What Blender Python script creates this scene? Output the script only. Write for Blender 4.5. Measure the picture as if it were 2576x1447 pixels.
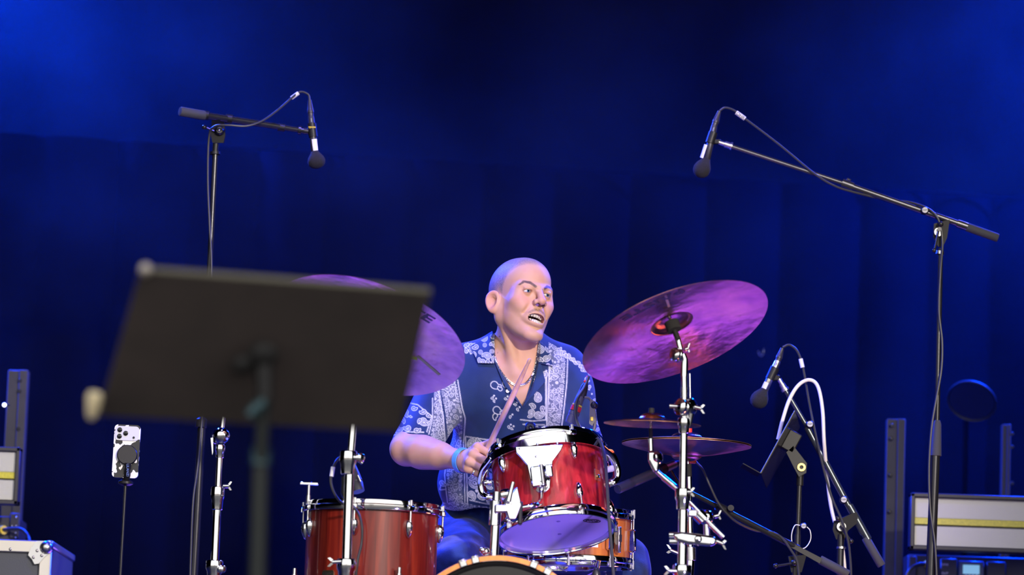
import bpy, bmesh, math, random
import numpy as np
from mathutils import Vector, Matrix

for _o in list(bpy.data.objects):
    bpy.data.objects.remove(_o)
S = bpy.context.scene
COL = S.collection
R = math.radians

# ---------------------------------------------------------------- camera
FPX = 9660.0                      # focal length in pixels of the 2576 x 1447 frame (135 mm)
PITCH, ROLL = R(8.1), R(2.0)
CAM = Vector((0.0, 0.0, -0.30))
FW = Vector((0, math.cos(PITCH), math.sin(PITCH)))
UP = Vector((0, -math.sin(PITCH), math.cos(PITCH)))
RX = Vector((1, 0, 0))
CR = RX * math.cos(ROLL) + UP * math.sin(ROLL)
CU = UP * math.cos(ROLL) - RX * math.sin(ROLL)
cam = bpy.data.cameras.new('camera')
cam.lens = 135.0
cam.sensor_width = 36.0
cam.clip_start, cam.clip_end = 0.1, 200
cam.dof.use_dof = True
cam.dof.focus_distance = 10.65
cam.dof.aperture_fstop = 2.3
camo = bpy.data.objects.new('camera', cam)
camo.matrix_world = Matrix(((CR.x, CU.x, -FW.x, CAM.x), (CR.y, CU.y, -FW.y, CAM.y), (CR.z, CU.z, -FW.z, CAM.z), (0, 0, 0, 1)))
COL.objects.link(camo)
S.camera = camo

# ---------------------------------------------------------------- view, world, lights
S.view_settings.view_transform = 'Standard'
S.view_settings.look = 'None'
S.view_settings.exposure = 0.2
S.view_settings.gamma = 1.0
S.view_settings.use_curve_mapping = False

if hasattr(S, 'cycles'):                      # keep the haze and the bounces quick
    S.cycles.volume_step_rate = 5.0
    S.cycles.volume_max_steps = 48
    S.cycles.max_bounces = 6
    S.cycles.diffuse_bounces = 3
    S.cycles.volume_bounces = 0
    S.cycles.use_adaptive_sampling = True
    S.cycles.adaptive_threshold = 0.06

wd = bpy.data.worlds.new('daylight')
S.world = wd
wd.use_nodes = True
_bg = wd.node_tree.nodes['Background']
# overcast open-air daylight in front of the stage: pale sky, darker ground and crowd below the horizon
_wn, _wl = wd.node_tree.nodes, wd.node_tree.links
_tc = _wn.new('ShaderNodeTexCoord'); _sx = _wn.new('ShaderNodeSeparateXYZ'); _mr = _wn.new('ShaderNodeMapRange'); _cr = _wn.new('ShaderNodeValToRGB')
_mr.inputs['From Min'].default_value = -1.0; _mr.inputs['From Max'].default_value = 1.0
_wl.new(_tc.outputs['Generated'], _sx.inputs[0]); _wl.new(_sx.outputs['Z'], _mr.inputs['Value']); _wl.new(_mr.outputs['Result'], _cr.inputs['Fac']); _wl.new(_cr.outputs['Color'], _bg.inputs[0])
_e = _cr.color_ramp.elements
_e[0].position = 0.0; _e[0].color = (0.14, 0.13, 0.12, 1); _e[1].position = 1.0; _e[1].color = (0.92, 0.96, 1.0, 1)
for _p, _c in ((0.485, (0.22, 0.20, 0.18)), (0.515, (0.80, 0.76, 0.70)), (0.62, (1.0, 0.96, 0.91))):
    _k = _e.new(_p); _k.color = (*_c, 1)
_bg.inputs[1].default_value = 1.55

def lamp(name, kind, loc, aim, energy, color, size=0.2, spot=60, blend=0.6):
    l = bpy.data.lights.new(name, kind)
    l.energy = energy
    l.color = color
    if kind == 'SPOT':
        l.spot_size = R(spot); l.spot_blend = blend; l.shadow_soft_size = size
    elif kind == 'AREA':
        l.size = size
    o = bpy.data.objects.new(name, l)
    o.location = loc
    d = Vector(aim) - Vector(loc)
    o.rotation_euler = d.to_track_quat('-Z', 'Y').to_euler()
    COL.objects.link(o)
    return o

# front of house key (behind and right of the photographer) and the coloured stage lamps, with two added fills low on the deck
lamp('front_key_spot', 'SPOT', (5.0, -3.0, 4.2), (0.1, 10.5, 1.0), 6800, (1.0, 0.89, 0.78), 0.25, 13.5)
lamp('blue_back_spot', 'SPOT', (-2.2, 12.2, 3.6), (-0.1, 10.7, 1.1), 900, (0.06, 0.12, 1.0), 0.12, 50)
lamp('blue_back_spot', 'SPOT', (2.6, 12.4, 4.2), (0.1, 10.7, 1.1), 500, (0.10, 0.10, 1.0), 0.12, 50)
lamp('blue_top_spot', 'SPOT', (-0.5, 8.9, 4.6), (0.0, 10.7, 1.0), 820, (0.18, 0.15, 1.0), 0.15, 40)
lamp('blue_haze_spot', 'SPOT', (-2.05, 13.0, 3.05), (-1.2, 13.0, 1.2), 2900, (0.0, 0.040, 1.0), 0.10, 125, 1.0)
lamp('blue_haze_spot', 'SPOT', (2.30, 13.2, 3.15), (1.6, 13.2, 1.2), 2800, (0.0, 0.038, 1.0), 0.10, 125, 1.0)
lamp('blue_wash_spot', 'SPOT', (0.0, 12.3, 5.2), (0.0, 13.1, 1.0), 55, (0.0, 0.03, 1.0), 0.2, 130, 1.0)
lamp('violet_floor_wash', 'AREA', (0.92, 11.10, -0.07), (0.45, 9.9, 1.4), 3.6, (0.27, 0.09, 1.0), 0.35)
lamp('added_violet_fill', 'SPOT', (1.25, 8.5, -0.06), (0.12, 10.36, 0.48), 260, (0.42, 0.28, 1.0), 0.10, 24)  # unseen lamp, added to brighten the rack tom's lower skin
lamp('added_amber_fill', 'AREA', (1.50, 10.75, -0.07), (0.6, 9.9, 1.4), 3.4, (1.0, 0.26, 0.12), 0.30)  # unseen lamp, added for an orange reflection in the right-hand cymbal
lamp('violet_floor_wash', 'AREA', (-0.75, 11.6, -0.07), (-0.3, 10.0, 1.4), 8, (0.24, 0.10, 1.0), 0.7)

FZ = -0.12                        # height of the stage deck
# ---------------------------------------------------------------- pixel helpers
def P(px, py, Y):
    """point at world depth y = Y seen at photo pixel (px, py)"""
    dx, dy = px - 1288.0, py - 723.5
    c, s = math.cos(ROLL), math.sin(ROLL)
    x, y = dx * c + dy * s, -dx * s + dy * c
    d = RX * (x / FPX) - UP * (y / FPX) + FW
    return CAM + d * (Y / d.y)
def M_(px, Y):
    return px * Y / FPX
def PL(pts, Y):
    """list of (px,py) or (px,py,Y)"""
    return [P(p[0], p[1], p[2] if len(p) > 2 else Y) for p in pts]

# ---------------------------------------------------------------- materials
MATS = {}
def mat(name, col, rough=0.5, metal=0.0, noise=None, bump=0.0, bscale=60, coat=0.0, emit=None, spec=0.5, sheen=0.0, trans=0.0, rnoise=0.0):
    if name in MATS: return MATS[name]
    m = bpy.data.materials.new(name); m.use_nodes = True
    nt = m.node_tree; N = nt.nodes; L = nt.links
    b = N['Principled BSDF']
    b.inputs['Base Color'].default_value = (*col, 1)
    b.inputs['Roughness'].default_value = rough
    b.inputs['Metallic'].default_value = metal
    b.inputs['Specular IOR Level'].default_value = spec
    b.inputs['Coat Weight'].default_value = coat
    b.inputs['Coat Roughness'].default_value = 0.06
    b.inputs['Sheen Weight'].default_value = sheen
    b.inputs['Transmission Weight'].default_value = trans
    tc = N.new('ShaderNodeTexCoord')
    nz = N.new('ShaderNodeTexNoise'); nz.inputs['Scale'].default_value = bscale; nz.inputs['Detail'].default_value = 4
    L.new(tc.outputs['Object'], nz.inputs['Vector'])
    if noise:
        r = N.new('ShaderNodeValToRGB')
        r.color_ramp.elements[0].position = 0.35; r.color_ramp.elements[1].position = 0.68
        r.color_ramp.elements[0].color = (*noise, 1); r.color_ramp.elements[1].color = (*col, 1)
        L.new(nz.outputs['Fac'], r.inputs['Fac']); L.new(r.outputs['Color'], b.inputs['Base Color'])
    if rnoise:
        mr = N.new('ShaderNodeMapRange'); mr.inputs['To Min'].default_value = max(0.02, rough - rnoise); mr.inputs['To Max'].default_value = rough + rnoise
        L.new(nz.outputs['Fac'], mr.inputs['Value']); L.new(mr.outputs['Result'], b.inputs['Roughness'])
    if bump:
        bp = N.new('ShaderNodeBump'); bp.inputs['Strength'].default_value = bump; bp.inputs['Distance'].default_value = 0.002
        L.new(nz.outputs['Fac'], bp.inputs['Height']); L.new(bp.outputs['Normal'], b.inputs['Normal'])
    if emit:
        b.inputs['Emission Color'].default_value = (*emit[:3], 1); b.inputs['Emission Strength'].default_value = emit[3]
    MATS[name] = m
    return m

CHROME = mat('chrome', (0.82, 0.83, 0.86), 0.07, 1.0, rnoise=0.03, bscale=30)
STEEL = mat('brushed_steel', (0.62, 0.62, 0.64), 0.28, 1.0, rnoise=0.06)
BRASS = mat('brass', (0.80, 0.58, 0.22), 0.22, 1.0)
BLKMET = mat('black_powder_coat', (0.009, 0.009, 0.011), 0.42, 0.0, bump=0.05, bscale=400, spec=0.3)
BLKSAT = mat('satin_black_tube', (0.020, 0.020, 0.024), 0.25, 0.3, rnoise=0.05)
RUBBER = mat('black_rubber', (0.008, 0.008, 0.009), 0.75, bump=0.1, bscale=300)
GRIP = mat('knurled_grip', (0.045, 0.045, 0.055), 0.7, bump=0.6, bscale=700)
FOAM = mat('dark_foam', (0.022, 0.020, 0.026), 1.0, bump=0.8, bscale=600, noise=(0.012, 0.011, 0.015))
CABLE = mat('black_cable', (0.028, 0.028, 0.033), 0.45)
WHITE = mat('white_plastic', (0.80, 0.79, 0.77), 0.5)
WTAPE = mat('white_tape', (0.82, 0.80, 0.78), 0.7, noise=(0.7, 0.69, 0.68), bscale=90)
INK = mat('black_ink', (0.015, 0.015, 0.02), 0.6)
REDP = mat('red_plastic', (0.75, 0.035, 0.02), 0.45)
ORANGEP = mat('orange_plastic', (0.85, 0.14, 0.02), 0.45)
YELP = mat('yellow_plastic', (0.80, 0.58, 0.04), 0.45)
FELT = mat('black_felt', (0.02, 0.02, 0.02), 1.0, bump=0.6, bscale=500)

# ---------------------------------------------------------------- mesh builder
def frame(ax, hint=None):
    a = Vector(ax).normalized()
    h = Vector(hint) if hint is not None else (Vector((0, 0, 1)) if abs(a.z) < 0.9 else Vector((1, 0, 0)))
    u = (h - a * h.dot(a)).normalized()
    return u, a.cross(u).normalized(), a

def catmull(pts, n=8):
    p = [Vector(q) for q in pts]
    if len(p) < 3: return p
    p = [p[0] * 2 - p[1]] + p + [p[-1] * 2 - p[-2]]
    out = []
    for i in range(1, len(p) - 2):
        a, b, c, d = p[i - 1], p[i], p[i + 1], p[i + 2]
        for k in range(n):
            t = k / n
            out.append(0.5 * ((2 * b) + (c - a) * t + (2 * a - 5 * b + 4 * c - d) * t * t + (3 * b - a - 3 * c + d) * t ** 3))
    out.append(p[-2])
    return out

class MB:
    def __init__(s):
        s.V = []; s.F = []
    def add(s, V, F):
        o = len(s.V); s.V += [Vector(v) for v in V]; s.F += [tuple(i + o for i in f) for f in F]
        return s
    def tube(s, pts, r, n=12, caps=True, closed=False):
        pts = [Vector(p) for p in pts]
        m = len(pts)
        rr = list(r) if hasattr(r, '__len__') else [r] * m
        T = []
        for i in range(m):
            if closed: t = pts[(i + 1) % m] - pts[i - 1]
            else: t = pts[min(i + 1, m - 1)] - pts[max(i - 1, 0)]
            T.append(t.normalized())
        u, v, _ = frame(T[0])
        V = []; F = []
        for i in range(m):
            u = (u - T[i] * u.dot(T[i])).normalized(); v = T[i].cross(u)
            for k in range(n):
                a = 2 * math.pi * k / n
                V.append(pts[i] + (u * math.cos(a) + v * math.sin(a)) * rr[i])
        for i in range(m if closed else m - 1):
            j = (i + 1) % m
            for k in range(n):
                k2 = (k + 1) % n
                F.append((i * n + k, i * n + k2, j * n + k2, j * n + k))
        if caps and not closed:
            F.append(tuple(reversed(range(n)))); F.append(tuple(range((m - 1) * n, m * n)))
        return s.add(V, F)
    def cyl(s, a, b, r, r2=None, n=16):
        return s.tube([a, b], [r, r if r2 is None else r2], n)
    def rings(s, a, b, prof, n=16):
        """turned shape along a->b, prof = [(t, r)]"""
        a = Vector(a); b = Vector(b)
        return s.lathe([(r, t * (b - a).length) for t, r in prof], a, b - a, n)
    def lathe(s, prof, org, ax, n=40, closed=False, hint=None):
        u, v, w = frame(ax, hint); org = Vector(org)
        V = []; F = []; idx = []
        for r, h in prof:
            if r < 1e-6:
                idx.append([len(V)]); V.append(org + w * h)
            else:
                idx.append(list(range(len(V), len(V) + n)))
                for k in range(n):
                    a = 2 * math.pi * k / n
                    V.append(org + w * h + (u * math.cos(a) + v * math.sin(a)) * r)
        q = len(prof)
        for i in range(q if closed else q - 1):
            A, B = idx[i], idx[(i + 1) % q]
            if len(A) == 1 and len(B) == 1: continue
            for k in range(n):
                k2 = (k + 1) % n
                if len(A) == 1: F.append((A[0], B[k2], B[k]))
                elif len(B) == 1: F.append((A[k], A[k2], B[0]))
                else: F.append((A[k], A[k2], B[k2], B[k]))
        if not closed:
            if len(idx[0]) > 1: F.append(tuple(reversed(idx[0])))
            if len(idx[-1]) > 1: F.append(tuple(idx[-1]))
        return s.add(V, F)
    def sphere(s, c, r, n=16, ax=(0, 0, 1), sc=(1, 1, 1), hint=None):
        u, v, w = frame(ax, hint); c = Vector(c)
        V = []; F = []; m = max(6, n // 2)
        for i in range(m + 1):
            t = math.pi * i / m
            for k in range(n):
                a = 2 * math.pi * k / n
                V.append(c + u * (r * sc[0] * math.sin(t) * math.cos(a)) + v * (r * sc[1] * math.sin(t) * math.sin(a)) - w * (r * sc[2] * math.cos(t)))
        for i in range(m):
            for k in range(n):
                k2 = (k + 1) % n
                if i == 0: F.append((k, (i + 1) * n + k2, (i + 1) * n + k))
                elif i == m - 1: F.append((i * n + k, i * n + k2, (i + 1) * n + k))
                else: F.append((i * n + k, i * n + k2, (i + 1) * n + k2, (i + 1) * n + k))
        return s.add(V, F)
    def box(s, c, half, axes=None, bev=0.0):
        c = Vector(c)
        if axes is None: axes = (Vector((1, 0, 0)), Vector((0, 1, 0)), Vector((0, 0, 1)))
        hx, hy, hz = half
        b = min(bev, hx * 0.9, hy * 0.9, hz * 0.9)
        pts = []
        for sx in (-1, 1):
            for sy in (-1, 1):
                for sz in (-1, 1):
                    if b <= 0: pts.append((sx * hx, sy * hy, sz * hz))
                    else:
                        pts += [(sx * (hx - b), sy * (hy - b), sz * hz), (sx * (hx - b), sy * hy, sz * (hz - b)), (sx * hx, sy * (hy - b), sz * (hz - b))]
        return s.hull([c + axes[0] * p[0] + axes[1] * p[1] + axes[2] * p[2] for p in pts])
    def hull(s, pts):
        bm = bmesh.new()
        for p in pts: bm.verts.new(p)
        bmesh.ops.convex_hull(bm, input=bm.verts)
        lone = [v for v in bm.verts if not v.link_faces]
        if lone: bmesh.ops.delete(bm, geom=lone, context='VERTS')
        bmesh.ops.dissolve_limit(bm, angle_limit=0.02, verts=bm.verts, edges=bm.edges)
        bm.verts.index_update()
        s.add([v.co.copy() for v in bm.verts], [tuple(v.index for v in f.verts) for f in bm.faces])
        bm.free()
        return s
    def prism(s, out, org, ux, uy, th):
        """polygon outline [(x,y)] in plane ux,uy extruded by +-th/2 along the normal"""
        org = Vector(org); ux = Vector(ux); uy = Vector(uy); nn = ux.cross(uy).normalized()
        n = len(out)
        V = [org + ux * x + uy * y - nn * (th / 2) for x, y in out] + [org + ux * x + uy * y + nn * (th / 2) for x, y in out]
        F = [tuple(reversed(range(n))), tuple(range(n, 2 * n))] + [(i, (i + 1) % n, n + (i + 1) % n, n + i) for i in range(n)]
        return s.add(V, F)
    def strip(s, pts, w, nrm):
        """flat ribbon along pts of half width w lying in planes of normal nrm"""
        pts = [Vector(p) for p in pts]; V = []; F = []
        for i, p in enumerate(pts):
            t = (pts[min(i + 1, len(pts) - 1)] - pts[max(i - 1, 0)]).normalized()
            b = Vector(nrm[i] if isinstance(nrm, list) else nrm).cross(t).normalized()
            V += [p - b * w, p + b * w]
        for i in range(len(pts) - 1): F.append((2 * i, 2 * i + 1, 2 * i + 3, 2 * i + 2))
        return s.add(V, F)
    def build(s, name, m, parent=None, sharp=40, flip=False, local=False):
        me = bpy.data.meshes.new(name)
        off = root_loc(parent) if parent is not None and not local else Vector((0, 0, 0))
        me.from_pydata([v - off for v in s.V], [], s.F if not flip else [tuple(reversed(f)) for f in s.F])
        fix_normals(me)
        me.polygons.foreach_set('use_smooth', [True] * len(me.polygons))
        me.set_sharp_from_angle(angle=R(sharp))
        for mm in (m if isinstance(m, list) else [m]): me.materials.append(mm)
        o = bpy.data.objects.new(name, me); COL.objects.link(o)
        if parent is not None: o.parent = parent
        return o

def fix_normals(me):
    bm = bmesh.new(); bm.from_mesh(me)
    bmesh.ops.recalc_face_normals(bm, faces=bm.faces)
    bm.to_mesh(me); bm.free()

def root_loc(o):
    while o.parent is not None: o = o.parent
    return o.location.copy()

def thing(name, label, cat, loc, group=None):
    o = bpy.data.objects.new(name, None); o.empty_display_size = 0.1
    COL.objects.link(o); o.location = loc
    return tag(o, label, cat, group)
def tag(o, label, cat, group=None, kind=None):
    o['label'] = label; o['category'] = cat
    if group: o['group'] = group
    if kind: o['kind'] = kind
    return o
def struct(o, label=None, cat=None):
    o['kind'] = 'structure'
    if label: o['label'] = label
    if cat: o['category'] = cat
    return o

def text_geo(txt, size, thick=0.0004, shear=0.0, bold=0.0):
    """mesh geometry of a line of writing: verts (x right, y up, z thickness) centred on the origin"""
    cu = bpy.data.curves.new('writing', 'FONT'); cu.body = txt; cu.size = size; cu.extrude = thick; cu.shear = shear; cu.offset = bold
    cu.align_x = 'CENTER'; cu.align_y = 'CENTER'; cu.resolution_u = 3
    o = bpy.data.objects.new('writing', cu); COL.objects.link(o)
    bpy.context.view_layer.update()
    me = bpy.data.meshes.new_from_object(o.evaluated_get(bpy.context.evaluated_depsgraph_get()))
    V = [v.co.copy() for v in me.vertices]; F = [tuple(p.vertices) for p in me.polygons]
    bpy.data.objects.remove(o); bpy.data.curves.remove(cu); bpy.data.meshes.remove(me)
    return V, F
def write_on(parent, txt, size, org, ux, uy, m, name='lettering', shear=0.0, bend=None, bold=0.0, sx=1.0):
    V, F = text_geo(txt, size, 0.0003, shear, bold)
    org = Vector(org); ux = Vector(ux).normalized(); uy = Vector(uy).normalized(); nn = ux.cross(uy)
    mb = MB()
    mb.add([bend(v) if bend else org + ux * (v.x * sx) + uy * v.y + nn * v.z for v in V], F)
    return mb.build(name, m, parent, sharp=30)

# ---------------------------------------------------------------- the setting
FLOORM = mat('black_stage_deck', (0.022, 0.021, 0.022), 0.55, bump=0.15, bscale=25, noise=(0.015, 0.014, 0.015))
def simple_box(name, x0, x1, y0, y1, z0, z1, m):
    return MB().box(((x0 + x1) / 2, (y0 + y1) / 2, (z0 + z1) / 2), ((x1 - x0) / 2, (y1 - y0) / 2, (z1 - z0) / 2)).build(name, m)
struct(simple_box('floor', -6.2, 6.2, 5.2, 15.2, FZ - 0.2, FZ, FLOORM), 'black stage deck under the drum kit', 'floor')
CLOTH = mat('black_molton_cloth', (0.0009, 0.0011, 0.0038), 0.95, bump=0.4, bscale=180, noise=(0.0006, 0.0008, 0.0026), spec=0.03)
WALLC = mat('black_backdrop_cloth', (0.0011, 0.0012, 0.0026), 0.95, bump=0.3, bscale=120, noise=(0.0007, 0.0008, 0.0018), spec=0.03)
struct(simple_box('wall_left', -6.3, -6.2, 5.2, 15.2, FZ, 6.0, WALLC), 'black cloth masking at the left side of the stage', 'wall')
struct(simple_box('wall_right', 6.2, 6.3, 5.2, 15.2, FZ, 6.0, WALLC), 'black cloth masking at the right side of the stage', 'wall')
struct(simple_box('ceiling', -6.3, 6.3, 5.2, 15.2, 6.0, 6.1, WALLC), 'dark stage roof above the drum kit', 'ceiling')

def curtain_mesh(xs, yline, ztop, zbot, pitch, depth, seed, name, m, parent=None, nz=14):
    rng = random.Random(seed)
    knots = []; x = xs[0] - pitch
    while x < xs[1] + 2 * pitch:
        knots.append((x, rng.uniform(0.5, 1.0))); x += pitch * rng.uniform(0.85, 1.15)
    def off(x, t):
        for i in range(len(knots) - 1):
            if knots[i][0] <= x < knots[i + 1][0]:
                f = (x - knots[i][0]) / (knots[i + 1][0] - knots[i][0])
                return -depth * knots[i][1] * (math.sin(math.pi * f) ** 0.7) * (0.55 + 0.45 * t) + depth * 0.25 * math.sin(5 * x + 2.5 * t)
        return 0
    nx = int((xs[1] - xs[0]) / 0.015)
    V = []; F = []
    for j in range(nz + 1):
        t = j / nz
        for i in range(nx + 1):
            x = xs[0] + (xs[1] - xs[0]) * i / nx
            z = ztop(x) * (1 - t) + zbot * t
            V.append((x, yline(x) + off(x, t), z))
    for j in range(nz):
        for i in range(nx):
            a = j * (nx + 1) + i
            F.append((a, a + 1, a + nx + 2, a + nx + 1))
    return MB().add(V, F).build(name, m, parent, sharp=60)

wb = curtain_mesh((-6.2, 6.2), lambda x: 14.7 + 0.02 * x, lambda x: 6.0, FZ, 0.7, 0.05, 3, 'wall_back', WALLC, nz=4)
struct(wb, 'tall dark backdrop cloth behind the haze at the rear of the stage', 'wall')

# low pleated curtain; it hangs slightly askew to the picture plane
_l = P(0, 338, 13.0); _r = P(2576, 503, 13.0)
_zl = _l.z; _Yr = 13.0
for _k in range(60):
    _r = P(2576, 503, _Yr); _Yr += (_zl - _r.z) * 3.0
CY = lambda x, a=_l.copy(), b=_r.copy(): a.y + (b.y - a.y) * (x - a.x) / (b.x - a.x)
cur = thing('stage_curtain', 'low black pleated curtain hanging across the back of the stage', 'curtain', (0, CY(0), FZ))
curtain_mesh((-5.2, 5.2), CY, lambda x: _zl, FZ, 0.25, 0.075, 8, 'curtain_cloth', CLOTH, cur, nz=16)
HEM = mat('curtain_hem', (0.0065, 0.0050, 0.0075), 0.9, bump=0.3, bscale=150)
MB().tube([(x, CY(x) - 0.02 + 0.006 * math.sin(9 * x), _zl + 0.004 * math.sin(5 * x)) for x in np.linspace(-5.2, 5.2, 160)], 0.004, 8).build('top_hem', CLOTH, cur)

def bevel(o, w=0.003, seg_=3):
    b = o.modifiers.new('rounded', 'BEVEL'); b.width = w; b.segments = seg_; b.limit_method = 'ANGLE'; b.angle_limit = R(20)
    return o

# ================================================================= signed distance modelling (for the person)
f32 = np.float32
def A3(v): return np.array(v, dtype=f32)
def rcone(p, a, b, r1, r2):
    a = A3(a); ba = A3(b) - a
    pa = p - a
    t = np.clip((pa @ ba) / float(ba @ ba), 0, 1)
    return np.linalg.norm(pa - t[:, None] * ba, axis=1) - (r1 + (r2 - r1) * t)
def ell(p, c, r, B=None):
    q = p - A3(c)
    if B is not None: q = q @ A3(B)
    r = A3(r)
    k0 = np.linalg.norm(q / r, axis=1); k1 = np.linalg.norm(q / (r * r), axis=1)
    return k0 * (k0 - 1) / np.maximum(k1, 1e-6)
def smin(a, b, k):
    h = np.maximum(k - np.abs(a - b), 0) / k
    return np.minimum(a, b) - h * h * k * 0.25
def smax(a, b, k): return -smin(-a, -b, k)

def surface_net(gx, gy, gz, fn, step=4):
    """evaluate fn near its zero level on a rectilinear grid and return vertices and quads"""
    gx, gy, gz = [np.asarray(g, dtype=f32) for g in (gx, gy, gz)]
    nx, ny, nz = len(gx), len(gy), len(gz)
    ci = [np.append(np.arange(0, n - 1, step), n - 1) for n in (nx, ny, nz)]
    X, Y, Z = np.meshgrid(gx[ci[0]], gy[ci[1]], gz[ci[2]], indexing='ij')
    cd = fn(np.stack([X.ravel(), Y.ravel(), Z.ravel()], 1)).reshape(X.shape)
    vals = np.full((nx, ny, nz), 1.0, dtype=f32)
    mask = np.zeros((nx, ny, nz), dtype=bool)
    c8 = [cd[a:cd.shape[0] - 1 + a, b:cd.shape[1] - 1 + b, c:cd.shape[2] - 1 + c] for a in (0, 1) for b in (0, 1) for c in (0, 1)]
    mn = np.min(c8, 0); ab = np.min(np.abs(c8), 0); mx = np.max(c8, 0)
    dx = np.diff(gx[ci[0]]); dy = np.diff(gy[ci[1]]); dz = np.diff(gz[ci[2]])
    diag = np.sqrt(dx[:, None, None] ** 2 + dy[None, :, None] ** 2 + dz[None, None, :] ** 2)
    act = (ab < diag * 0.75 + 0.002) | ((mn < 0) & (mx > 0))
    ins = (mx < 0)
    for a, b, c in np.argwhere(ins | act):
        sl = (slice(ci[0][a], ci[0][a + 1] + 1), slice(ci[1][b], ci[1][b + 1] + 1), slice(ci[2][c], ci[2][c + 1] + 1))
        if act[a, b, c]: mask[sl] = True
        else: vals[sl] = -1.0
    idx = np.argwhere(mask)
    out = np.empty(len(idx), dtype=f32)
    for k in range(0, len(idx), 400000):
        q = idx[k:k + 400000]
        out[k:k + 400000] = fn(np.stack([gx[q[:, 0]], gy[q[:, 1]], gz[q[:, 2]]], 1))
    vals[mask] = out
    inside = vals < 0
    cnt = np.zeros((nx - 1, ny - 1, nz - 1), dtype=np.int8)
    for a in (0, 1):
        for b in (0, 1):
            for c in (0, 1):
                cnt += inside[a:nx - 1 + a, b:ny - 1 + b, c:nz - 1 + c]
    cells = np.argwhere((cnt > 0) & (cnt < 8))
    imap = np.full((nx - 1, ny - 1, nz - 1), -1, dtype=np.int32)
    imap[cells[:, 0], cells[:, 1], cells[:, 2]] = np.arange(len(cells))
    G = (gx, gy, gz)
    corner = {}
    for a in (0, 1):
        for b in (0, 1):
            for c in (0, 1):
                corner[a, b, c] = vals[cells[:, 0] + a, cells[:, 1] + b, cells[:, 2] + c]
    acc = np.zeros((len(cells), 3), dtype=np.float64); num = np.zeros(len(cells))
    for ax in range(3):
        o1, o2 = [k for k in range(3) if k != ax]
        for b in (0, 1):
            for c in (0, 1):
                k0 = [0, 0, 0]; k0[o1] = b; k0[o2] = c; k1 = list(k0); k1[ax] = 1
                v0, v1 = corner[tuple(k0)], corner[tuple(k1)]
                m = (v0 < 0) != (v1 < 0)
                t = np.where(m, v0 / np.where(m, v0 - v1, 1), 0)
                pt = np.zeros((len(cells), 3))
                pt[:, ax] = G[ax][cells[:, ax]] * (1 - t) + G[ax][cells[:, ax] + 1] * t
                pt[:, o1] = G[o1][cells[:, o1] + b]; pt[:, o2] = G[o2][cells[:, o2] + c]
                acc += pt * m[:, None]; num += m
    V = acc / num[:, None]
    Q = []
    for ax in range(3):
        o1, o2 = [(1, 2), (2, 0), (0, 1)][ax]
        s0 = [slice(None)] * 3; s1 = [slice(None)] * 3
        s0[ax] = slice(0, -1); s1[ax] = slice(1, None)
        i0, i1 = inside[tuple(s0)], inside[tuple(s1)]
        e = np.argwhere(i0 != i1)
        e = e[(e[:, o1] > 0) & (e[:, o2] > 0) & (e[:, o1] < vals.shape[o1] - 1) & (e[:, o2] < vals.shape[o2] - 1)]
        pos = i0[e[:, 0], e[:, 1], e[:, 2]]
        def cid(d1, d2):
            q = e.copy(); q[:, o1] -= d1; q[:, o2] -= d2
            return imap[q[:, 0], q[:, 1], q[:, 2]]
        quad = np.stack([cid(1, 1), cid(0, 1), cid(0, 0), cid(1, 0)], 1)
        quad[~pos] = quad[~pos][:, ::-1]
        Q.append(quad)
    return V, np.concatenate(Q)

def np_mesh(name, V, Q, m, parent, color=None, off=None):
    me = bpy.data.meshes.new(name)
    V = V - np.array(off if off is not None else (0, 0, 0))
    me.vertices.add(len(V)); me.vertices.foreach_set('co', V.astype(f32).ravel())
    k = Q.shape[1]
    me.loops.add(len(Q) * k); me.loops.foreach_set('vertex_index', Q.astype(np.int32).ravel())
    me.polygons.add(len(Q)); me.polygons.foreach_set('loop_start', np.arange(0, len(Q) * k, k, dtype=np.int32))
    me.polygons.foreach_set('use_smooth', np.ones(len(Q), dtype=bool))
    me.update(calc_edges=True); me.validate()
    if color is not None:
        at = me.color_attributes.new('tint', 'FLOAT_COLOR', 'POINT')
        c4 = np.ones((len(V), 4), dtype=f32); c4[:, :3] = color
        at.data.foreach_set('color', c4.ravel())
    me.materials.append(m)
    o = bpy.data.objects.new(name, me); COL.objects.link(o)
    if parent is not None: o.parent = parent
    return o

def keep_faces(V, Q, keepv):
    Q = Q[keepv[Q].all(1)]
    used = np.zeros(len(V), bool); used[Q.ravel()] = True
    remap = np.cumsum(used) - 1
    return V[used], remap[Q]

def mix(a, b, t): return a * (1 - t[:, None]) + np.asarray(b, dtype=f32) * t[:, None]
def sstep(x, a, b):
    t = np.clip((x - a) / (b - a), 0, 1); return t * t * (3 - 2 * t)
def vnoise(p, s, seed=0):
    """cheap value noise in 0..1"""
    q = p * s + seed * 17.3
    i = np.floor(q).astype(np.int64); f = q - i; f = f * f * (3 - 2 * f)
    def h(a, b, c):
        n = (a * 73856093) ^ (b * 19349663) ^ (c * 83492791)
        n = (n ^ (n >> 13)) * 1274126177
        return ((n ^ (n >> 16)) & 0xffff) / 65535.0
    r = 0
    for a in (0, 1):
        for b in (0, 1):
            for c in (0, 1):
                w = (f[:, 0] if a else 1 - f[:, 0]) * (f[:, 1] if b else 1 - f[:, 1]) * (f[:, 2] if c else 1 - f[:, 2])
                r = r + w * h(i[:, 0] + a, i[:, 1] + b, i[:, 2] + c)
    return r

# ================================================================= the drummer
Y0 = 10.90
def W(px, py, d=0.0): return A3(P(px, py, Y0 + d))

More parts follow.
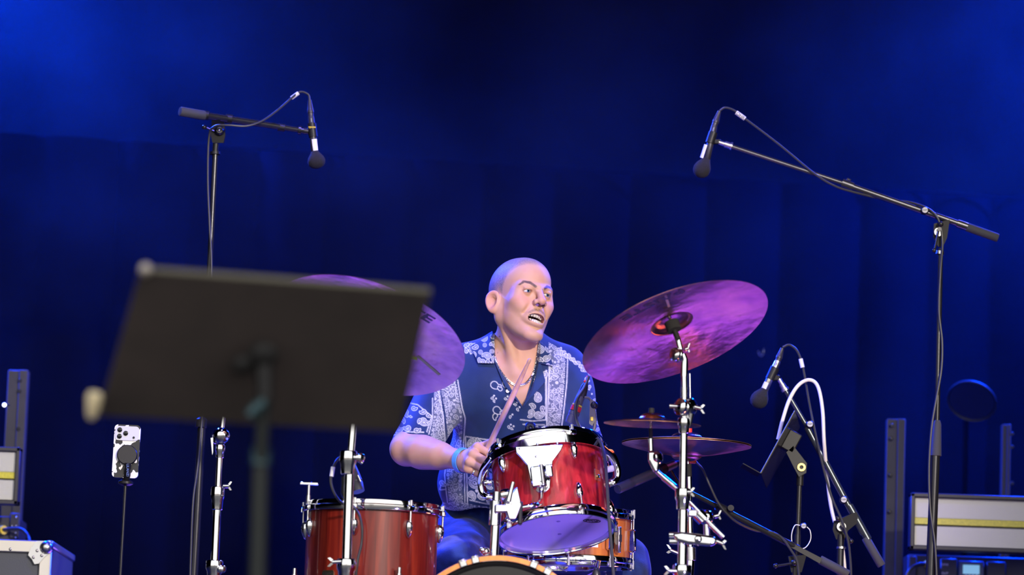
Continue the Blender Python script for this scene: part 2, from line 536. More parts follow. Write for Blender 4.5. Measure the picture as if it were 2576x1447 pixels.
# head frame: hx = his left, hy = face direction, hz = crown
def head_frame(yaw, pitch, roll):
    f0 = Vector((math.sin(yaw), -math.cos(yaw), 0)); l0 = Vector((math.cos(yaw), math.sin(yaw), 0)); z = Vector((0, 0, 1))
    f1 = f0 * math.cos(pitch) + z * math.sin(pitch); u1 = z * math.cos(pitch) - f0 * math.sin(pitch)
    l2 = l0 * math.cos(roll) - u1 * math.sin(roll); u2 = u1 * math.cos(roll) + l0 * math.sin(roll)
    return l2, f1, u2
HL, HF, HU = head_frame(R(31.5), R(4), R(5.5))
HB = np.array([HL, HF, HU], dtype=f32).T          # columns
HO = W(1313, 749, -0.05)
def hw(x, y, z): return HO + HB @ A3((x, y, z))   # head-local -> world

MC = (-0.002, 0.0915, -0.0785)                        # mouth centre
def lip_ring(q, a, b):
    x, y, z = q[:, 0] - MC[0], q[:, 1], q[:, 2] - MC[2]
    z = z + 0.10 * x                                  # lopsided snarl
    e = (np.sqrt((x / a) ** 2 + (z / b) ** 2) - 1)
    g = np.sqrt((x / a ** 2) ** 2 + (z / b ** 2) ** 2) / np.maximum(np.sqrt((x / a) ** 2 + (z / b) ** 2), 1e-5)
    e = e / np.maximum(g, 1e-3)
    y0 = MC[1] - 13.0 * x * x
    return np.sqrt(e * e + (y - y0) ** 2)
EYES = [(-0.0325, 0.0735, -0.001), (0.0325, 0.0735, -0.001)]

def sd_head(p):
    q = (p - HO) @ HB
    d = ell(q, (0, -0.023, 0.032), (0.0765, 0.1050, 0.0865))
    d = smin(d, ell(q, (0, 0.030, 0.042), (0.058, 0.054, 0.057)), 0.03)
    d = smin(d, ell(q, (0, 0.028, -0.035), (0.0615, 0.056, 0.070)), 0.03)
    d = smin(d, ell(q, (0, 0.040, -0.085), (0.046, 0.046, 0.048)), 0.025)
    for s in (-1, 1):
        d = smin(d, rcone(q, (s * 0.053, -0.012, -0.066), (s * 0.018, 0.072, -0.121), 0.015, 0.015), 0.022)
        d = smin(d, rcone(q, (s * 0.058, -0.010, -0.030), (s * 0.053, -0.012, -0.066), 0.015, 0.015), 0.02)
        d = smin(d, ell(q, (s * 0.038, 0.028, -0.055), (0.024, 0.034, 0.036)), 0.025)
        d = smin(d, ell(q, (s * 0.050, 0.057, -0.004), (0.013, 0.017, 0.020)), 0.016)
        d = smin(d, ell(q, (s * 0.048, 0.055, -0.030), (0.020, 0.022, 0.016)), 0.022)     # cheekbone
        d = smin(d, ell(q, (s * 0.034, 0.068, -0.045), (0.018, 0.016, 0.018)), 0.020)     # raised cheek
        d = smin(d, rcone(q, (s * 0.046, 0.070, 0.017), (s * 0.013, 0.087, 0.012), 0.0085, 0.0085), 0.014)  # brow
    d = smin(d, ell(q, (0, 0.079, -0.125), (0.020, 0.016, 0.015)), 0.016)                 # chin
    d = smin(d, ell(q, (0, 0.076, -0.065), (0.032, 0.020, 0.028)), 0.018)                 # muzzle
    for s in (-1, 1):
        d = smax(d, -ell(q, (s * 0.033, 0.096, -0.001), (0.0165, 0.0125, 0.0095)), 0.012)
    # nose
    d = smin(d, rcone(q, (0, 0.089, 0.012), (0, 0.1095, -0.027), 0.0078, 0.0110), 0.012)
    d = smin(d, ell(q, (0, 0.1095, -0.030), (0.0130, 0.0115, 0.0105)), 0.006)
    for s in (-1, 1):
        d = smin(d, ell(q, (s * 0.0155, 0.0985, -0.0335), (0.0078, 0.0110, 0.0088)), 0.006)
    for s in (-1, 1):
        d = smax(d, -ell(q, (s * 0.0085, 0.1035, -0.0425), (0.0052, 0.0078, 0.0066)), 0.003)
        d = smax(d, -rcone(q, (s * 0.0235, 0.0960, -0.034), (s * 0.0370, 0.0810, -0.066), 0.0032, 0.0030), 0.011)
        d = smax(d, -rcone(q, (s * 0.007, 0.1025, 0.004), (s * 0.012, 0.0985, 0.0055), 0.0012, 0.001), 0.006)
    # lids
    for (ex, ey, ez) in EYES:
        lid = np.linalg.norm(q - A3((ex, ey, ez)), axis=1) - 0.0143
        s = -1 if ex < 0 else 1
        ap = ell(q, (ex, ey + 0.0125, ez - 0.0005), (0.0134, 0.012, 0.0037), [[math.cos(0.12), 0, s * math.sin(0.12)], [0, 1, 0], [-s * math.sin(0.12), 0, math.cos(0.12)]])
        d = smin(d, lid, 0.004)
        d = smin(d, rcone(q, (ex - 0.009, ey + 0.0105, ez + 0.0070), (ex + 0.008, ey + 0.0105, ez + 0.0070), 0.0024, 0.0024), 0.008)
        d = smax(d, -ap, 0.0012)
    # mouth
    lp = lip_ring(q, 0.0275, 0.0150)
    d = smin(d, lp - 0.0064, 0.007)
    d = smax(d, -ell(np.stack([q[:, 0], q[:, 1], q[:, 2] + 0.10 * (q[:, 0] - MC[0])], 1), (MC[0], 0.080, MC[2]), (0.0260, 0.036, 0.0135)), 0.002)
    # ears
    for s in (-1, 1):
        c = A3((s * 0.084, -0.020, -0.025))
        ca, sa = math.cos(0.60), math.sin(0.60)
        r = q - c
        ow = r[:, 0] * s * ca + r[:, 1] * sa          # out of the ear plane
        ay = r[:, 1] * ca - r[:, 0] * s * sa          # forward in the plane
        az = r[:, 2] - 0.10 * ay
        aw = 0.0165 * (1 + 0.25 * np.clip(az / 0.03, -1, 1))
        ne = np.sqrt((ay / aw) ** 2 + (az / 0.0255) ** 2)
        e = (ne - 1) * 0.016
        rim = np.sqrt(e * e + (ow - 0.003) ** 2) - 0.0042
        disc = np.maximum(np.abs(ow + 0.006) - 0.0045, e)
        inner = np.sqrt((np.sqrt(((ay + 0.001) / (aw * 0.55)) ** 2 + ((az - 0.001) / 0.018) ** 2) - 1) ** 2 * 0.009 ** 2 + ow ** 2) - 0.0025
        ear = smin(smin(rim, disc, 0.004), inner, 0.004)
        lobe = np.sqrt((ay - 0.004) ** 2 + (az + 0.0245) ** 2 + (ow * 1.4) ** 2) - 0.0085
        ear = smin(ear, lobe, 0.005)
        con = np.sqrt((ay - 0.004) ** 2 + ((az + 0.004) * 0.75) ** 2 + (ow - 0.006) ** 2) - 0.0108
        trg = np.sqrt((ay - 0.0145) ** 2 + (az + 0.004) ** 2 + (ow - 0.002) ** 2) - 0.0055
        ear = smin(ear, trg, 0.004)
        d = smin(d, ear, 0.006)
        d = smax(d, -con, 0.003)
    return d

NB = W(1303, 893, 0.03)                           # neck base
NT = hw(0, -0.028, -0.065)
SR, SL = W(1143, 952, 0.05), W(1420, 950, 0.05)   # shoulders (his right is on the left of the picture)
ER, EL = W(1024, 1130, -0.16), W(1486, 1165, 0.02)
WR, WL = W(1171, 1160, -0.355), W(1402, 1222, -0.22)
ARM_R = [(SR, ER, 0.056, 0.044), (ER, WR, 0.040, 0.0265), (A3(ER) * 0.72 + A3(WR) * 0.28, A3(ER) * 0.45 + A3(WR) * 0.55, 0.046, 0.034)]
ARM_L = [(SL, EL, 0.056, 0.044), (EL, WL, 0.042, 0.026)]
HIPR, HIPL = W(1172, 1362, 0.26), W(1316, 1362, 0.26)
KNR, KNL = W(1148, 1432, -0.30), W(1570, 1422, 0.05)
ANR, ANL = A3((KNR[0] + 0.06, KNR[1] + 0.02, FZ + 0.10)), A3((KNL[0] + 0.03, KNL[1] + 0.0, FZ + 0.10))
TORSO = [('e', W(1297, 1005, 0.06), (0.172, 0.105, 0.165)), ('e', W(1268, 1180, 0.13), (0.150, 0.105, 0.165)), ('e', W(1246, 1320, 0.24), (0.158, 0.115, 0.100)),
         ('c', SR * 0.88 + SL * 0.12, SL * 0.88 + SR * 0.12, 0.062, 0.062), ('c', NB, SR * 0.8 + NB * 0.2, 0.050, 0.042), ('c', NB, SL * 0.8 + NB * 0.2, 0.050, 0.042),
         ('e', W(1225, 985, -0.005), (0.085, 0.05, 0.06)), ('e', W(1375, 985, -0.005), (0.085, 0.05, 0.06))]
def sd_torso(p, inf=0.0, k=0.07):
    d = None
    for t in TORSO:
        e = ell(p, t[1], t[2]) if t[0] == 'e' else rcone(p, t[1], t[2], t[3], t[4])
        d = e if d is None else smin(d, e, k)
    return d - inf
LEGS = [(HIPR, KNR, 0.082, 0.060), (KNR, ANR, 0.058, 0.040), (HIPL, KNL, 0.080, 0.056), (KNL, ANL, 0.054, 0.040)]

def fist(mcp, pip, dip, tip, wrist, thumb):
    """rounded cones for four fingers, their metacarpals and the thumb"""
    F, PALM = [], []
    for i in range(4):
        sc = (1.0, 1.03, 0.98, 0.88)[i]
        F.append([(mcp[i], pip[i], 0.0118 * sc, 0.0102 * sc), (pip[i], dip[i], 0.0100 * sc, 0.0088 * sc), (dip[i], tip[i], 0.0086 * sc, 0.0076 * sc)])
        w = A3(wrist) + (A3(mcp[i]) - (A3(mcp[1]) + A3(mcp[2])) / 2) * 0.35
        PALM.append((w, mcp[i], 0.0175, 0.0125))
    F.append([(thumb[0], thumb[1], 0.0150, 0.0120), (thumb[1], thumb[2], 0.0115, 0.0098), (thumb[2], thumb[3], 0.0098, 0.0082)])
    return F, PALM
hd = -0.395
FING_R, PALM_R = fist(
    [W(1201, 1125, hd), W(1190, 1142, hd - .012), W(1181, 1161, hd - .012), W(1177, 1179, hd)],
    [W(1227, 1139, hd - .012), W(1218, 1158, hd - .024), W(1210, 1177, hd - .022), W(1201, 1192, hd - .010)],
    [W(1234, 1137, hd + .016), W(1225, 1160, hd + .008), W(1217, 1180, hd + .010), W(1207, 1195, hd + .016)],
    [W(1222, 1131, hd + .036), W(1213, 1154, hd + .032), W(1205, 1174, hd + .032), W(1197, 1190, hd + .036)],
    WR, [W(1186, 1144, hd + .035), W(1210, 1124, hd + .030), W(1232, 1114, hd + .022), W(1245, 1110, hd + .012)])
_u = A3((0.8, 0.0, -0.30)); _u /= np.linalg.norm(_u)          # left fist points to the snare
_s = A3((0.25, 0.55, -0.8)); _s -= _u * (_s @ _u); _s /= np.linalg.norm(_s); _n = np.cross(_u, _s)
FING_L, PALM_L = fist(
    [WL + _u * 0.075 + _n * 0.012 + _s * o for o in (-.032, -.011, .010, .029)],
    [WL + _u * 0.108 + _n * 0.000 + _s * o for o in (-.032, -.011, .010, .029)],
    [WL + _u * 0.104 - _n * 0.026 + _s * o for o in (-.032, -.011, .010, .029)],
    [WL + _u * 0.080 - _n * 0.030 + _s * o for o in (-.032, -.011, .010, .029)],
    WL, [WL + _u * 0.02 - _s * 0.02, WL + _u * 0.05 - _s * 0.042 - _n * 0.01, WL + _u * 0.075 - _s * 0.045 - _n * 0.022, WL + _u * 0.095 - _s * 0.035 - _n * 0.03])

def sub(p, lo, hi, fn, d, k):
    """blend fn into d only inside a bounding box"""
    m = ((p > A3(lo)) & (p < A3(hi))).all(1)
    if m.any():
        d = d.copy(); d[m] = smin(d[m], fn(p[m]), k)
    return d

def sd_hand(p, F, PALM):
    pal = None
    for c in PALM:
        e = rcone(p, *c); pal = e if pal is None else smin(pal, e, 0.012)
    d = pal
    fg = None
    for ch in F:
        e = None
        for c in ch:
            x = rcone(p, *c); e = x if e is None else smin(e, x, 0.004)
        fg = e if fg is None else smin(fg, e, 0.0025)
    return smin(d, fg, 0.007)

def sd_body(p):
    d = sd_torso(p)
    for arm in (ARM_R, ARM_L):
        a = None
        for c in arm:
            e = rcone(p, *c); a = e if a is None else smin(a, e, 0.03)
        d = smin(d, a, 0.04)
    for c in LEGS: d = smin(d, rcone(p, *c), 0.04)
    # neck with its two long muscles and the collar bones
    n = rcone(p, NT, NB, 0.050, 0.060)
    for s in (-1, 1):
        n = smin(n, rcone(p, hw(s * 0.062, -0.015, -0.045), W(1309 + s * 9, 934, -0.052), 0.015, 0.010), 0.020)
        d = smin(d, rcone(p, W(1309 + s * 18, 940, -0.048), W(1305 + s * 90, 915, -0.02), 0.009, 0.010), 0.022)
    d = smin(d, n, 0.035)
    hb = np.abs(A3((0.14, 0.15, 0.17)))
    d = sub(p, HO - hb, HO + hb, sd_head, d, 0.018)
    for F, PA in ((FING_R, PALM_R), (FING_L, PALM_L)):
        pts = np.array([c[i] for ch in F for c in ch for i in (0, 1)] + [c[0] for c in PA])
        d = sub(p, pts.min(0) - 0.03, pts.max(0) + 0.03, lambda q, F=F, PA=PA: sd_hand(q, F, PA), d, 0.016)
    return d

def axis_grid(lo, hi, coarse, zones):
    """1-D grid, coarse outside and fine inside the zones [(a,b,step)]"""
    g = [lo]
    while g[-1] < hi:
        st = coarse
        for a, b, s_ in zones:
            if a - coarse * 0.5 <= g[-1] <= b: st = min(st, s_)
        g.append(g[-1] + st)
    return g
hx0, hx1 = W(1150, 900, -0.4)[0], W(1405, 900)[0]
hz0, hz1 = W(1300, 872)[2], W(1300, 640)[2]
gz0, gz1 = W(1200, 1212, hd)[2], W(1200, 1098, hd)[2]
GX = axis_grid(W(960, 1000)[0], W(1660, 1000)[0], 0.007, [(hx0, hx1, 0.0017)])
GY = axis_grid(Y0 - 0.52, Y0 + 0.46, 0.007, [(HO[1] - 0.135, HO[1] + 0.12, 0.0018), (Y0 + hd - 0.045, Y0 + hd + 0.055, 0.0020)])
GZ = axis_grid(FZ + 0.02, W(1300, 635)[2] + 0.02, 0.007, [(hz0, hz1, 0.0016), (gz0, gz1, 0.0019)])
bV, bQ = surface_net(GX, GY, GZ, sd_body)

# colouring of the skin: brows, stubble, lips (pigment), with shade tinted into the nostrils
bV32 = bV.astype(f32)
hq = (bV32 - HO) @ HB
inh = (np.abs(hq) < A3((0.13, 0.14, 0.165))).all(1) & (sd_head(bV32) < 0.012)
col = np.tile(A3((0.62, 0.345, 0.212)), (len(bV), 1))
n1 = vnoise(bV, 60.0); n2 = vnoise(bV, 420.0, 3); n3 = vnoise(bV, 900.0, 5)
col = mix(col, (0.60, 0.27, 0.17), 0.35 * sstep(n1, 0.45, 0.85))
x, y, z = hq.T
ax_ = np.abs(x)
def seg2(px_, pz_, a, b):
    a = np.array(a); b = np.array(b); ab = b - a
    t = np.clip(((px_ - a[0]) * ab[0] + (pz_ - a[1]) * ab[1]) / (ab @ ab), 0, 1)
    return np.hypot(px_ - a[0] - t * ab[0], pz_ - a[1] - t * ab[1]), t
# warm ears, nose and cheeks
warm = np.maximum.reduce([sstep(0.02 - np.linalg.norm(hq - A3((0, 0.1095, -0.030)), axis=1), 0, 0.012), 0.6 * sstep(0.03 - np.hypot(ax_ - 0.045, z + 0.03), 0, 0.02) * (y > 0.03), 0.7 * sstep(ax_, 0.078, 0.088)])
col = np.where(inh[:, None], mix(col, (0.66, 0.24, 0.19), 0.45 * warm), col)
# clipped hair
hl = np.interp(y, [-0.12, -0.055, -0.030, -0.012, 0.004, 0.012, 0.03, 0.050, 0.066, 0.10], [-0.062, -0.050, 0.0, 0.012, -0.004, 0.018, 0.052, 0.070, 0.080, 0.088])
hair = sstep(z - hl + 0.006 * (n2 - 0.5), -0.005, 0.006) * inh
skinhair = mix(np.tile(A3((0.33, 0.235, 0.195)), (len(bV), 1)), (0.15, 0.105, 0.09), sstep(n3, 0.35, 0.8))
hfade = hair * np.clip(0.50 + 0.45 * sstep(z - hl, 0.0, 0.025), 0, 0.95)
col = col * (1 - hfade[:, None]) + skinhair * hfade[:, None]
front = inh & (y > 0.035)
brow = np.zeros(len(bV))
for a, b, w0, w1 in (((0.056, 0.014), (0.045, 0.0245), 0.0016, 0.0030), ((0.045, 0.0245), (0.029, 0.0230), 0.0030, 0.0038), ((0.029, 0.0230), (0.0150, 0.0130), 0.0038, 0.0030)):
    dd, t = seg2(ax_, z, a, b)
    brow = np.maximum(brow, 1 - sstep(dd, (w0 + (w1 - w0) * t) * 0.75, (w0 + (w1 - w0) * t) * 1.6))
col = mix(col, (0.075, 0.045, 0.035), np.where(front, brow * (0.74 + 0.24 * n2), 0))
mus = (1 - sstep(np.abs(z + 0.0530 + 16 * x * x), 0.002, 0.0065)) * (1 - sstep(ax_, 0.024, 0.036)) * sstep(n2, 0.05, 0.5)
col = mix(col, (0.13, 0.085, 0.07), np.where(front & (y > 0.07) & (y < 0.105), mus * 0.60, 0))
jaw = sstep(-z, 0.075, 0.11) * sstep(0.135 - np.abs(z), -0.02, 0.03) * (n3 * 0.5 + 0.5)
col = mix(col, (0.42, 0.26, 0.21), np.where(inh & (y > -0.01), 0.28 * jaw, 0))
lp = lip_ring(hq, 0.0270, 0.0145)
col = mix(col, (0.46, 0.130, 0.115), np.where(front, 0.85 * (1 - sstep(lp, 0.0045, 0.0068)), 0))
cav = front & (ell(hq, (MC[0], 0.080, MC[2]), (0.028, 0.038, 0.0155)) < 0) & (lp > 0.0066)
col[cav] = (0.09, 0.018, 0.016)
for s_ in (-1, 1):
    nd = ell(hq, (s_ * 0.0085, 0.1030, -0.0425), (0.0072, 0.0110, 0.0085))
    col = mix(col, (0.05, 0.012, 0.010), np.where(inh, 0.9 * (1 - sstep(nd, -0.0012, 0.0004)), 0))  # shade of the nostril recess put into the skin colour
for ex, ey, ez in EYES:
    dd = np.hypot(np.hypot((x - ex) / 1.25, (z - ez) * 1.9), 0)
    col = mix(col, (0.30, 0.115, 0.095), np.where(front, 0.55 * (1 - sstep(np.abs(dd - 0.0108), 0.0008, 0.0028)), 0))
    rl = (np.linalg.norm(hq - A3((ex, ey, ez)), axis=1) < 0.0141) & (np.abs(z - ez) < 0.006)
    col[rl & front] = (0.16, 0.06, 0.05)
for mx_, my_ in ((1257, 842), (1252, 883)):       # moles
    wv = W(mx_, my_, -0.08)
    dd = np.hypot(bV[:, 0] - wv[0], bV[:, 2] - wv[2])
    col = mix(col, (0.12, 0.05, 0.04), np.where(bV[:, 1] < Y0 + 0.05, 0.8 * (1 - sstep(dd, 0.0012, 0.0026)), 0))

def tint_mat(name, rough, sss=0.0, bump=0.0, bscale=200, sheen=0.0, spec=0.5):
    m = mat(name, (1, 1, 1), rough, bump=bump, bscale=bscale, sheen=sheen, spec=spec)
    nt = m.node_tree; b = nt.nodes['Principled BSDF']
    at = nt.nodes.new('ShaderNodeVertexColor'); at.layer_name = 'tint'
    nt.links.new(at.outputs['Color'], b.inputs['Base Color'])
    if sss:
        b.inputs['Subsurface Weight'].default_value = sss
        b.inputs['Subsurface Radius'].default_value = (1.0, 0.35, 0.2)
        b.inputs['Subsurface Scale'].default_value = 0.006
    return m
SKIN = tint_mat('skin', 0.55, 0.12, 0.12, 900, spec=0.32)
PBASE = Vector((float(HIPR[0] + HIPL[0]) / 2, float(HIPR[1]), FZ))
person = thing('person', 'drummer with cropped hair, bared teeth and a blue bandana print shirt, seated behind the kit', 'person', PBASE)
body = np_mesh('body', bV, bQ, SKIN, person, col, PBASE)

# eyes and teeth
SCL = mat('eye_white', (0.72, 0.66, 0.63), 0.15, noise=(0.66, 0.56, 0.53), bscale=150)
IRIS = mat('iris_blue_grey', (0.10, 0.16, 0.27), 0.1, noise=(0.05, 0.09, 0.17), bscale=900)
PUP = mat('pupil', (0.004, 0.004, 0.005), 0.08)
for ex, ey, ez in EYES:
    c = Vector(hw(ex, ey, ez).tolist())
    g = Vector((HB @ A3((0.06, 1.0, -0.01))).tolist()).normalized()
    pr = [(0, -0.0127)] + [(0.0127 * math.sin(t), -0.0127 * math.cos(t)) for t in np.linspace(0.15, 2.62, 14)]
    o = MB().lathe(pr + [(0.0052, 0.01165)], c, g, 24).build('eye', SCL, person)
    ir = MB().lathe([(0.0060, 0.0110), (0.0052, 0.01185), (0.0026, 0.0124)], c, g, 24).build('iris', IRIS, o)
    MB().lathe([(0.0026, 0.0124), (0.0012, 0.01265), (0, 0.0127)], c, g, 20).build('pupil', PUP, o)
TOOTH = mat('tooth_enamel', (0.80, 0.74, 0.64), 0.22, noise=(0.74, 0.66, 0.53), bscale=200)
for nm, zz, hh, wds, up in (('upper_teeth', -0.0685, 0.0056, (0.0043, 0.0034, 0.0038, 0.0036, 0.0036, 0.004), -1), ('lower_teeth', -0.0868, 0.0056, (0.0028, 0.0030, 0.0034, 0.0034, 0.0036, 0.004), 1)):
    mb = MB()
    for s in (-1, 1):
        xx = 0.0
        for i, w_ in enumerate(wds):
            xc = MC[0] + s * (xx + w_); xx += 2 * w_ + 0.0003
            yy = 0.0878 - 17 * (xc - MC[0]) ** 2
            sl = -34 * (xc - MC[0])
            t = Vector((1, sl, 0)).normalized(); nn = Vector((-sl, 1, 0)).normalized()
            h2 = hh * (1.0 if i != 2 else 1.10)
            pts = []
            for sx in (-1, 1):
                for sy, dy in ((-1, 0.0), (1, 0.0)):
                    for sz, kx in ((-1, 1.0), (-0.6, 1.0), (1, 0.88)):
                        ins = 0.75 if sz == -1 else 1.0
                        v = Vector((xc, yy, zz - 0.10 * (xc - MC[0]))) + t * (sx * w_ * 0.97 * kx * ins) + nn * (sy * 0.0028 * (0.7 if sz == -1 else 1)) + Vector((0, 0, -sz * h2 * up * -1))
                        pts.append(hw(*v).tolist())
            mb.hull(pts)
    mb.build(nm, TOOTH, person, sharp=150)
MB().sphere(hw(0, 0.056, -0.0905).tolist(), 0.016, 16, sc=(1, 1.2, 0.5), ax=HU, hint=HF).build('tongue', mat('tongue', (0.42, 0.10, 0.10), 0.35, bump=0.2, bscale=500), person)

# ================================================================= clothing
PX0 = W(1300, 1000, -0.05); PXS = 1.128e-3
def plane_uv(V):
    """flat cloth coordinates of the printed front panels (print units, 1.13 mm each)"""
    a = (V[:, 0] - PX0[0]) / PXS; b = -(V[:, 2] - PX0[2] - 0.139 * (PX0[1] - V[:, 1]) * -1) / PXS
    c, s = math.cos(ROLL), math.sin(ROLL)
    return 1300 + a * c - b * s, 1000 + a * s + b * c

# ---- the print, drawn into a raster of cloth coordinates
RU, RV, RS = (955, 1570), (820, 1330), 2.0
RAST = np.zeros((int((RV[1] - RV[0]) * RS), int((RU[1] - RU[0]) * RS)), dtype=f32)
RAST2 = np.zeros_like(RAST)                       # collar cloth
def window(ras, u0, v0, u1, v1):
    i0, i1 = int(max(0, (v0 - RV[0]) * RS)), int(min(ras.shape[0], (v1 - RV[0]) * RS + 1))
    j0, j1 = int(max(0, (u0 - RU[0]) * RS)), int(min(ras.shape[1], (u1 - RU[0]) * RS + 1))
    if i1 <= i0 or j1 <= j0: return None
    jj, ii = np.meshgrid(np.arange(j0, j1), np.arange(i0, i1))
    return (slice(i0, i1), slice(j0, j1)), jj / RS + RU[0], ii / RS + RV[0]
def soft(d, w=0.45): return np.clip(0.5 - d / (2 * w), 0, 1)
def put(ras, sl, m, val=1.0):
    ras[sl] = ras[sl] * (1 - m) + val * m
def paisley(ras, cu, cv, s, ang, flip=1, rich=True, val=1.0):
    if s >= 7 and rich is not None: s = s * 1.25
    w = window(ras, cu - 1.7 * s, cv - 1.7 * s, cu + 1.7 * s, cv + 1.7 * s)
    if w is None: return
    sl, u, v = w
    c, sn = math.cos(ang), math.sin(ang)
    x = ((u - cu) * c + (v - cv) * sn) / s; y = (-(u - cu) * sn + (v - cv) * c) * flip / s
    d = np.full(x.shape, 9.0)
    for t in np.linspace(0, 1, 22):
        a = 2.9 * t
        px_, py_ = 0.15 - 0.05 * t + 0.62 * math.sin(a * 0.72) , -0.62 * (1 - math.cos(a)) * 0.55
        d = np.minimum(d, np.hypot(x - px_ + 0.25, y - py_ - 0.1) - 0.50 * (1 - t) ** 0.75 - 0.03)
    d = d * s
    if s < 7:
        put(ras, sl, soft(d), val); put(ras, sl, soft(d + 1.5), 0.0); put(ras, sl, soft(d + 2.6), val * 0.8); return
    put(ras, sl, soft(d), val); put(ras, sl, soft(d + 1.9), 0.0)
    if rich:
        put(ras, sl, soft(d + 3.4), val)
        th = np.arctan2(y - 0.1, x + 0.1)
        put(ras, sl, soft(d + 4.6) * (np.sin(th * 14) > 0.2), 0.1)
        put(ras, sl, soft(d + 0.30 * s), 0.0); put(ras, sl, soft(d + 0.36 * s), val)
        put(ras, sl, soft(np.hypot(x + 0.1, y - 0.1) * s - 0.08 * s), 0.0)
def ring(ras, cu, cv, r, w=1.2, val=1.0, fill=None):
    k = window(ras, cu - r - 3, cv - r - 3, cu + r + 3, cv + r + 3)
    if k is None: return
    sl, u, v = k; d = np.hypot(u - cu, v - cv)
    if fill is not None: put(ras, sl, soft(d - r), fill)
    put(ras, sl, soft(np.abs(d - r + w / 2) - w / 2), val)
def flower(ras, cu, cv, r):
    k = window(ras, cu - r - 3, cv - r - 3, cu + r + 3, cv + r + 3)
    if k is None: return
    sl, u, v = k; d = np.hypot(u - cu, v - cv); th = np.arctan2(v - cv, u - cu)
    put(ras, sl, soft(d - r)); put(ras, sl, soft(np.abs(d - r * 0.62) - r * 0.2) * (np.sin(th * 16) > 0), 0.05); put(ras, sl, soft(np.abs(d - r * 0.3) - 0.8), 0.0)
def chain(ras, pts, w=1.9):
    for (a, b) in zip(pts[:-1], pts[1:]):
        k = window(ras, min(a[0], b[0]) - 5, min(a[1], b[1]) - 5, max(a[0], b[0]) + 5, max(a[1], b[1]) + 5)
        if k is None: continue
        sl, u, v = k
        ab = np.array(b, float) - a; L = np.hypot(*ab); e = ab / L
        t = (u - a[0]) * e[0] + (v - a[1]) * e[1]; n = -(u - a[0]) * e[1] + (v - a[1]) * e[0]
        tt = np.clip(t, 0, L); dd = np.hypot(n, t - tt)
        tw = np.abs(n - 1.1 * np.sin(2 * np.pi * t / 7.0)); tw2 = np.abs(n + 1.1 * np.sin(2 * np.pi * t / 7.0))
        put(ras, sl, soft(np.minimum(tw, tw2) - 0.75) * (dd < w + 0.6) * (t > 0) * (t < L), 0.92)
def line(ras, pts, w=0.9, val=0.95):
    for (a, b) in zip(pts[:-1], pts[1:]):
        k = window(ras, min(a[0], b[0]) - 4, min(a[1], b[1]) - 4, max(a[0], b[0]) + 4, max(a[1], b[1]) + 4)
        if k is None: continue
        sl, u, v = k
        ab = np.array(b, float) - a; L2 = float(ab @ ab)
        t = np.clip(((u - a[0]) * ab[0] + (v - a[1]) * ab[1]) / L2, 0, 1)
        put(ras, sl, soft(np.hypot(u - a[0] - t * ab[0], v - a[1] - t * ab[1]) - w), val)
def inpoly(poly, u, v):
    r = False; n = len(poly)
    for i in range(n):
        (x1, y1), (x2, y2) = poly[i], poly[(i + 1) % n]
        if (y1 > v) != (y2 > v) and u < (x2 - x1) * (v - y1) / (y2 - y1) + x1: r = not r
    return r
def dense(ras, poly, seed, base=0.16, sizes=(5.5, 11.5), gap=0.86):
    """tightly packed small paisleys, rings and dots on a mid ground"""
    rng = random.Random(seed)
    us = [p[0] for p in poly]; vs = [p[1] for p in poly]
    k = window(ras, min(us), min(vs), max(us), max(vs))
    sl, u, v = k
    ins = np.zeros(u.shape, bool); n = len(poly)
    for i in range(n):
        (x1, y1), (x2, y2) = poly[i], poly[(i + 1) % n]
        if y1 == y2: continue
        ins ^= ((y1 > v) != (y2 > v)) & (u < (x2 - x1) * (v - y1) / (y2 - y1) + x1)
    tmp = ras.copy()
    put(tmp, sl, ins.astype(f32), base)
    done = []
    for _ in range(2600):
        s = rng.uniform(*sizes); cu, cv = rng.uniform(min(us), max(us)), rng.uniform(min(vs), max(vs))
        if not inpoly(poly, cu, cv): continue
        if any(math.hypot(cu - a, cv - b) < gap * (s + c) * 0.62 for a, b, c in done): continue
        done.append((cu, cv, s)); q = rng.random()
        if q < 0.55: paisley(tmp, cu, cv, s, rng.uniform(0, 6.28), rng.choice((-1, 1)), True, 0.9)
        elif q < 0.85: ring(tmp, cu, cv, s * 0.55, 1.1, 0.92, 0.15); ring(tmp, cu, cv, s * 0.25, 0.9, 0.8)
        else: ring(tmp, cu, cv, s * 0.35, 0.9, 0.9, 0.75)
    full = np.zeros(ras.shape, bool); full[sl] = ins
    ras[full] = tmp[full]

# wide bands down the fronts and the sleeve
bandR = [(1381, 860), (1424, 885), (1421, 960), (1414, 1030), (1405, 1100), (1400, 1300), (1365, 1300), (1372, 1100), (1380, 1040), (1379, 960)]
bandL = [(1104, 955), (1146, 955), (1160, 1030), (1165, 1052), (1160, 1120), (1163, 1200), (1164, 1292), (1130, 1292), (1122, 1200), (1128, 1110), (1122, 1040)]
bandS = [(1092, 960), (1104, 960), (1118, 1050), (1122, 1140), (1098, 1135), (1086, 1092), (1094, 1040)]
dense(RAST, bandR, 1); dense(RAST, bandL, 2); dense(RAST, bandS, 3)
for pts in ([(1383, 880), (1379, 1000), (1374, 1100)], [(1375, 930), (1374, 1060)], [(1429, 890), (1426, 960), (1418, 1035), (1408, 1110)],
            [(1151, 955), (1163, 1028), (1170, 1053), (1165, 1120), (1168, 1200), (1169, 1280)], [(1097, 955), (1116, 1045), (1124, 1140), (1117, 1200), (1126, 1292)],
            [(1089, 1000), (1090, 1050), (1081, 1090)]):
    chain(RAST, pts); 
chain(RAST, [(1176, 1290), (1174, 1200), (1170, 1101), (1240, 1110), (1300, 1112)])
chain(RAST, [(1308, 1056), (1340, 1060), (1373, 1057), (1373, 930)])
chain(RAST, [(1315, 1068), (1371, 1070), (1371, 1110)])
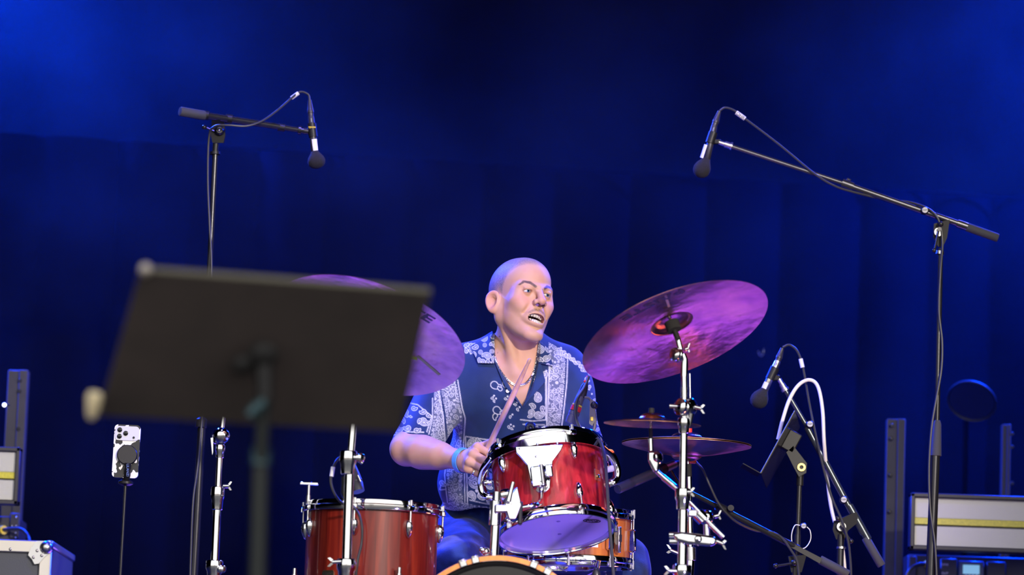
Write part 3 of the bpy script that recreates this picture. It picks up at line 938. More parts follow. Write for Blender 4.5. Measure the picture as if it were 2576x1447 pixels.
# motifs inside the framed fields
for m in ((1186, 1118, 15, 2.6, 1), (1204, 1114, 11, 3.6, -1), (1197, 1217, 22, 0.6, 1), (1188, 1203, 11, 2.0, -1), (1186, 1250, 14, 0.4, -1), (1211, 1252, 13, 1.2, 1), (1230, 1222, 13, 1.7, 1), (1250, 1180, 16, 0.4, 1), (1262, 1250, 18, 2.2, -1), (1310, 1160, 18, 0.9, 1)):
    paisley(RAST, *m)
for m in ((1199, 1238, 4), (1214, 1236, 5), (1205, 1244, 3), (1179, 1190, 2.2), (1226, 1245, 3), (1222, 1200, 3)): ring(RAST, *m, fill=0.9)
flower(RAST, 1233, 1263, 10); flower(RAST, 1215, 1243, 5)
for m in ((1352, 1000, 15, 5.0, 1), (1356, 1044, 15, 0.3, 1), (1336, 1040, 13, 1.4, -1), (1365, 1028, 9, 2.2, 1), (1343, 952, 11, 0.7, 1), (1369, 942, 12, 1.9, -1), (1340, 1022, 10, 4.4, 1)): paisley(RAST, *m)
# loose curls on the plain panels
for cu, cv, s_, a in ((1246, 968, 15, 0.9), (1252, 1032, 15, 1.0), (1246, 1048, 10, 2.3), (1270, 965, 9, 2.2), (1345, 1078, 9, 0.3)):
    paisley(RAST, cu, cv, s_, a, 1, False)
    paisley(RAST, cu + 12, cv + 9, s_ * 0.55, a + 2.4, -1, False)
for cu, cv in ((1238, 1001), (1243, 1008), (1272, 1003), (1284, 1049), (1280, 1075), (1287, 1079), (1320, 985), (1296, 1018), (1302, 1030)):
    paisley(RAST, cu, cv, 6, cu * 1.7, 1, False); ring(RAST, cu + 5, cv - 6, 2.2, fill=1.0)
# right sleeve field with its frame
chain(RAST, [(1027, 1013), (1052, 1017), (1088, 1045), (1076, 1084)]); chain(RAST, [(990, 1093), (1030, 1083), (1070, 1084)])
for m in ((1043, 1026, 9, 0.6, 1), (1066, 1034, 10, 2.4, -1), (1069, 1058, 15, 0.9, 1), (1023, 1038, 11, 1.8, 1), (1015, 1056, 9, 0.4, -1), (1080, 1043, 8, 1.0, 1), (1058, 1056, 8, 2.6, 1), (1005, 1078, 12, 0.5, 1), (1028, 1074, 11, 2.5, -1), (1052, 1079, 10, 0.4, 1), (993, 1086, 8, 1.0, 1), (1035, 1046, 6, 1.0, 1), (1020, 1018, 8, 0.2, 1)): paisley(RAST, *m)
# left sleeve (right of the picture), shoulder and hem bands
for m in ((1507, 1068, 8, 4.2, 1), (1504, 1082, 7, 2.0, -1), (1516, 1104, 10, 4.6, 1), (1478, 955, 8, 1.4, 1), (1484, 975, 7, 2.4, 1), (1468, 930, 8, 0.5, 1), (1497, 1010, 7, 3.0, 1), (1500, 1040, 8, 1.0, -1), (1490, 1130, 9, 1.0, 1)): paisley(RAST, *m)
for m in ((1511, 1073, 2), (1517, 1088, 2.4), (1490, 992, 2.2)): ring(RAST, *m, fill=1.0)
for k in range(15): paisley(RAST, 1408 + k * 6.0, 878 + k * 4.4 + (k % 2) * 4, 7, k * 1.3, 1 - 2 * (k % 2))
for k in range(12): paisley(RAST, 1172 + (k % 6) * 11, 868 + (k // 6) * 14, 8, k * 1.9, 1 - 2 * (k % 2))
dense(RAST, [(1085, 1276), (1165, 1270), (1240, 1282), (1330, 1288), (1330, 1312), (1085, 1308)], 6)
chain(RAST, [(1180, 1262), (1215, 1270), (1260, 1278), (1330, 1282)])
chain(RAST, [(1110, 1215), (1104, 1240), (1122, 1236)]); paisley(RAST, 1112, 1222, 11, 1.0, 1)
dense(RAST2, [(1170, 840), (1245, 836), (1246, 916), (1172, 916)], 11, 0.0, (9, 17), 1.15)
dense(RAST2, [(1338, 850), (1395, 850), (1395, 925), (1338, 925)], 12, 0.0, (9, 16), 1.2)

def sample(ras, V):
    u, v = plane_uv(V)
    i = np.clip(((v - RV[0]) * RS), 0, ras.shape[0] - 1.001); j = np.clip(((u - RU[0]) * RS), 0, ras.shape[1] - 1.001)
    i0 = i.astype(int); j0 = j.astype(int); fi = i - i0; fj = j - j0
    return ras[i0, j0] * (1 - fi) * (1 - fj) + ras[i0 + 1, j0] * fi * (1 - fj) + ras[i0, j0 + 1] * (1 - fi) * fj + ras[i0 + 1, j0 + 1] * fi * fj
NAVY, CREAM = (0.010, 0.027, 0.100), (0.66, 0.66, 0.68)
def print_colour(ras, V):
    m = sample(ras, V)
    c = mix(np.tile(A3(NAVY), (len(V), 1)), (0.014, 0.036, 0.125), sstep(vnoise(V, 30), 0.3, 0.8))
    return mix(c, CREAM, m)

SLR = (SR, W(1044, 1121, -0.13), 0.072, 0.070)
SLL = (SL, W(1461, 1132, 0.00), 0.070, 0.068)
def sd_sleeve(p): return np.minimum(rcone(p, *SLR), rcone(p, *SLL))
def sd_shirt(p):
    t = sd_torso(p, 0.016)
    x, z = p[:, 0], p[:, 2]
    d = smin(t, sd_sleeve(p), 0.045)
    low = ell(p, W(1262, 1215, 0.115), (0.176, 0.135, 0.110))       # loose cloth over the belt
    d = smin(d, low, 0.06)
    f = 0.0030 * np.sin(30 * x + 22 * z + 2.0 * np.sin(11 * z)) + 0.0022 * np.sin(55 * x - 34 * z + 1.7 * np.sin(17 * x)) + 0.0034 * np.sin(26 * (x + 0.35 * z) + 1.5) * np.clip((1.13 - z) * 3.0, 0, 1)
    return d + f
HEMV = 1291.0
sgx = np.arange(W(955, 1000)[0], W(1550, 1000)[0], 0.0018); sgy = np.arange(Y0 - 0.24, Y0 + 0.40, 0.0036)
sgz = np.arange(W(1240, 1335)[2], W(1300, 830)[2], 0.0018)
sV, sQ = surface_net(sgx, sgy, sgz, sd_shirt)
s32 = sV.astype(f32)
uu, vv = plane_uv(sV)
keep = vv < HEMV + 4 * np.sin(sV[:, 0] * 18) + 5 * np.sin(sV[:, 0] * 41 + 1)
tors = sd_torso(s32, 0.016)
for c in (SLR, SLL):
    a, b = A3(c[0]), A3(c[1]); axs = A3((-0.10, -0.15, -1.0)) if c is SLR else (b - a); axs = axs / np.linalg.norm(axs)
    e = rcone(s32, *c)
    keep &= ~(((s32 - b) @ axs > 0.006 * np.sin(vv * 0.09)) & (e < tors - 0.002) & (np.linalg.norm(s32 - b, axis=1) < 0.13))
VNECK = [(1236, 700), (1240, 880), (1252, 925), (1285, 980), (1313, 1022), (1336, 980), (1350, 925), (1357, 880), (1362, 700)]
inv = np.zeros(len(sV), bool)
for i in range(len(VNECK)):
    (x1, y1), (x2, y2) = VNECK[i], VNECK[(i + 1) % len(VNECK)]
    if y1 == y2: continue
    inv ^= ((y1 > vv) != (y2 > vv)) & (uu < (x2 - x1) * (vv - y1) / (y2 - y1) + x1)
keep &= ~(inv & (sV[:, 1] < Y0 + 0.04))
keep &= ~(rcone(s32, NT, NB + A3((0, 0.0, 0.004)), 0.062, 0.066) < 0)
sV, sQ = keep_faces(sV, sQ, keep)
SHIRT = tint_mat('printed_viscose', 0.75, 0, 0.25, 700, sheen=0.12, spec=0.3)
shirt = np_mesh('shirt', sV, sQ, SHIRT, person, print_colour(RAST, sV), PBASE)

from mathutils.bvhtree import BVHTree
def bvh_of(V, Q): return BVHTree.FromPolygons([tuple(v) for v in V], [tuple(q) for q in Q])
BV_S = bvh_of(sV, sQ)
_fr = (bV[:, 2] > W(1300, 1040)[2]) & (bV[:, 1] < Y0 + 0.12)
_v, _q = keep_faces(bV, bQ, _fr)
BV_B = bvh_of(_v, _q)
def onto(bv, px, py, lift):
    d = (P(px, py, 10.0) - CAM).normalized()
    h = bv.ray_cast(CAM, d)
    if h[0] is None: return None
    return h[0] - d * lift
def patch(name, quad, lifts, ras, n=64, under=0.0):
    """cloth flap laid over the shirt: quad = 4 corners (pixels), lifts = stand-off at the corners"""
    G = []
    for i in range(n + 1):
        for j in range(n + 1):
            s_, t = i / n, j / n
            w = ((1 - s_) * (1 - t), s_ * (1 - t), s_ * t, (1 - s_) * t)
            px = sum(a * q[0] for a, q in zip(w, quad)); py = sum(a * q[1] for a, q in zip(w, quad)); lf = sum(a * l for a, l in zip(w, lifts))
            hs_ = [h for h in (onto(BV_S, px, py, lf), onto(BV_B, px, py, lf)) if h is not None and h.y < Y0 + 0.10]
            G.append((px, py, min(h.y for h in hs_) if hs_ else None))
    ok = [g[2] for g in G if g[2] is not None]
    med = float(np.median(ok))
    G = [P(g[0], g[1], g[2] if g[2] is not None and abs(g[2] - med) < 0.07 else med) for g in G]
    V = np.array(G); Q = np.array([(i * (n + 1) + j, i * (n + 1) + j + 1, (i + 1) * (n + 1) + j + 1, (i + 1) * (n + 1) + j) for i in range(n) for j in range(n)])
    g = V[:, 1].reshape(n + 1, n + 1)
    for _ in range(30):
        g[1:-1, 1:-1] = (g[1:-1, 1:-1] * 2 + g[:-2, 1:-1] + g[2:, 1:-1] + g[1:-1, :-2] + g[1:-1, 2:]) / 6
    V[:, 1] = g.ravel()
    col_ = print_colour(ras, V) if ras is not None else np.tile(A3((0.014, 0.038, 0.125)), (len(V), 1))
    o = np_mesh(name, V, Q, SHIRT, shirt, col_, PBASE)
    so = o.modifiers.new('thickness', 'SOLIDIFY'); so.thickness = 0.002; so.offset = 1.0
    return o
patch('lapel', [(1239, 900), (1258, 930), (1314, 1026), (1270, 972)], (0.004, 0.005, 0.003, 0.008), None)
patch('lapel', [(1356, 895), (1346, 930), (1316, 1024), (1372, 960)], (0.004, 0.005, 0.003, 0.008), None)
patch('collar', [(1244, 838), (1243, 915), (1203, 914), (1184, 872)], (0.006, 0.008, 0.012, 0.008), RAST2)
patch('collar', [(1356, 856), (1350, 913), (1391, 920), (1380, 878)], (0.006, 0.008, 0.012, 0.008), RAST2)
BUTTON = mat('shell_button', (0.75, 0.73, 0.68), 0.3)
for px, py in ((1277, 984), (1324, 999), (1329, 1085)):
    h = onto(BV_S, px, py, 0.006)
    if h: MB().lathe([(0.0052, -0.001), (0.0056, 0), (0.0050, 0.0010), (0.003, 0.0005), (0, 0.0005)], h, CAM - h, 16).build('button', BUTTON, shirt)

# silver curb chain
SILV = mat('silver', (0.80, 0.79, 0.78), 0.18, 1.0)
cp = []
for px, py in ((1241, 868), (1243, 890), (1250, 915), (1262, 938), (1278, 957), (1297, 969), (1315, 968), (1330, 958), (1342, 938), (1349, 912), (1353, 885), (1355, 866)):
    h = onto(BV_B, px, py, 0.004)
    if h: cp.append(h)
cc = catmull(cp, 10); ln = [0]
for a, b in zip(cc[:-1], cc[1:]): ln.append(ln[-1] + (b - a).length)
mb = MB(); k = 0
for t in np.arange(0.002, ln[-1], 0.0042):
    i = next(i for i in range(len(ln)) if ln[i] >= t)
    p_, tg = cc[i], (cc[min(i + 1, len(cc) - 1)] - cc[i - 1]).normalized()
    nv = (CAM - p_).normalized(); sd = tg.cross(nv).normalized()
    a_ = (tg * 0.8 + sd * 0.6).normalized(); b_ = nv.cross(a_)
    mb.tube([p_ + (a_ * math.cos(q) * 0.0034 + b_ * math.sin(q) * 0.0021) for q in np.linspace(0, 2 * math.pi, 9)[:-1]], 0.0010, 5, closed=True)
mb.build('necklace', SILV, person)

# wrist band and ring on the raised right hand
fa = Vector((WR - ER).tolist()).normalized(); wc = Vector((A3(WR) + (A3(ER) - A3(WR)) * 0.035).tolist())
MB().lathe([(0.0345, -0.0085), (0.0355, -0.008), (0.0345, 0.008), (0.0335, 0.0085), (0.0325, 0.008), (0.0335, -0.0085)], wc, fa, 40, closed=True).build('wristband', mat('light_blue_wristband', (0.10, 0.36, 0.85), 0.5, bump=0.2, bscale=200), person)
rp, rq = Vector(FING_R[3][0][0].tolist()), Vector(FING_R[3][0][1].tolist())
MB().lathe([(0.0098, -0.0018), (0.0112, -0.0016), (0.0112, 0.0016), (0.0098, 0.0018)], rp.lerp(rq, 0.75), rq - rp, 24, closed=True).build('finger_ring', SILV, person)

# jeans, shoes
def sd_jeans(p):
    d = None
    for c in LEGS:
        e = rcone(p, c[0], c[1], c[2] + 0.013, c[3] + 0.018); d = e if d is None else smin(d, e, 0.03)
    d = smin(d, ell(p, TORSO[2][1], (0.165, 0.122, 0.115)), 0.05)
    d = smin(d, ell(p, TORSO[1][1], (0.160, 0.115, 0.178)), 0.04)
    x, y_, z = p.T
    return d + 0.003 * np.sin(60 * z + 18 * x + 25 * y_) + 0.0025 * np.sin(42 * x - 30 * y_ + 3 * np.sin(20 * z))
jV, jQ = surface_net(np.arange(W(1050, 1400)[0], W(1680, 1400)[0], 0.006), np.arange(Y0 - 0.46, Y0 + 0.46, 0.006), np.arange(FZ + 0.05, W(1240, 1225)[2], 0.006), sd_jeans)
jV, jQ = keep_faces(jV, jQ, (jV[:, 2] > FZ + 0.085) & (jV[:, 2] < W(1240, 1240)[2]))
jc = mix(np.tile(A3((0.008, 0.020, 0.085)), (len(jV), 1)), (0.020, 0.050, 0.20), sstep(vnoise(jV, 24) * 0.6 + vnoise(jV, 90, 2) * 0.4, 0.3, 0.75))
DENIM = tint_mat('blue_denim', 0.85, 0, 0.6, 500, sheen=0.2, spec=0.25)
np_mesh('jeans', jV, jQ, DENIM, person, jc, PBASE)
SHOE = mat('dark_canvas_shoe', (0.03, 0.03, 0.035), 0.8, bump=0.3, bscale=300)
for an in (ANR, ANL):
    a = Vector(an.tolist()); a.z = FZ
    pts = [a + Vector((sx * w_, y_, z_)) for sx in (-1, 1) for (w_, y_, z_) in ((0.034, 0.07, 0.005), (0.036, 0.07, 0.05), (0.03, 0.05, 0.10), (0.03, -0.03, 0.10), (0.045, -0.10, 0.055), (0.048, -0.12, 0.005), (0.036, -0.19, 0.04), (0.034, -0.20, 0.005))]
    MB().hull(pts).build('shoe', SHOE, person, sharp=60)

# ================================================================= stool and drums
stool = thing('drum_stool', 'round black drum stool under the drummer', 'stool', (PBASE.x, PBASE.y + 0.05, FZ))
sz = float(HIPR[2]) - 0.112
MB().lathe([(0, -0.075), (0.15, -0.075), (0.165, -0.06), (0.168, -0.02), (0.15, -0.004), (0, 0.0)], (PBASE.x, PBASE.y + 0.05, sz), (0, 0, 1), 36).build('seat', RUBBER, stool)
MB().cyl((PBASE.x, PBASE.y + 0.05, FZ + 0.12), (PBASE.x, PBASE.y + 0.05, sz - 0.075), 0.014).build('post', CHROME, stool)
for k in range(3):
    a = k * 2.094 + 0.5
    MB().tube([(PBASE.x + 0.014 * math.cos(a), PBASE.y + 0.05 + 0.014 * math.sin(a), FZ + 0.24), (PBASE.x + 0.24 * math.cos(a), PBASE.y + 0.05 + 0.24 * math.sin(a), FZ + 0.012)], 0.009, 10).build('leg', CHROME, stool)

def wood_mat(name, dark, mid, light, scale, coat=1.0, rough=0.35):
    m = mat(name, mid, rough, coat=coat, spec=0.2)
    nt = m.node_tree; N = nt.nodes; L = nt.links
    tc = N.new('ShaderNodeTexCoord'); mp = N.new('ShaderNodeMapping'); mp.inputs['Scale'].default_value = (scale, scale, scale * 0.06)
    nz = N.new('ShaderNodeTexNoise'); nz.inputs['Scale'].default_value = 1.0; nz.inputs['Detail'].default_value = 6; nz.inputs['Distortion'].default_value = 0.6
    r = N.new('ShaderNodeValToRGB'); e = r.color_ramp.elements
    e[0].position = 0.28; e[0].color = (*dark, 1); e[1].position = 0.75; e[1].color = (*light, 1)
    k = e.new(0.5); k.color = (*mid, 1)
    L.new(tc.outputs['Object'], mp.inputs['Vector']); L.new(mp.outputs['Vector'], nz.inputs['Vector']); L.new(nz.outputs['Fac'], r.inputs['Fac']); L.new(r.outputs['Color'], N['Principled BSDF'].inputs['Base Color'])
    return m
CHERRY = wood_mat('cherry_lacquer', (0.15, 0.006, 0.008), (0.32, 0.012, 0.016), (0.46, 0.028, 0.026), 60, 0.7)
WALNUT = wood_mat('cherry_walnut_lacquer', (0.065, 0.005, 0.004), (0.150, 0.010, 0.007), (0.30, 0.032, 0.012), 45, 0.45)
MAPLE = wood_mat('amber_wood', (0.22, 0.055, 0.012), (0.38, 0.10, 0.018), (0.58, 0.20, 0.035), 40, 0.8)
HOOPW = wood_mat('orange_maple_hoop', (0.62, 0.21, 0.03), (0.75, 0.28, 0.045), (0.85, 0.36, 0.07), 30, 1.0)
HEADC = mat('violet_lit_film_head', (0.56, 0.46, 0.86), 0.30, noise=(0.50, 0.41, 0.80), bscale=5, coat=0.4)  # violet light on the clear skin is put into its base colour
HEADW = mat('coated_head', (0.70, 0.69, 0.66), 0.6, noise=(0.6, 0.59, 0.57), bscale=18)
HEADB = mat('black_film_head', (0.010, 0.010, 0.011), 0.18, rnoise=0.04, bscale=6)
BADGE = mat('badge_metal', (0.55, 0.47, 0.30), 0.3, 1.0)

class Drum:
    """drum with axis A (towards the batter side), centre C; angles are measured from the side that faces the audience"""
    def __init__(s, root, C, A, Rr, depth):
        s.root, s.C, s.A, s.R, s.D = root, Vector(C), Vector(A).normalized(), Rr, depth
        n = Vector((0, -1, 0)); s.n = (n - s.A * n.dot(s.A)).normalized(); s.t = s.A.cross(s.n) * -1
        if s.t.x < 0: s.t = -s.t
    def pt(s, r, deg, h):
        a = R(deg); return s.C + s.n * (r * math.cos(a)) + s.t * (r * math.sin(a)) + s.A * h
    def out(s, deg): a = R(deg); return (s.n * math.cos(a) + s.t * math.sin(a))
    def tan(s, deg): a = R(deg); return (s.t * math.cos(a) - s.n * math.sin(a))
    def lathe(s, prof, name, m, n=72, closed=True, parent=None):
        return MB().lathe(prof, s.C, s.A, n, closed=closed, hint=s.n).build(name, m, parent or s.root)
    def shell(s, m):
        h = s.D / 2; R_ = s.R
        return s.lathe([(R_, -h), (R_, h), (R_ - 0.007, h), (R_ - 0.007, -h)], 'shell', m, 96)
    def hoops(s, m=None):
        for sg, nm in ((1, 'batter_hoop'), (-1, 'resonant_hoop')):
            h = sg * s.D / 2; R_ = s.R
            pr = [(R_ + 0.003, h - sg * 0.012), (R_ + 0.0125, h - sg * 0.012), (R_ + 0.0135, h - sg * 0.010), (R_ + 0.0135, h + sg * 0.002), (R_ + 0.0095, h + sg * 0.005), (R_ + 0.0095, h + sg * 0.014), (R_ + 0.0085, h + sg * 0.016), (R_ + 0.0045, h + sg * 0.016), (R_ + 0.003, h + sg * 0.010)]
            s.lathe(pr, nm, m or CHROME, 96)
    def heads(s, top, bot):
        h = s.D / 2
        for sg, m, nm in ((1, top, 'batter_head'), (-1, bot, 'resonant_head')):
            s.lathe([(s.R + 0.003, h * sg - sg * 0.004), (s.R + 0.003, h * sg), (s.R - 0.002, h * sg + sg * 0.004), (s.R - 0.012, h * sg + sg * 0.003), (0, h * sg + sg * 0.003)], nm, m, 72, False)
    def lug(s, deg, end, drop=0.045, ln=0.026):
        """drop-shaped lug with its own tension rod; end=+1 batter side"""
        o, t = s.out(deg), s.tan(deg)
        hc = end * (s.D / 2 - drop - ln)
        c = s.pt(s.R + 0.004, deg, hc)
        mb = MB().sphere(c, 1.0, 18, ax=s.A * -end, sc=(0.013, 0.011, ln), hint=o)
        for i, v in enumerate(mb.V):                       # pear shape: broad at the rod end
            k = (v - c).dot(s.A * end) / ln
            w = 1.0 + 0.28 * k
            r = (v - c) - s.A * (v - c).dot(s.A); mb.V[i] = c + s.A * (v - c).dot(s.A) + r * w
        lg = mb.build('lug', CHROME, s.root)
        e0 = s.pt(s.R + 0.0125, deg, hc + end * ln * 0.6); e1 = s.pt(s.R + 0.0125, deg, end * (s.D / 2 + 0.004)); e2 = s.pt(s.R + 0.0125, deg, end * (s.D / 2 + 0.018))
        rd = MB().cyl(e0, e1, 0.0028, n=10); rd.cyl(e1, e2, 0.0042, n=8)
        rd.build('tension_rod', STEEL, lg)
        MB().box(s.pt(s.R + 0.013, deg, end * (s.D / 2 - 0.004)), (0.009, 0.006, 0.007), (t, o, s.A), 0.002).build('hoop_ear', CHROME, lg)
        return lg
    def wrap(s, r, deg, h):
        """lettering bent round the shell"""
        return lambda v: s.pt(r + v.z, deg + math.degrees(v.x / r), h + v.y)

# ---- rack tom
tomA = Vector((-0.145, 0.262, 0.955)).normalized()
tomB = P(1399, 1343, 10.37)
TD = 0.222
rt = thing('rack_tom', 'cherry red rack tom tilted on the bass drum, its lower skin coloured as in violet light', 'drum', tomB)
T = Drum(rt, tomB + tomA * (TD / 2 + 0.012), tomA, 0.152, TD)
T.shell(CHERRY); T.hoops(); T.heads(HEADW, HEADC)
for d in (-51, 27, 98, 170, 240):
    T.lug(d, 1, 0.030, 0.024); T.lug(d, -1, 0.030, 0.024)
# suspension collar under the batter hoop with its front plate and side loops
h = TD / 2
T.lathe([(T.R + 0.0155, h - 0.036), (T.R + 0.0195, h - 0.036), (T.R + 0.0195, h - 0.014), (T.R + 0.0155, h - 0.014)], 'suspension_band', CHROME, 96)
def plane_hit(px, py, q, n):
    d = P(px, py, 10.0) - CAM
    return CAM + d * ((Vector(q) - CAM).dot(n) / d.dot(n))
pn = (T.out(-8) + T.A * 0.0).normalized(); pq = T.pt(T.R + 0.022, -8, 0)
pl = [plane_hit(x, y, pq, pn) for x, y in ((1296, 1124), (1418, 1118), (1412, 1132), (1391, 1160), (1386, 1200), (1384, 1228), (1371, 1240), (1352, 1240), (1337, 1220), (1330, 1190), (1326, 1172), (1308, 1150), (1298, 1140))]
ux = T.tan(-8); uy = T.A
bevel(MB().prism([((p - pq).dot(ux), (p - pq).dot(uy)) for p in pl], pq, ux, uy, 0.006).build('suspension_plate', CHROME, rt, sharp=60), 0.0025)
cb = plane_hit(1357, 1205, pq, pn) + pn * 0.012
brk = MB().box(cb, (0.020, 0.012, 0.030), (ux, pn, uy), 0.004).build('bracket', CHROME, rt)
MB().tube([cb + ux * 0.012 + pn * 0.013 + uy * 0.03, cb + ux * 0.012 + pn * 0.013 - uy * 0.026], 0.0045, 10).build('bracket_bolt', STEEL, brk)
MB().box(cb + ux * 0.030 + uy * 0.012 + pn * 0.004, (0.010, 0.004, 0.018), (ux, pn, uy), 0.003).build('bracket_wing', CHROME, brk)
for x, y in ((1308, 1130), (1352, 1118), (1402, 1116), (1349, 1150)):
    q = plane_hit(x, y, pq, pn) + pn * 0.002
    MB().sphere(q, 0.0036, 10, ax=pn, sc=(1, 1, 0.6)).build('rivet', STEEL, rt)
for sg in (-1, 1):
    pts = [T.pt(T.R + 0.019, sg * 62, h - 0.026), T.pt(T.R + 0.026, sg * 78, h - 0.040), T.pt(T.R + 0.033, sg * 86, h - 0.066), T.pt(T.R + 0.031, sg * 88, h - 0.092), T.pt(T.R + 0.020, sg * 86, h - 0.108), T.pt(T.R + 0.006, sg * 86, h - 0.112)]
    pts = catmull(pts, 6)
    lo = MB().strip(pts, 0.011, T.tan(sg * 86)).build('side_loop', CHROME, rt)
    so = lo.modifiers.new('thickness', 'SOLIDIFY'); so.thickness = 0.003; so.offset = 0
    MB().lathe([(0.0, 0.008), (0.007, 0.007), (0.009, 0.002), (0.009, -0.012), (0, -0.012)], T.pt(T.R + 0.020, sg * 82, h - 0.075), T.out(sg * 82), 16).build('isolation_mount', WHITE if sg > 0 else CHROME, rt)
bdg = MB().prism([(-0.010, -0.016), (0.010, -0.016), (0.012, -0.010), (0.012, 0.010), (0.010, 0.016), (-0.010, 0.016), (-0.012, 0.010), (-0.012, -0.010)], T.pt(T.R + 0.001, 57, 0.0), T.tan(57), T.A, 0.002).build('badge', BADGE, rt)
MB().lathe([(0.0055, 0), (0.0055, 0.003), (0.003, 0.004), (0, 0.002)], T.pt(T.R + 0.002, 57, -0.004), T.out(57), 14).build('vent_grommet', BRASS, bdg)
# maker's oval on the lower skin
hb = -(TD / 2 + 0.0038)
eo = plane_hit(1489, 1311, T.C + T.A * hb, T.A)
ea, eb = T.tan(30), T.A.cross(T.tan(30))
if eb.y > 0: eb = -eb
mb = MB(); nel = 40
ring_ = [eo + ea * (0.026 * math.cos(q)) + eb * (0.0105 * math.sin(q)) for q in np.linspace(0, 2 * math.pi, nel + 1)]
mb.tube(ring_[:-1], 0.0011, 6, closed=True).build('skin_logo_oval', INK, rt)
write_on(rt, 'EVANS', 0.0125, eo, ea, eb, INK, 'skin_lettering', bold=0.0004)
for x, y in ((1405, 1312), (1408, 1344)):
    q = plane_hit(x, y, T.C + T.A * (hb + 0.0002), T.A)
    MB().lathe([(0.0055, -0.0003), (0.0055, -0.0008), (0.003, -0.001), (0.0, -0.001)], q, T.A, 16).build('skin_dot', mat('skin_dot', (0.22, 0.17, 0.48), 0.4), rt)

# ---- floor tom
FY = 10.28
fc = P(938, 1283, FY)
FD = 0.345
ft = thing('floor_tom', 'dark red wooden floor tom with chrome lugs standing at the drummer\'s right hand', 'drum', (fc.x, fc.y, FZ))
Ft = Drum(ft, Vector((fc.x, fc.y, fc.z - FD / 2 - 0.002)), (0.0, 0, 1), 0.176, FD)
Ft.shell(WALNUT); Ft.hoops(); Ft.heads(HEADW, HEADC)
for d in (-98, -64, -13, 34, 88, 135, 180, 222):
    Ft.lug(d, 1, 0.032, 0.025)
for d in (-98, -64, -13, 34, 88, 135, 180, 222):
    Ft.lug(d, -1, 0.032, 0.025)
q0 = Ft.pt(Ft.R + 0.0125, -64, FD / 2 + 0.012); zz = Vector((0, 0, 1))
tk = MB().cyl(q0, q0 + zz * 0.016, 0.006).cyl(q0 + zz * 0.014, q0 + zz * 0.044, 0.0042)
tk.build('t_rod', CHROME, ft)
MB().box(q0 + zz * 0.047, (0.025, 0.005, 0.0045), None, 0.002).build('t_handle', CHROME, ft)
for d, px in ((-88, 745), (24, 1012), (150, None)):
    b = Ft.pt(Ft.R + 0.026, d, 0) if px is None else P(px, 1428, Ft.pt(Ft.R + 0.026, d, 0).y)
    b = Ft.pt(Ft.R + 0.026, d, 0); b.z = P(938, 1428, FY - 0.15).z
    lg = MB().tube([b, Vector((b.x, b.y, FZ + 0.10)), Vector((b.x, b.y, FZ + 0.10)) + Ft.out(d) * 0.03 + Vector((0, 0, -0.05)), Vector((b.x, b.y, FZ + 0.012)) + Ft.out(d) * 0.03], 0.0055, 10).build('leg', CHROME, ft)
    MB().lathe([(0, 0), (0.014, 0), (0.013, 0.02), (0.007, 0.03), (0, 0.03)], Vector((b.x, b.y, FZ)) + Ft.out(d) * 0.03, (0, 0, 1), 14).build('rubber_foot', RUBBER, lg)
    MB().box(Ft.pt(Ft.R + 0.016, d, b.z - Ft.C.z - 0.055), (0.016, 0.018, 0.024), (Ft.tan(d), Ft.out(d), Ft.A), 0.004).build('leg_bracket', CHROME, ft)
    MB().lathe([(0, 0.012), (0.0085, 0.012), (0.0085, -0.014), (0, -0.014)], Vector((b.x, b.y, b.z - 0.028)), (0, 0, 1), 14).build('memory_lock', CHROME, lg)
fbd = -37
bh = P(835, 1443, FY - 0.14).z - Ft.C.z
b2 = MB().prism([(-0.016, -0.020), (0.016, -0.020), (0.020, -0.014), (0.020, 0.014), (0.016, 0.020), (-0.016, 0.020), (-0.020, 0.014), (-0.020, -0.014)], Ft.pt(Ft.R + 0.0005, fbd, bh - 0.012), Ft.tan(fbd), Ft.A, 0.003).build('badge', BADGE, ft)
write_on(b2, 'GRETSCH', 0.0085, Ft.pt(Ft.R + 0.0022, fbd, bh - 0.001), Ft.tan(fbd), Ft.A, INK, bold=0.0002)
MB().lathe([(0.007, 0), (0.007, 0.004), (0.004, 0.005), (0, 0.003)], Ft.pt(Ft.R + 0.001, fbd, bh - 0.016), Ft.out(fbd), 16).build('vent_grommet', BRASS, b2)

# ---- snare drum
SY = 10.745
sc_ = P(1430, 1298, SY)
sn = thing('snare_drum', 'amber wooden snare drum with chrome box lugs behind the tilted red tom', 'drum', (sc_.x, sc_.y, sc_.z - 0.16))
SD = 0.130
Sn = Drum(sn, Vector((sc_.x, sc_.y, sc_.z - SD / 2)), (-0.01, -0.02, 1), 0.176, SD)
Sn.shell(MAPLE); Sn.hoops(); Sn.heads(HEADW, HEADC)
for d in (-72, -36, 0, 38, 75, 108, 144, 180, 216, 252):
    o, t = Sn.out(d), Sn.tan(d)
    lg = MB().box(Sn.pt(Sn.R + 0.010, d, -0.004), (0.0095, 0.010, 0.032), (t, o, Sn.A), 0.004).build('box_lug', CHROME, sn)
    for e in (1, -1):
        MB().cyl(Sn.pt(Sn.R + 0.0125, d, e * 0.026), Sn.pt(Sn.R + 0.0125, d, e * (SD / 2 + 0.004)), 0.0028, n=10).cyl(Sn.pt(Sn.R + 0.0125, d, e * (SD / 2 - 0.006)), Sn.pt(Sn.R + 0.0125, d, e * (SD / 2 + 0.018)), 0.0045, n=8).build('tension_rod', STEEL, lg)
lb_d = 20.5; lb_h = -0.012
V = []; F = []
for i in range(9):
    for j in (0, 1):
        V.append(Sn.pt(Sn.R + 0.0006, lb_d - 7.0 + 14.0 * i / 8, lb_h - 0.018 + 0.036 * j))
for i in range(8): F.append((2 * i, 2 * i + 2, 2 * i + 3, 2 * i + 1))
lab = MB().add(V, F).build('paper_label', WTAPE, sn)
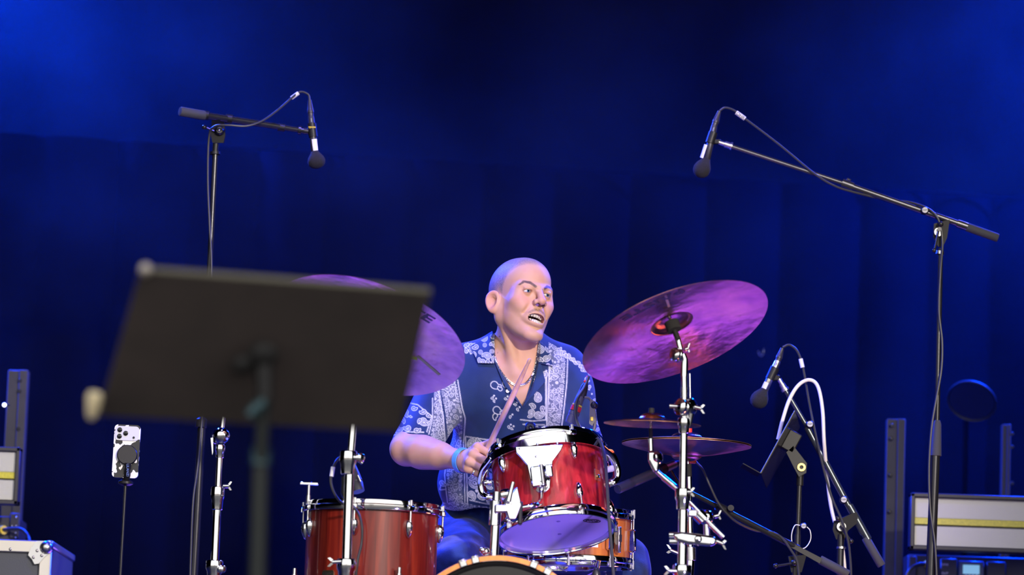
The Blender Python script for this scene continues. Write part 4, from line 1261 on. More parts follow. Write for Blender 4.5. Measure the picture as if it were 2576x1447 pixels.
for txt, sz_, dy in (('SONOR', 0.0085, 0.012), ('PERCUSSION', 0.0048, 0.003), ('SNARE DRUM', 0.0036, -0.008), ('14 x 5', 0.0034, -0.013)):
    write_on(lab, txt, sz_, (0, 0, 0), (1, 0, 0), (0, 1, 0), INK, bend=Sn.wrap(Sn.R + 0.0012, lb_d, lb_h + dy))
MB().prism([(0.014 * math.cos(a), 0.020 * math.sin(a)) for a in np.linspace(0, 2 * math.pi, 25)[:-1]], Sn.pt(Sn.R + 0.002, 42, 0.0), Sn.tan(42), Sn.A, 0.003).build('oval_badge', BADGE, sn)
MB().box(Sn.pt(Sn.R + 0.012, 47, -0.006), (0.006, 0.008, 0.036), (Sn.tan(47), Sn.out(47), Sn.A), 0.002).build('strainer', STEEL, sn)
MB().box(Sn.pt(Sn.R + 0.0205, 47, -0.002), (0.005, 0.001, 0.010), (Sn.tan(47), Sn.out(47), Sn.A)).build('strainer_plate', INK, sn)
# snare stand (basket)
ss = thing('snare_stand', 'chrome snare stand holding the amber snare drum', 'stand', (sc_.x, sc_.y, FZ))
bz = sc_.z - SD - 0.03
MB().cyl((sc_.x, sc_.y, FZ + 0.10), (sc_.x, sc_.y, bz - 0.10), 0.012).build('post', CHROME, ss)
for k in range(3):
    a = k * 2.094 + 0.95; c, s_ = math.cos(a), math.sin(a)
    MB().tube(catmull([(sc_.x, sc_.y, bz - 0.10), (sc_.x + 0.10 * c, sc_.y + 0.10 * s_, bz - 0.03), (sc_.x + 0.185 * c, sc_.y + 0.185 * s_, bz - 0.008), (sc_.x + 0.204 * c, sc_.y + 0.204 * s_, bz + 0.025)], 5), 0.007, 10).build('basket_arm', CHROME, ss)
    MB().tube([(sc_.x, sc_.y, FZ + 0.22), (sc_.x + 0.24 * c, sc_.y + 0.24 * s_, FZ + 0.01)], 0.007, 10).build('leg', CHROME, ss)

# ---- bass drum
BY = 9.78
bc = P(1250, 1652, BY)
BR = M_(254, BY)
bd = thing('bass_drum', 'bass drum with orange wooden hoop and black front skin', 'drum', (bc.x, bc.y, FZ))
bax = Vector((0, -1, 0))
def bpt(r, deg, y): a = R(deg); return Vector((bc.x + r * math.sin(a), bc.y + y, bc.z + r * math.cos(a)))
def blathe(prof, name, m, n=96, closed=True): return MB().lathe([(r, -y) for r, y in prof], bc, bax, n, closed=closed).build(name, m, bd)
blathe([(BR - 0.016, 0.03), (BR - 0.016, 0.33), (BR - 0.024, 0.33), (BR - 0.024, 0.03)], 'shell', CHERRY)
for y0, nm in ((0.0, 'front_hoop'), (0.32, 'rear_hoop')):
    blathe([(BR - 0.013, y0), (BR - 0.001, y0 + 0.001), (BR, y0 + 0.004), (BR, y0 + 0.034), (BR - 0.001, y0 + 0.038), (BR - 0.013, y0 + 0.038)], nm, HOOPW)
blathe([(BR - 0.0135, 0.010), (BR - 0.018, 0.004), (BR - 0.024, 0.006), (BR - 0.030, 0.012), (0, 0.012)], 'front_skin', HEADB, closed=False)
blathe([(BR - 0.0135, 0.348), (BR - 0.024, 0.352), (0, 0.347)], 'rear_skin', HEADW, closed=False)
for d in (-22, -14.5, 20, 29, 68, 112, 152, -152, -112, -68):
    o = Vector((math.sin(R(d)), 0, math.cos(R(d)))); t = Vector((math.cos(R(d)), 0, -math.sin(R(d))))
    c = bpt(BR, d, 0.016)
    cl = MB().box(c + o * 0.0025, (0.0095, 0.020, 0.0030), (t, Vector((0, 1, 0)), o), 0.002)
    cl.box(bpt(BR - 0.0065, d, -0.0035), (0.0095, 0.0028, 0.0085), (t, Vector((0, 1, 0)), o), 0.002)
    c_ = cl.build('claw', CHROME, bd)
    MB().cyl(bpt(BR + 0.004, d, 0.025), bpt(BR + 0.004, d, 0.10), 0.003, n=10).build('claw_rod', STEEL, c_)
    MB().sphere(bpt(BR - 0.008, d, 0.115), 1.0, 14, ax=(0, 1, 0), sc=(0.012, 0.012, 0.026)).build('lug', CHROME, bd)
for sg in (-1, 1):
    a = bpt(BR - 0.012, sg * 100, 0.09)
    MB().tube([a, Vector((bc.x + sg * (BR + 0.09), bc.y - 0.02, FZ + 0.012))], 0.0055, 10).build('spur', CHROME, bd)
MB().box((P(1148, 1446, BY + 0.2)), (0.020, 0.012, 0.010), None, 0.003).build('hoop_block', BLKMET, bd)

# ---- tom holder on the bass drum
HY = 10.09
hpb, hpt = P(1241, 1392, HY), P(1251, 1238, HY)
th = thing('tom_holder', 'chrome post with square clamp that carries the rack tom on the bass drum', 'holder', hpb)
base_z = bc.z + BR - 0.016
MB().cyl(Vector((hpb.x, HY, base_z - 0.03)), hpt, 0.0120, n=24).build('post', CHROME, th)
MB().box(Vector((hpb.x + 0.004, HY, base_z + 0.012)), (0.036, 0.030, 0.014), None, 0.006).build('base_plate', CHROME, th)
MB().sphere(P(1221, 1388, HY - 0.02), 0.012, 14).sphere(P(1214, 1384, HY - 0.03), 0.009, 12).build('base_wing', CHROME, th)
MB().lathe([(0.0125, -0.035), (0.0160, -0.034), (0.0165, 0.030), (0.0125, 0.032)], P(1246, 1290, HY), hpt - hpb, 24, closed=True).build('collar', CHROME, th)
cq = P(1280, 1280, HY - 0.030); cn = Vector((0.12, -1, 0)).normalized()
out = [plane_hit(x, y, cq, cn) for x, y in ((1245, 1270), (1268, 1271), (1272, 1258), (1300, 1226), (1306, 1250), (1311, 1272), (1304, 1290), (1296, 1308), (1279, 1308), (1273, 1289), (1244, 1290))]
cux = Vector((1, 0.12, 0)).normalized(); cuy = Vector((0, 0, 1))
plt = MB().prism([((p - cq).dot(cux), (p - cq).dot(cuy)) for p in out], cq, cux, cuy, 0.026).build('clamp', mat('pewter', (0.34, 0.36, 0.39), 0.32, 1.0), th, sharp=60); bevel(plt, 0.003)
write_on(plt, 'Gretsch', 0.0135, plane_hit(1290, 1267, cq + cn * 0.0136, cn), cux + cuy * 0.05, cuy, INK, shear=0.25)
MB().tube(PL([(1279, 1262), (1291, 1213)], HY - 0.055), [0.0075, 0.0052], 12).build('wing_key', CHROME, th)
MB().lathe([(0, -0.012), (0.015, -0.012), (0.017, -0.004), (0.017, 0.010), (0, 0.012)], P(1272, 1246, HY - 0.02), (1, 0, 0.2), 20).build('ratchet', CHROME, th)
MB().box(P(1309, 1292, HY - 0.01), (0.006, 0.022, 0.030), None, 0.003).build('clamp_cheek', BLKSAT, th)
e1 = plane_hit(1362, 1238, pq + pn * 0.012, pn)
MB().tube(catmull([e1 + Vector((0, 0, 0.03)), e1 + Vector((0, 0, -0.004)), e1.lerp(P(1346, 1270, HY - 0.02), 0.55) + Vector((0.006, 0, -0.008)), P(1343, 1272, HY - 0.02), P(1300, 1280, HY - 0.02), P(1290, 1281, HY - 0.02)], 6), 0.0070, 14).build('l_rod', CHROME, th)

# ================================================================= cymbals
def bronze(name, a, b, c, rough=0.27, aniso=0.85):
    m = mat(name, b, rough, 1.0)
    nt = m.node_tree; N = nt.nodes; L = nt.links; bs = N['Principled BSDF']
    tc = N.new('ShaderNodeTexCoord')
    ln = N.new('ShaderNodeVectorMath'); ln.operation = 'LENGTH'
    fl = N.new('ShaderNodeVectorMath'); fl.operation = 'MULTIPLY'; fl.inputs[1].default_value = (1, 1, 0)
    L.new(tc.outputs['Object'], fl.inputs[0]); L.new(fl.outputs['Vector'], ln.inputs[0])
    rg = N.new('ShaderNodeTexNoise'); rg.noise_dimensions = '1D'; rg.inputs['Scale'].default_value = 420; rg.inputs['Detail'].default_value = 3
    L.new(ln.outputs['Value'], rg.inputs['W'])
    bp = N.new('ShaderNodeBump'); bp.inputs['Strength'].default_value = 0.12; bp.inputs['Distance'].default_value = 0.001
    L.new(rg.outputs['Fac'], bp.inputs['Height'])
    hz = N.new('ShaderNodeTexNoise'); hz.inputs['Scale'].default_value = 22; hz.inputs['Detail'].default_value = 2
    L.new(tc.outputs['Object'], hz.inputs['Vector'])
    bp2 = N.new('ShaderNodeBump'); bp2.inputs['Strength'].default_value = 0.6; bp2.inputs['Distance'].default_value = 0.004
    L.new(hz.outputs['Fac'], bp2.inputs['Height']); L.new(bp.outputs['Normal'], bp2.inputs['Normal']); L.new(bp2.outputs['Normal'], bs.inputs['Normal'])
    st = N.new('ShaderNodeTexNoise'); st.inputs['Scale'].default_value = 9; st.inputs['Detail'].default_value = 6
    L.new(tc.outputs['Object'], st.inputs['Vector'])
    cr = N.new('ShaderNodeValToRGB'); e = cr.color_ramp.elements
    e[0].position = 0.32; e[0].color = (*a, 1); e[1].position = 0.70; e[1].color = (*c, 1); k = e.new(0.5); k.color = (*b, 1)
    L.new(st.outputs['Fac'], cr.inputs['Fac']); L.new(cr.outputs['Color'], bs.inputs['Base Color'])
    tg = N.new('ShaderNodeTangent'); tg.direction_type = 'RADIAL'; tg.axis = 'Z'
    L.new(tg.outputs['Tangent'], bs.inputs['Tangent'])
    bs.inputs['Anisotropic'].default_value = aniso
    return m
BRONZE = bronze('cymbal_bronze', (0.40, 0.16, 0.19), (0.62, 0.26, 0.25), (0.82, 0.38, 0.26))
BRONZE_D = bronze('dark_cymbal_bronze', (0.34, 0.14, 0.08), (0.52, 0.24, 0.14), (0.66, 0.36, 0.20), 0.24)
LOGOINK = mat('navy_logo_ink', (0.012, 0.014, 0.10), 0.5)

def cymbal(name, label, C, up, Rr, group=None, bell=0.055, bow=0.028, m=BRONZE):
    """a cymbal: mesh in its own frame (z up through the bell), rim plane at z = 0"""
    def hgt(r):
        if r < bell: return bow + 0.018 * (1 - (r / bell) ** 2) ** 0.6 if r < bell else bow
        return bow * (1 - ((r - bell) / (Rr - bell)) ** 1.35)
    rs = [0.006] + list(np.linspace(0.012, bell, 9)) + list(np.linspace(bell + 0.006, Rr, 26))
    top = [(r, hgt(r) + 0.0006) for r in rs]; bot = [(r, hgt(r) - 0.0006) for r in reversed(rs)]
    o = MB().lathe(top + bot, (0, 0, 0), (0, 0, 1), 128, closed=True).build(name, m, None, sharp=60)
    u, v, w = frame(up, (1, 0, 0))
    M4 = Matrix(((u.x, v.x, w.x, C[0]), (u.y, v.y, w.y, C[1]), (u.z, v.z, w.z, C[2]), (0, 0, 0, 1)))
    o.matrix_world = M4
    tag(o, label, 'cymbal', group)
    return o, M4, hgt

def ellipse_pose(cx, cy, a, b, ang, Y):
    """centre and upward normal of a disc whose underside shows as the ellipse with semi axes a,b (px), major axis turned by ang (deg, up to the right)"""
    c = P(cx, cy, Y); d = (c - CAM).normalized()
    r = (CR - d * CR.dot(d)).normalized(); u = r.cross(d).normalized()
    if u.z < 0: u = -u
    t = R(ang)
    nimg = -r * math.sin(t) + u * math.cos(t)
    sp = b / a; cpn = math.sqrt(1 - sp * sp)
    return c, (d * sp + nimg * cpn).normalized()

c1, n1_ = ellipse_pose(1699, 837, 248.6, 102.8, 21.0, 9.92)
crash, CM, ch = cymbal('crash_cymbal', 'large bronze cymbal tilted high right of the drummer, big dark letters beneath', c1, n1_, M_(248.6, 9.92))
c2, n2_ = ellipse_pose(920, 846, 261, 135.6, -19.0, 9.95)
ride, RM, rh = cymbal('crash_cymbal', 'large bronze cymbal half hidden behind the black music stand', c2, n2_, M_(261, 9.95))

def under_text(o, M4, hg, txt, size, px, py, dirpx, sx=1.0, bold=0.0):
    """lettering printed on the underside: placed by the pixel of its centre and of its reading direction"""
    Mi = M4.inverted(); n = M4.to_3x3() @ Vector((0, 0, 1)); c = M4.translation
    a = Mi @ plane_hit(px, py, c, n); b = Mi @ plane_hit(dirpx[0], dirpx[1], c, n)
    ux_ = (b - a); ux_.z = 0; ux_.normalize(); uy_ = Vector((0, 0, -1)).cross(ux_)
    V, F = text_geo(txt, size, 0.0002, 0, bold)
    W_ = []
    for v in V:
        p = Vector((a.x, a.y, 0)) + ux_ * (v.x * sx) + uy_ * v.y
        W_.append(Vector((p.x, p.y, hg(p.to_2d().length) - 0.0011 - v.z)))
    return MB().add(W_, F).build('lettering', LOGOINK, o, local=True)
under_text(crash, CM, ch, 'PAISTE', 0.062, 1643, 771, (1560, 812), 0.98, 0.0012)
under_text(ride, RM, rh, 'PAISTE', 0.062, 1010, 774, (1070, 806), 0.98, 0.0012)
def tape(o, M4, hg, pts, w, m, name):
    Mi = M4.inverted(); n = M4.to_3x3() @ Vector((0, 0, 1)); c = M4.translation
    q = [Mi @ plane_hit(x, y, c, n) for x, y in pts]
    V = []; F = []
    k = 10
    t = (q[1] - q[0]); t.z = 0; s_ = Vector((0, 0, 1)).cross(t).normalized() * w
    for i in range(k + 1):
        p = q[0].lerp(q[1], i / k)
        for sg in (-1, 1):
            e = p + s_ * sg; V.append(Vector((e.x, e.y, hg(math.hypot(e.x, e.y)) - 0.0012)))
    for i in range(k): F.append((2 * i, 2 * i + 1, 2 * i + 3, 2 * i + 2))
    return MB().add(V, F).build(name, m, o, local=True)
tape(ride, RM, rh, ((1046, 910), (1104, 948)), 0.0055, mat('grey_gaffer_tape', (0.30, 0.28, 0.30), 0.8), 'grey_tape')
tape(ride, RM, rh, ((1022, 912), (1045, 916)), 0.0065, mat('neon_tape', (0.45, 0.62, 0.02), 0.6), 'neon_tape')
tape(crash, CM, ch, ((1676, 748), (1690, 790)), 0.003, mat('pale_streak', (0.80, 0.62, 0.45), 0.45, 0.6), 'pale_streak')  # pale metallic strip running in towards the bell

HHY = 10.62
hc = P(1727, 1121, HHY)
HHM = bronze('hi_hat_bronze', (0.40, 0.17, 0.11), (0.58, 0.28, 0.18), (0.70, 0.40, 0.26), 0.26)
hh1, _, _ = cymbal('hi_hat_cymbal', 'upper hi-hat cymbal, bell upward, below the red clutch felt', hc + Vector((0, 0, 0.004)), (0.0, 0.0, 1), 0.180, 'hi-hat pair', 0.045, 0.016, HHM)
hh2, _, _ = cymbal('hi_hat_cymbal', 'lower hi-hat cymbal, bell downward, above the orange plug', hc + Vector((0, 0, 0.0)), (0.0, 0.0, -1), 0.180, 'hi-hat pair', 0.045, 0.026, HHM)
SPY = 10.02
spc = P(1641, 1068, SPY)
spl, _, _ = cymbal('splash_cymbal', 'small splash cymbal with ribbed black nut, above the hi-hats', spc, (0.005, -0.030, 1), 0.1275, None, 0.036, 0.013, BRONZE_D)

# ================================================================= chrome cymbal stands
def tripod(root, x, y, z0, spread, r, m, n=3, rot=0.4, name='leg'):
    for k in range(n):
        a = rot + k * 2 * math.pi / n
        lg = MB().tube([(x, y, z0), (x + spread * 0.5 * math.cos(a), y + spread * 0.5 * math.sin(a), FZ + (z0 - FZ) * 0.5), (x + spread * math.cos(a), y + spread * math.sin(a), FZ + 0.014)], r, 10).build(name, m, root)
        MB().sphere((x + spread * math.cos(a), y + spread * math.sin(a), FZ + 0.014), 0.014, 10).build('rubber_foot', RUBBER, lg)
def collar(root, a, r, hgt=0.05, m=None, name='height_collar'):
    a = Vector(a)
    return MB().lathe([(r * 0.75, -hgt * 0.75), (r * 0.95, -hgt * 0.72), (r * 1.05, -hgt * 0.35), (r * 1.25, -hgt * 0.2), (r * 1.25, hgt * 0.2), (r * 1.15, hgt * 0.25), (r * 0.75, hgt * 0.25)], a, (0, 0, 1), 24, closed=True).build(name, m or CHROME, root)
def wing(root, a, d, up=(0, 0, 1), L=0.03, m=None, name='wing_bolt'):
    L *= 0.75; a = Vector(a); d = Vector(d).normalized(); up = Vector(up); s = d.cross(up).normalized()
    mb = MB().cyl(a, a + d * L * 0.7, 0.0055, n=12)
    for sg in (-1, 1):
        mb.hull([a + d * L * 0.5 + up * (sg * 0.002) + s * q for q in (-0.003, 0.003)] + [a + d * L * 0.8 + up * (sg * 0.002) + s * q for q in (-0.003, 0.003)] + [a + d * L * 1.05 + up * (sg * 0.011) + s * q for q in (-0.0025, 0.0025)] + [a + d * L * 0.85 + up * (sg * 0.012) + s * q for q in (-0.0025, 0.0025)])
    return mb.build(name, m or CHROME, root)
def disc_joint(root, c, ax, r, w, m=None, name='tilt_joint'):
    c = Vector(c); return MB().lathe([(0, -w), (r * 0.7, -w), (r, -w * 0.6), (r, -w * 0.12), (r * 0.93, 0), (r, w * 0.12), (r, w * 0.6), (r * 0.7, w), (r * 0.35, w * 1.1), (0, w * 1.15)], c, ax, 28).build(name, m or CHROME, root)

# stand right of the drummer (carries the big tilted cymbal and the splash arm)
CYy = 9.93
sb = P(1717, 1447, CYy)
sC = thing('cymbal_stand', 'chrome stand under the tilted cymbal right of the drummer, splash arm clamped to it', 'cymbal stand', (sb.x, CYy, FZ))
def seg(root, pts, r, name, m=None, Y=CYy, n=20): return MB().tube(PL(pts, Y), r, n).build(name, m or CHROME, root)
zb = Vector((sb.x, CYy, FZ + 0.22))
MB().tube([zb, P(1716, 1430, CYy)], 0.0150, 20).build('lower_tube', CHROME, sC)
seg(sC, [(1716, 1432), (1719, 1245)], 0.0122, 'middle_tube')
seg(sC, [(1718, 1248), (1721, 1040)], 0.0098, 'upper_tube')
seg(sC, [(1722, 1020), (1721, 945)], 0.0085, 'boom_tube')
seg(sC, [(1721, 1000), (1721, 975)], 0.0092, 'tape_band', STEEL)
seg(sC, [(1721, 948), (1722, 905), (1717, 892)], 0.0098, 'tilter_neck')
seg(sC, [(1736, 1003), (1735, 940)], 0.0022, 'spare_rod', STEEL, CYy + 0.02, 10)
collar(sC, P(1718, 1243, CYy), 0.0165, 0.056); collar(sC, P(1716, 1434, CYy), 0.020, 0.05)
collar(sC, P(1721, 1062, CYy), 0.0135, 0.04)
wing(sC, P(1722, 1238, CYy - 0.012), (1, -0.1, 0), L=0.034); wing(sC, P(1700, 1437, CYy - 0.015), (-1, -0.2, 0), L=0.04)
disc_joint(sC, P(1716, 1025, CYy - 0.012), (-0.75, -0.6, 0.1), 0.0225, 0.016); disc_joint(sC, P(1735, 1023, CYy), (0.8, -0.5, 0.1), 0.0215, 0.015)
MB().tube(PL([(1708, 1023), (1684, 1022)], CYy - 0.02), [0.0045, 0.0065], 10).build('wing_bolt', CHROME, sC)
wing(sC, P(1748, 1024, CYy - 0.012), (1, -0.3, -0.25), L=0.036)
MB().tube(PL([(1738, 1035), (1734, 1072)], CYy - 0.002), [0.010, 0.005], 10).build('joint_spur', CHROME, sC)
disc_joint(sC, P(1701, 893, CYy - 0.012), (-0.72, -0.68, 0.1), 0.0185, 0.013); wing(sC, P(1722, 880, CYy), (0.8, 0.3, 0.4), L=0.02)
cb0 = c1 + n1_ * (0.040)                       # under the bell
pts = [P(1712, 880, CYy), P(1704, 850, CYy), cb0 - n1_ * 0.045]
MB().tube(catmull(pts, 5), 0.0080, 14).build('tilter', CHROME, sC)
MB().tube([cb0 - n1_ * 0.060, cb0 - n1_ * 0.03], 0.0062, 12).build('sleeve', RUBBER, sC)
MB().lathe([(0.010, -0.034), (0.0185, -0.033), (0.0195, -0.008), (0.012, -0.006), (0, -0.006)], cb0, n1_, 24).build('cup_felt', FELT, sC)
MB().tube([cb0 + n1_ * 0.0, cb0 + n1_ * 0.05], 0.004, 10).build('threaded_tip', STEEL, sC)
MB().lathe([(0, 0.018), (0.016, 0.018), (0.016, 0.030), (0, 0.030)], cb0, n1_, 20).build('top_felt', FELT, sC)
tripod(sC, sb.x, CYy, FZ + 0.36, 0.30, 0.0095, CHROME, rot=0.9)

# splash arm with its double clamp
sa = thing('splash_boom', 'slanted chrome boom arm carrying the splash cymbal, clamped to the stand', 'cymbal boom', P(1760, 1360, 9.99))
seg(sa, [(1638, 1140), (1637, 1104)], 0.0062, 'upright', Y=SPY); seg(sa, [(1637, 1106), (1637, 1078)], 0.0050, 'sleeve', RUBBER, SPY)
seg(sa, [(1637, 1080), (1638, 1046)], 0.0035, 'tip_rod', STEEL, SPY)
MB().rings(P(1638, 1051, SPY), P(1639, 1026, SPY), [(0, 0.0), (0.02, 0.011), (0.4, 0.0115), (0.42, 0.0085), (0.95, 0.008), (1, 0.0)], 20).build('ribbed_nut', RUBBER, sa)
disc_joint(sa, P(1650, 1152, SPY - 0.005), (0.85, -0.5, 0.1), 0.0185, 0.015, name='ratchet_joint')
MB().hull(PL([(1630, 1136), (1645, 1132), (1660, 1150), (1658, 1185), (1646, 1192), (1630, 1160)], SPY - 0.020) + PL([(1630, 1136), (1645, 1132), (1660, 1150), (1658, 1185), (1646, 1192), (1630, 1160)], SPY + 0.006)).build('knuckle', CHROME, sa, sharp=60); bevel(bpy.data.objects['knuckle'], 0.007, 4)
MB().tube([P(1652, 1186, SPY), P(1704, 1232, 10.015), P(1820, 1352, 10.02)], 0.0068, 16).build('arm_tube', CHROME, sa)
for a, b in (((1668, 1201), (1697, 1225)), ((1786, 1318), (1820, 1352))):
    MB().tube(PL([a, b], 10.018), 0.0082, 16).build('arm_sleeve', CHROME, sa)
MB().box(P(1742, 1292, 10.02), (0.012, 0.012, 0.009), None, 0.003).build('stop_block', STEEL, sa)
MB().sphere(P(1776, 1302, 10.03), 0.021, 20).lathe([(0, -0.012), (0.018, -0.012), (0.018, 0.012), (0, 0.012)], P(1762, 1300, 10.02), CR * 0.7 - CU * 0.7, 18).build('arm_clamp', CHROME, sa)
wing(sa, P(1797, 1300, 10.03), (1, 0, 0.3), L=0.024)
seg(sa, [(1777, 1312), (1779, 1352)], 0.009, 'clamp_post', Y=10.03)
MB().hull(PL([(1690, 1342), (1715, 1338), (1800, 1350), (1806, 1366), (1788, 1376), (1730, 1370), (1700, 1362)], CYy - 0.030) + PL([(1690, 1342), (1715, 1338), (1800, 1350), (1806, 1366), (1788, 1376), (1730, 1370), (1700, 1362)], CYy + 0.05)).build('double_clamp', CHROME, sa, sharp=60); bevel(bpy.data.objects['double_clamp'], 0.009, 4)
MB().lathe([(0, 0), (0.010, 0), (0.010, 0.008), (0.005, 0.012), (0, 0.012)], P(1756, 1357, CYy - 0.030), (0, -1, 0), 18).build('clamp_screw', CHROME, sa)
for px, py in ((1691, 1346), (1692, 1363)): MB().tube(PL([(px + 12, py), (px - 8, py)], CYy - 0.012), 0.0075, 12).build('clamp_bolt', CHROME, sa)
wing(sa, P(1804, 1362, CYy - 0.02), (0.8, -0.3, -0.35), L=0.036)

# straight stand in front of the floor tom, under the half hidden cymbal
BYy = 9.97
bb = P(873, 1447, BYy)
sB = thing('cymbal_stand', 'chrome stand in front of the floor tom, going up behind the music stand', 'cymbal stand', (bb.x, BYy, FZ))
MB().tube([Vector((bb.x, BYy, FZ + 0.22)), P(872, 1420, BYy)], 0.0165, 20).build('lower_tube', CHROME, sB)
seg(sB, [(872, 1420), (880, 1160)], 0.0128, 'middle_tube', Y=BYy); seg(sB, [(880, 1170), (888, 1070), (897, 950)], 0.0098, 'upper_tube', Y=BYy)
collar(sB, P(876, 1150, BYy), 0.0185, 0.062); collar(sB, P(872, 1420, BYy), 0.021, 0.055)
disc_joint(sB, P(906, 1152, BYy - 0.01), (0.6, -0.8, 0), 0.012, 0.008, name='lock_knob'); wing(sB, P(858, 1413, BYy - 0.02), (-1, -0.1, -0.1), L=0.045)
MB().tube(PL([(894, 1152), (912, 1166)], BYy - 0.01), 0.004, 10).build('lock_lever', CHROME, sB)
cb1 = c2 + n2_ * 0.040
disc_joint(sB, P(899, 940, BYy), (-0.72, -0.68, 0.1), 0.0185, 0.013)
MB().tube(catmull([P(899, 940, BYy), P(908, 905, BYy + 0.01), cb1 - n2_ * 0.045], 5), 0.008, 14).build('tilter', CHROME, sB)
MB().tube([cb1 - n2_ * 0.055, cb1 - n2_ * 0.02], 0.0062, 12).build('sleeve', RUBBER, sB)
MB().lathe([(0.010, -0.034), (0.0185, -0.033), (0.0195, -0.008), (0, -0.006)], cb1, n2_, 24).build('cup_felt', FELT, sB)
MB().tube([cb1, cb1 + n2_ * 0.05], 0.004, 10).build('threaded_tip', STEEL, sB)
tripod(sB, bb.x, BYy, FZ + 0.36, 0.26, 0.0095, CHROME, rot=0.2)

# boom stand at the far left of the kit, its arm rising behind the music stand
AY = 10.25
ab = P(539, 1447, AY)
sA = thing('cymbal_stand', 'leftmost chrome stand, slim, with a round boom joint just below the music stand', 'cymbal stand', (ab.x, AY, FZ))
MB().tube([Vector((ab.x, AY, FZ + 0.22)), P(539, 1425, AY)], 0.0150, 20).build('lower_tube', CHROME, sA)
seg(sA, [(540, 1425), (548, 1245)], 0.0112, 'middle_tube', Y=AY); seg(sA, [(548, 1250), (554, 1120)], 0.0082, 'upper_tube', Y=AY); seg(sA, [(556, 1100), (566, 1020), (590, 960)], 0.0062, 'boom_tube', Y=AY)
collar(sA, P(548, 1240, AY), 0.0150, 0.062); collar(sA, P(540, 1422, AY), 0.0190, 0.05); collar(sA, P(554, 1128, AY), 0.0110, 0.035)
wing(sA, P(562, 1223, AY - 0.012), (1, -0.15, 0.02), L=0.030); disc_joint(sA, P(558, 1432, AY - 0.02), (0.5, -0.9, 0), 0.011, 0.008, name='lock_knob')
MB().sphere(P(558, 1096, AY - 0.008), 0.0225, 24, ax=(0.3, -1, 0), sc=(1, 1, 0.85)).build('boom_joint', CHROME, sA); disc_joint(sA, P(545, 1098, AY), (-1, -0.3, 0), 0.021, 0.010)
MB().hull(PL([(530, 1102), (536, 1101), (536, 1138), (534, 1145)], AY - 0.01) + PL([(530, 1102), (536, 1101), (536, 1138), (534, 1145)], AY + 0.01)).build('joint_lever', CHROME, sA)
MB().lathe([(0, -0.01), (0.013, -0.01), (0.013, 0.01), (0, 0.01)], P(590, 958, AY), (0, 0, 1), 18).build('boom_felt', FELT, sA)
tripod(sA, ab.x, AY, FZ + 0.36, 0.28, 0.0090, CHROME, rot=1.5)

# hi-hat stand
hs = thing('hi_hat_stand', 'chrome hi-hat stand behind the right cymbal stand, red clutch on its rod', 'hi-hat stand', (hc.x, HHY, FZ))
MB().tube([Vector((hc.x, HHY, FZ + 0.15)), P(1737, 1400, HHY)], 0.0135, 18).build('lower_tube', CHROME, hs)
seg(hs, [(1737, 1405), (1733, 1196)], 0.0085, 'upper_tube', Y=HHY); seg(hs, [(1732, 1200), (1731, 1168)], 0.0095, 'seat_cup', RUBBER, HHY)
seg(hs, [(1731, 1170), (1727, 1040)], 0.0030, 'pull_rod', STEEL, HHY, 10)
seg(hs, [(1732, 1100), (1732, 1088)], 0.0080, 'clutch_collar', RUBBER, HHY); seg(hs, [(1733, 1090), (1733, 1078)], 0.0090, 'red_clutch', REDP, HHY)
MB().rings(P(1737, 1412, HHY), P(1736, 1376, HHY), [(0, 0.011), (0.05, 0.0155), (0.95, 0.0155), (1, 0.011)], 20).build('ribbed_collar', STEEL, hs)
wing(hs, P(1705, 1392, HHY - 0.02), (-1, -0.2, 0.35), L=0.045)
tripod(hs, hc.x, HHY, FZ + 0.30, 0.27, 0.008, CHROME, rot=0.5)
MB().box((hc.x - 0.02, HHY - 0.20, FZ + 0.03), (0.045, 0.13, 0.008), (Vector((1, 0, 0)), Vector((0, 1, 0.12)).normalized(), Vector((0, -0.12, 1)).normalized()), 0.004).build('pedal', CHROME, hs)

# drumstick in his right hand
STK = wood_mat('pale_hickory', (0.48, 0.25, 0.16), (0.60, 0.33, 0.22), (0.70, 0.42, 0.30), 50, 0.1, 0.5)
s0, s1 = P(1195, 1196, Y0 + hd + 0.030), P(1334, 902, Y0 + hd - 0.13)
stk = MB().rings(s0, s1, [(0, 0.0), (0.004, 0.006), (0.02, 0.0080), (0.70, 0.0080), (0.93, 0.0050), (0.955, 0.0040), (0.965, 0.0050), (0.985, 0.0052), (0.998, 0.003), (1, 0)], 20).build('drumstick', STK)
tag(stk, 'pale wooden drumstick raised in the drummer\'s right fist', 'drumstick')

# ================================================================= microphones, stands and cables
PURPLEBLK = mat('dark_grey_mic_body', (0.035, 0.033, 0.045), 0.4, 0.3)
SILVB = mat('nickel_mic_body', (0.55, 0.53, 0.50), 0.3, 1.0)
def cable(name, label, pts, Y, r=0.0032, m=None, n=8, group=None):
    o = MB().tube(catmull(PL(pts, Y), 8), r, n).build(name, m or CABLE)
    return tag(o, label, 'cable', group)
def tape_on(o, a, b, Y, r, m=None, txt=None):
    A_, B_ = P(*a, Y), P(*b, Y)
    t = MB().tube([A_, A_.lerp(B_, .5), B_], r, 12).build('white_tape', m or WTAPE, o, local=True)
    if txt:
        c = A_.lerp(B_, .5); ux = (B_ - A_).normalized(); nn = (CAM - c).normalized(); uy = nn.cross(ux)
        V, F = text_geo(txt, (B_ - A_).length * 0.42, 0.0002)
        MB().add([c + nn * (r + 0.0003) + ux * v.x + uy * v.y for v in V], F).build('lettering', INK, t, local=True)

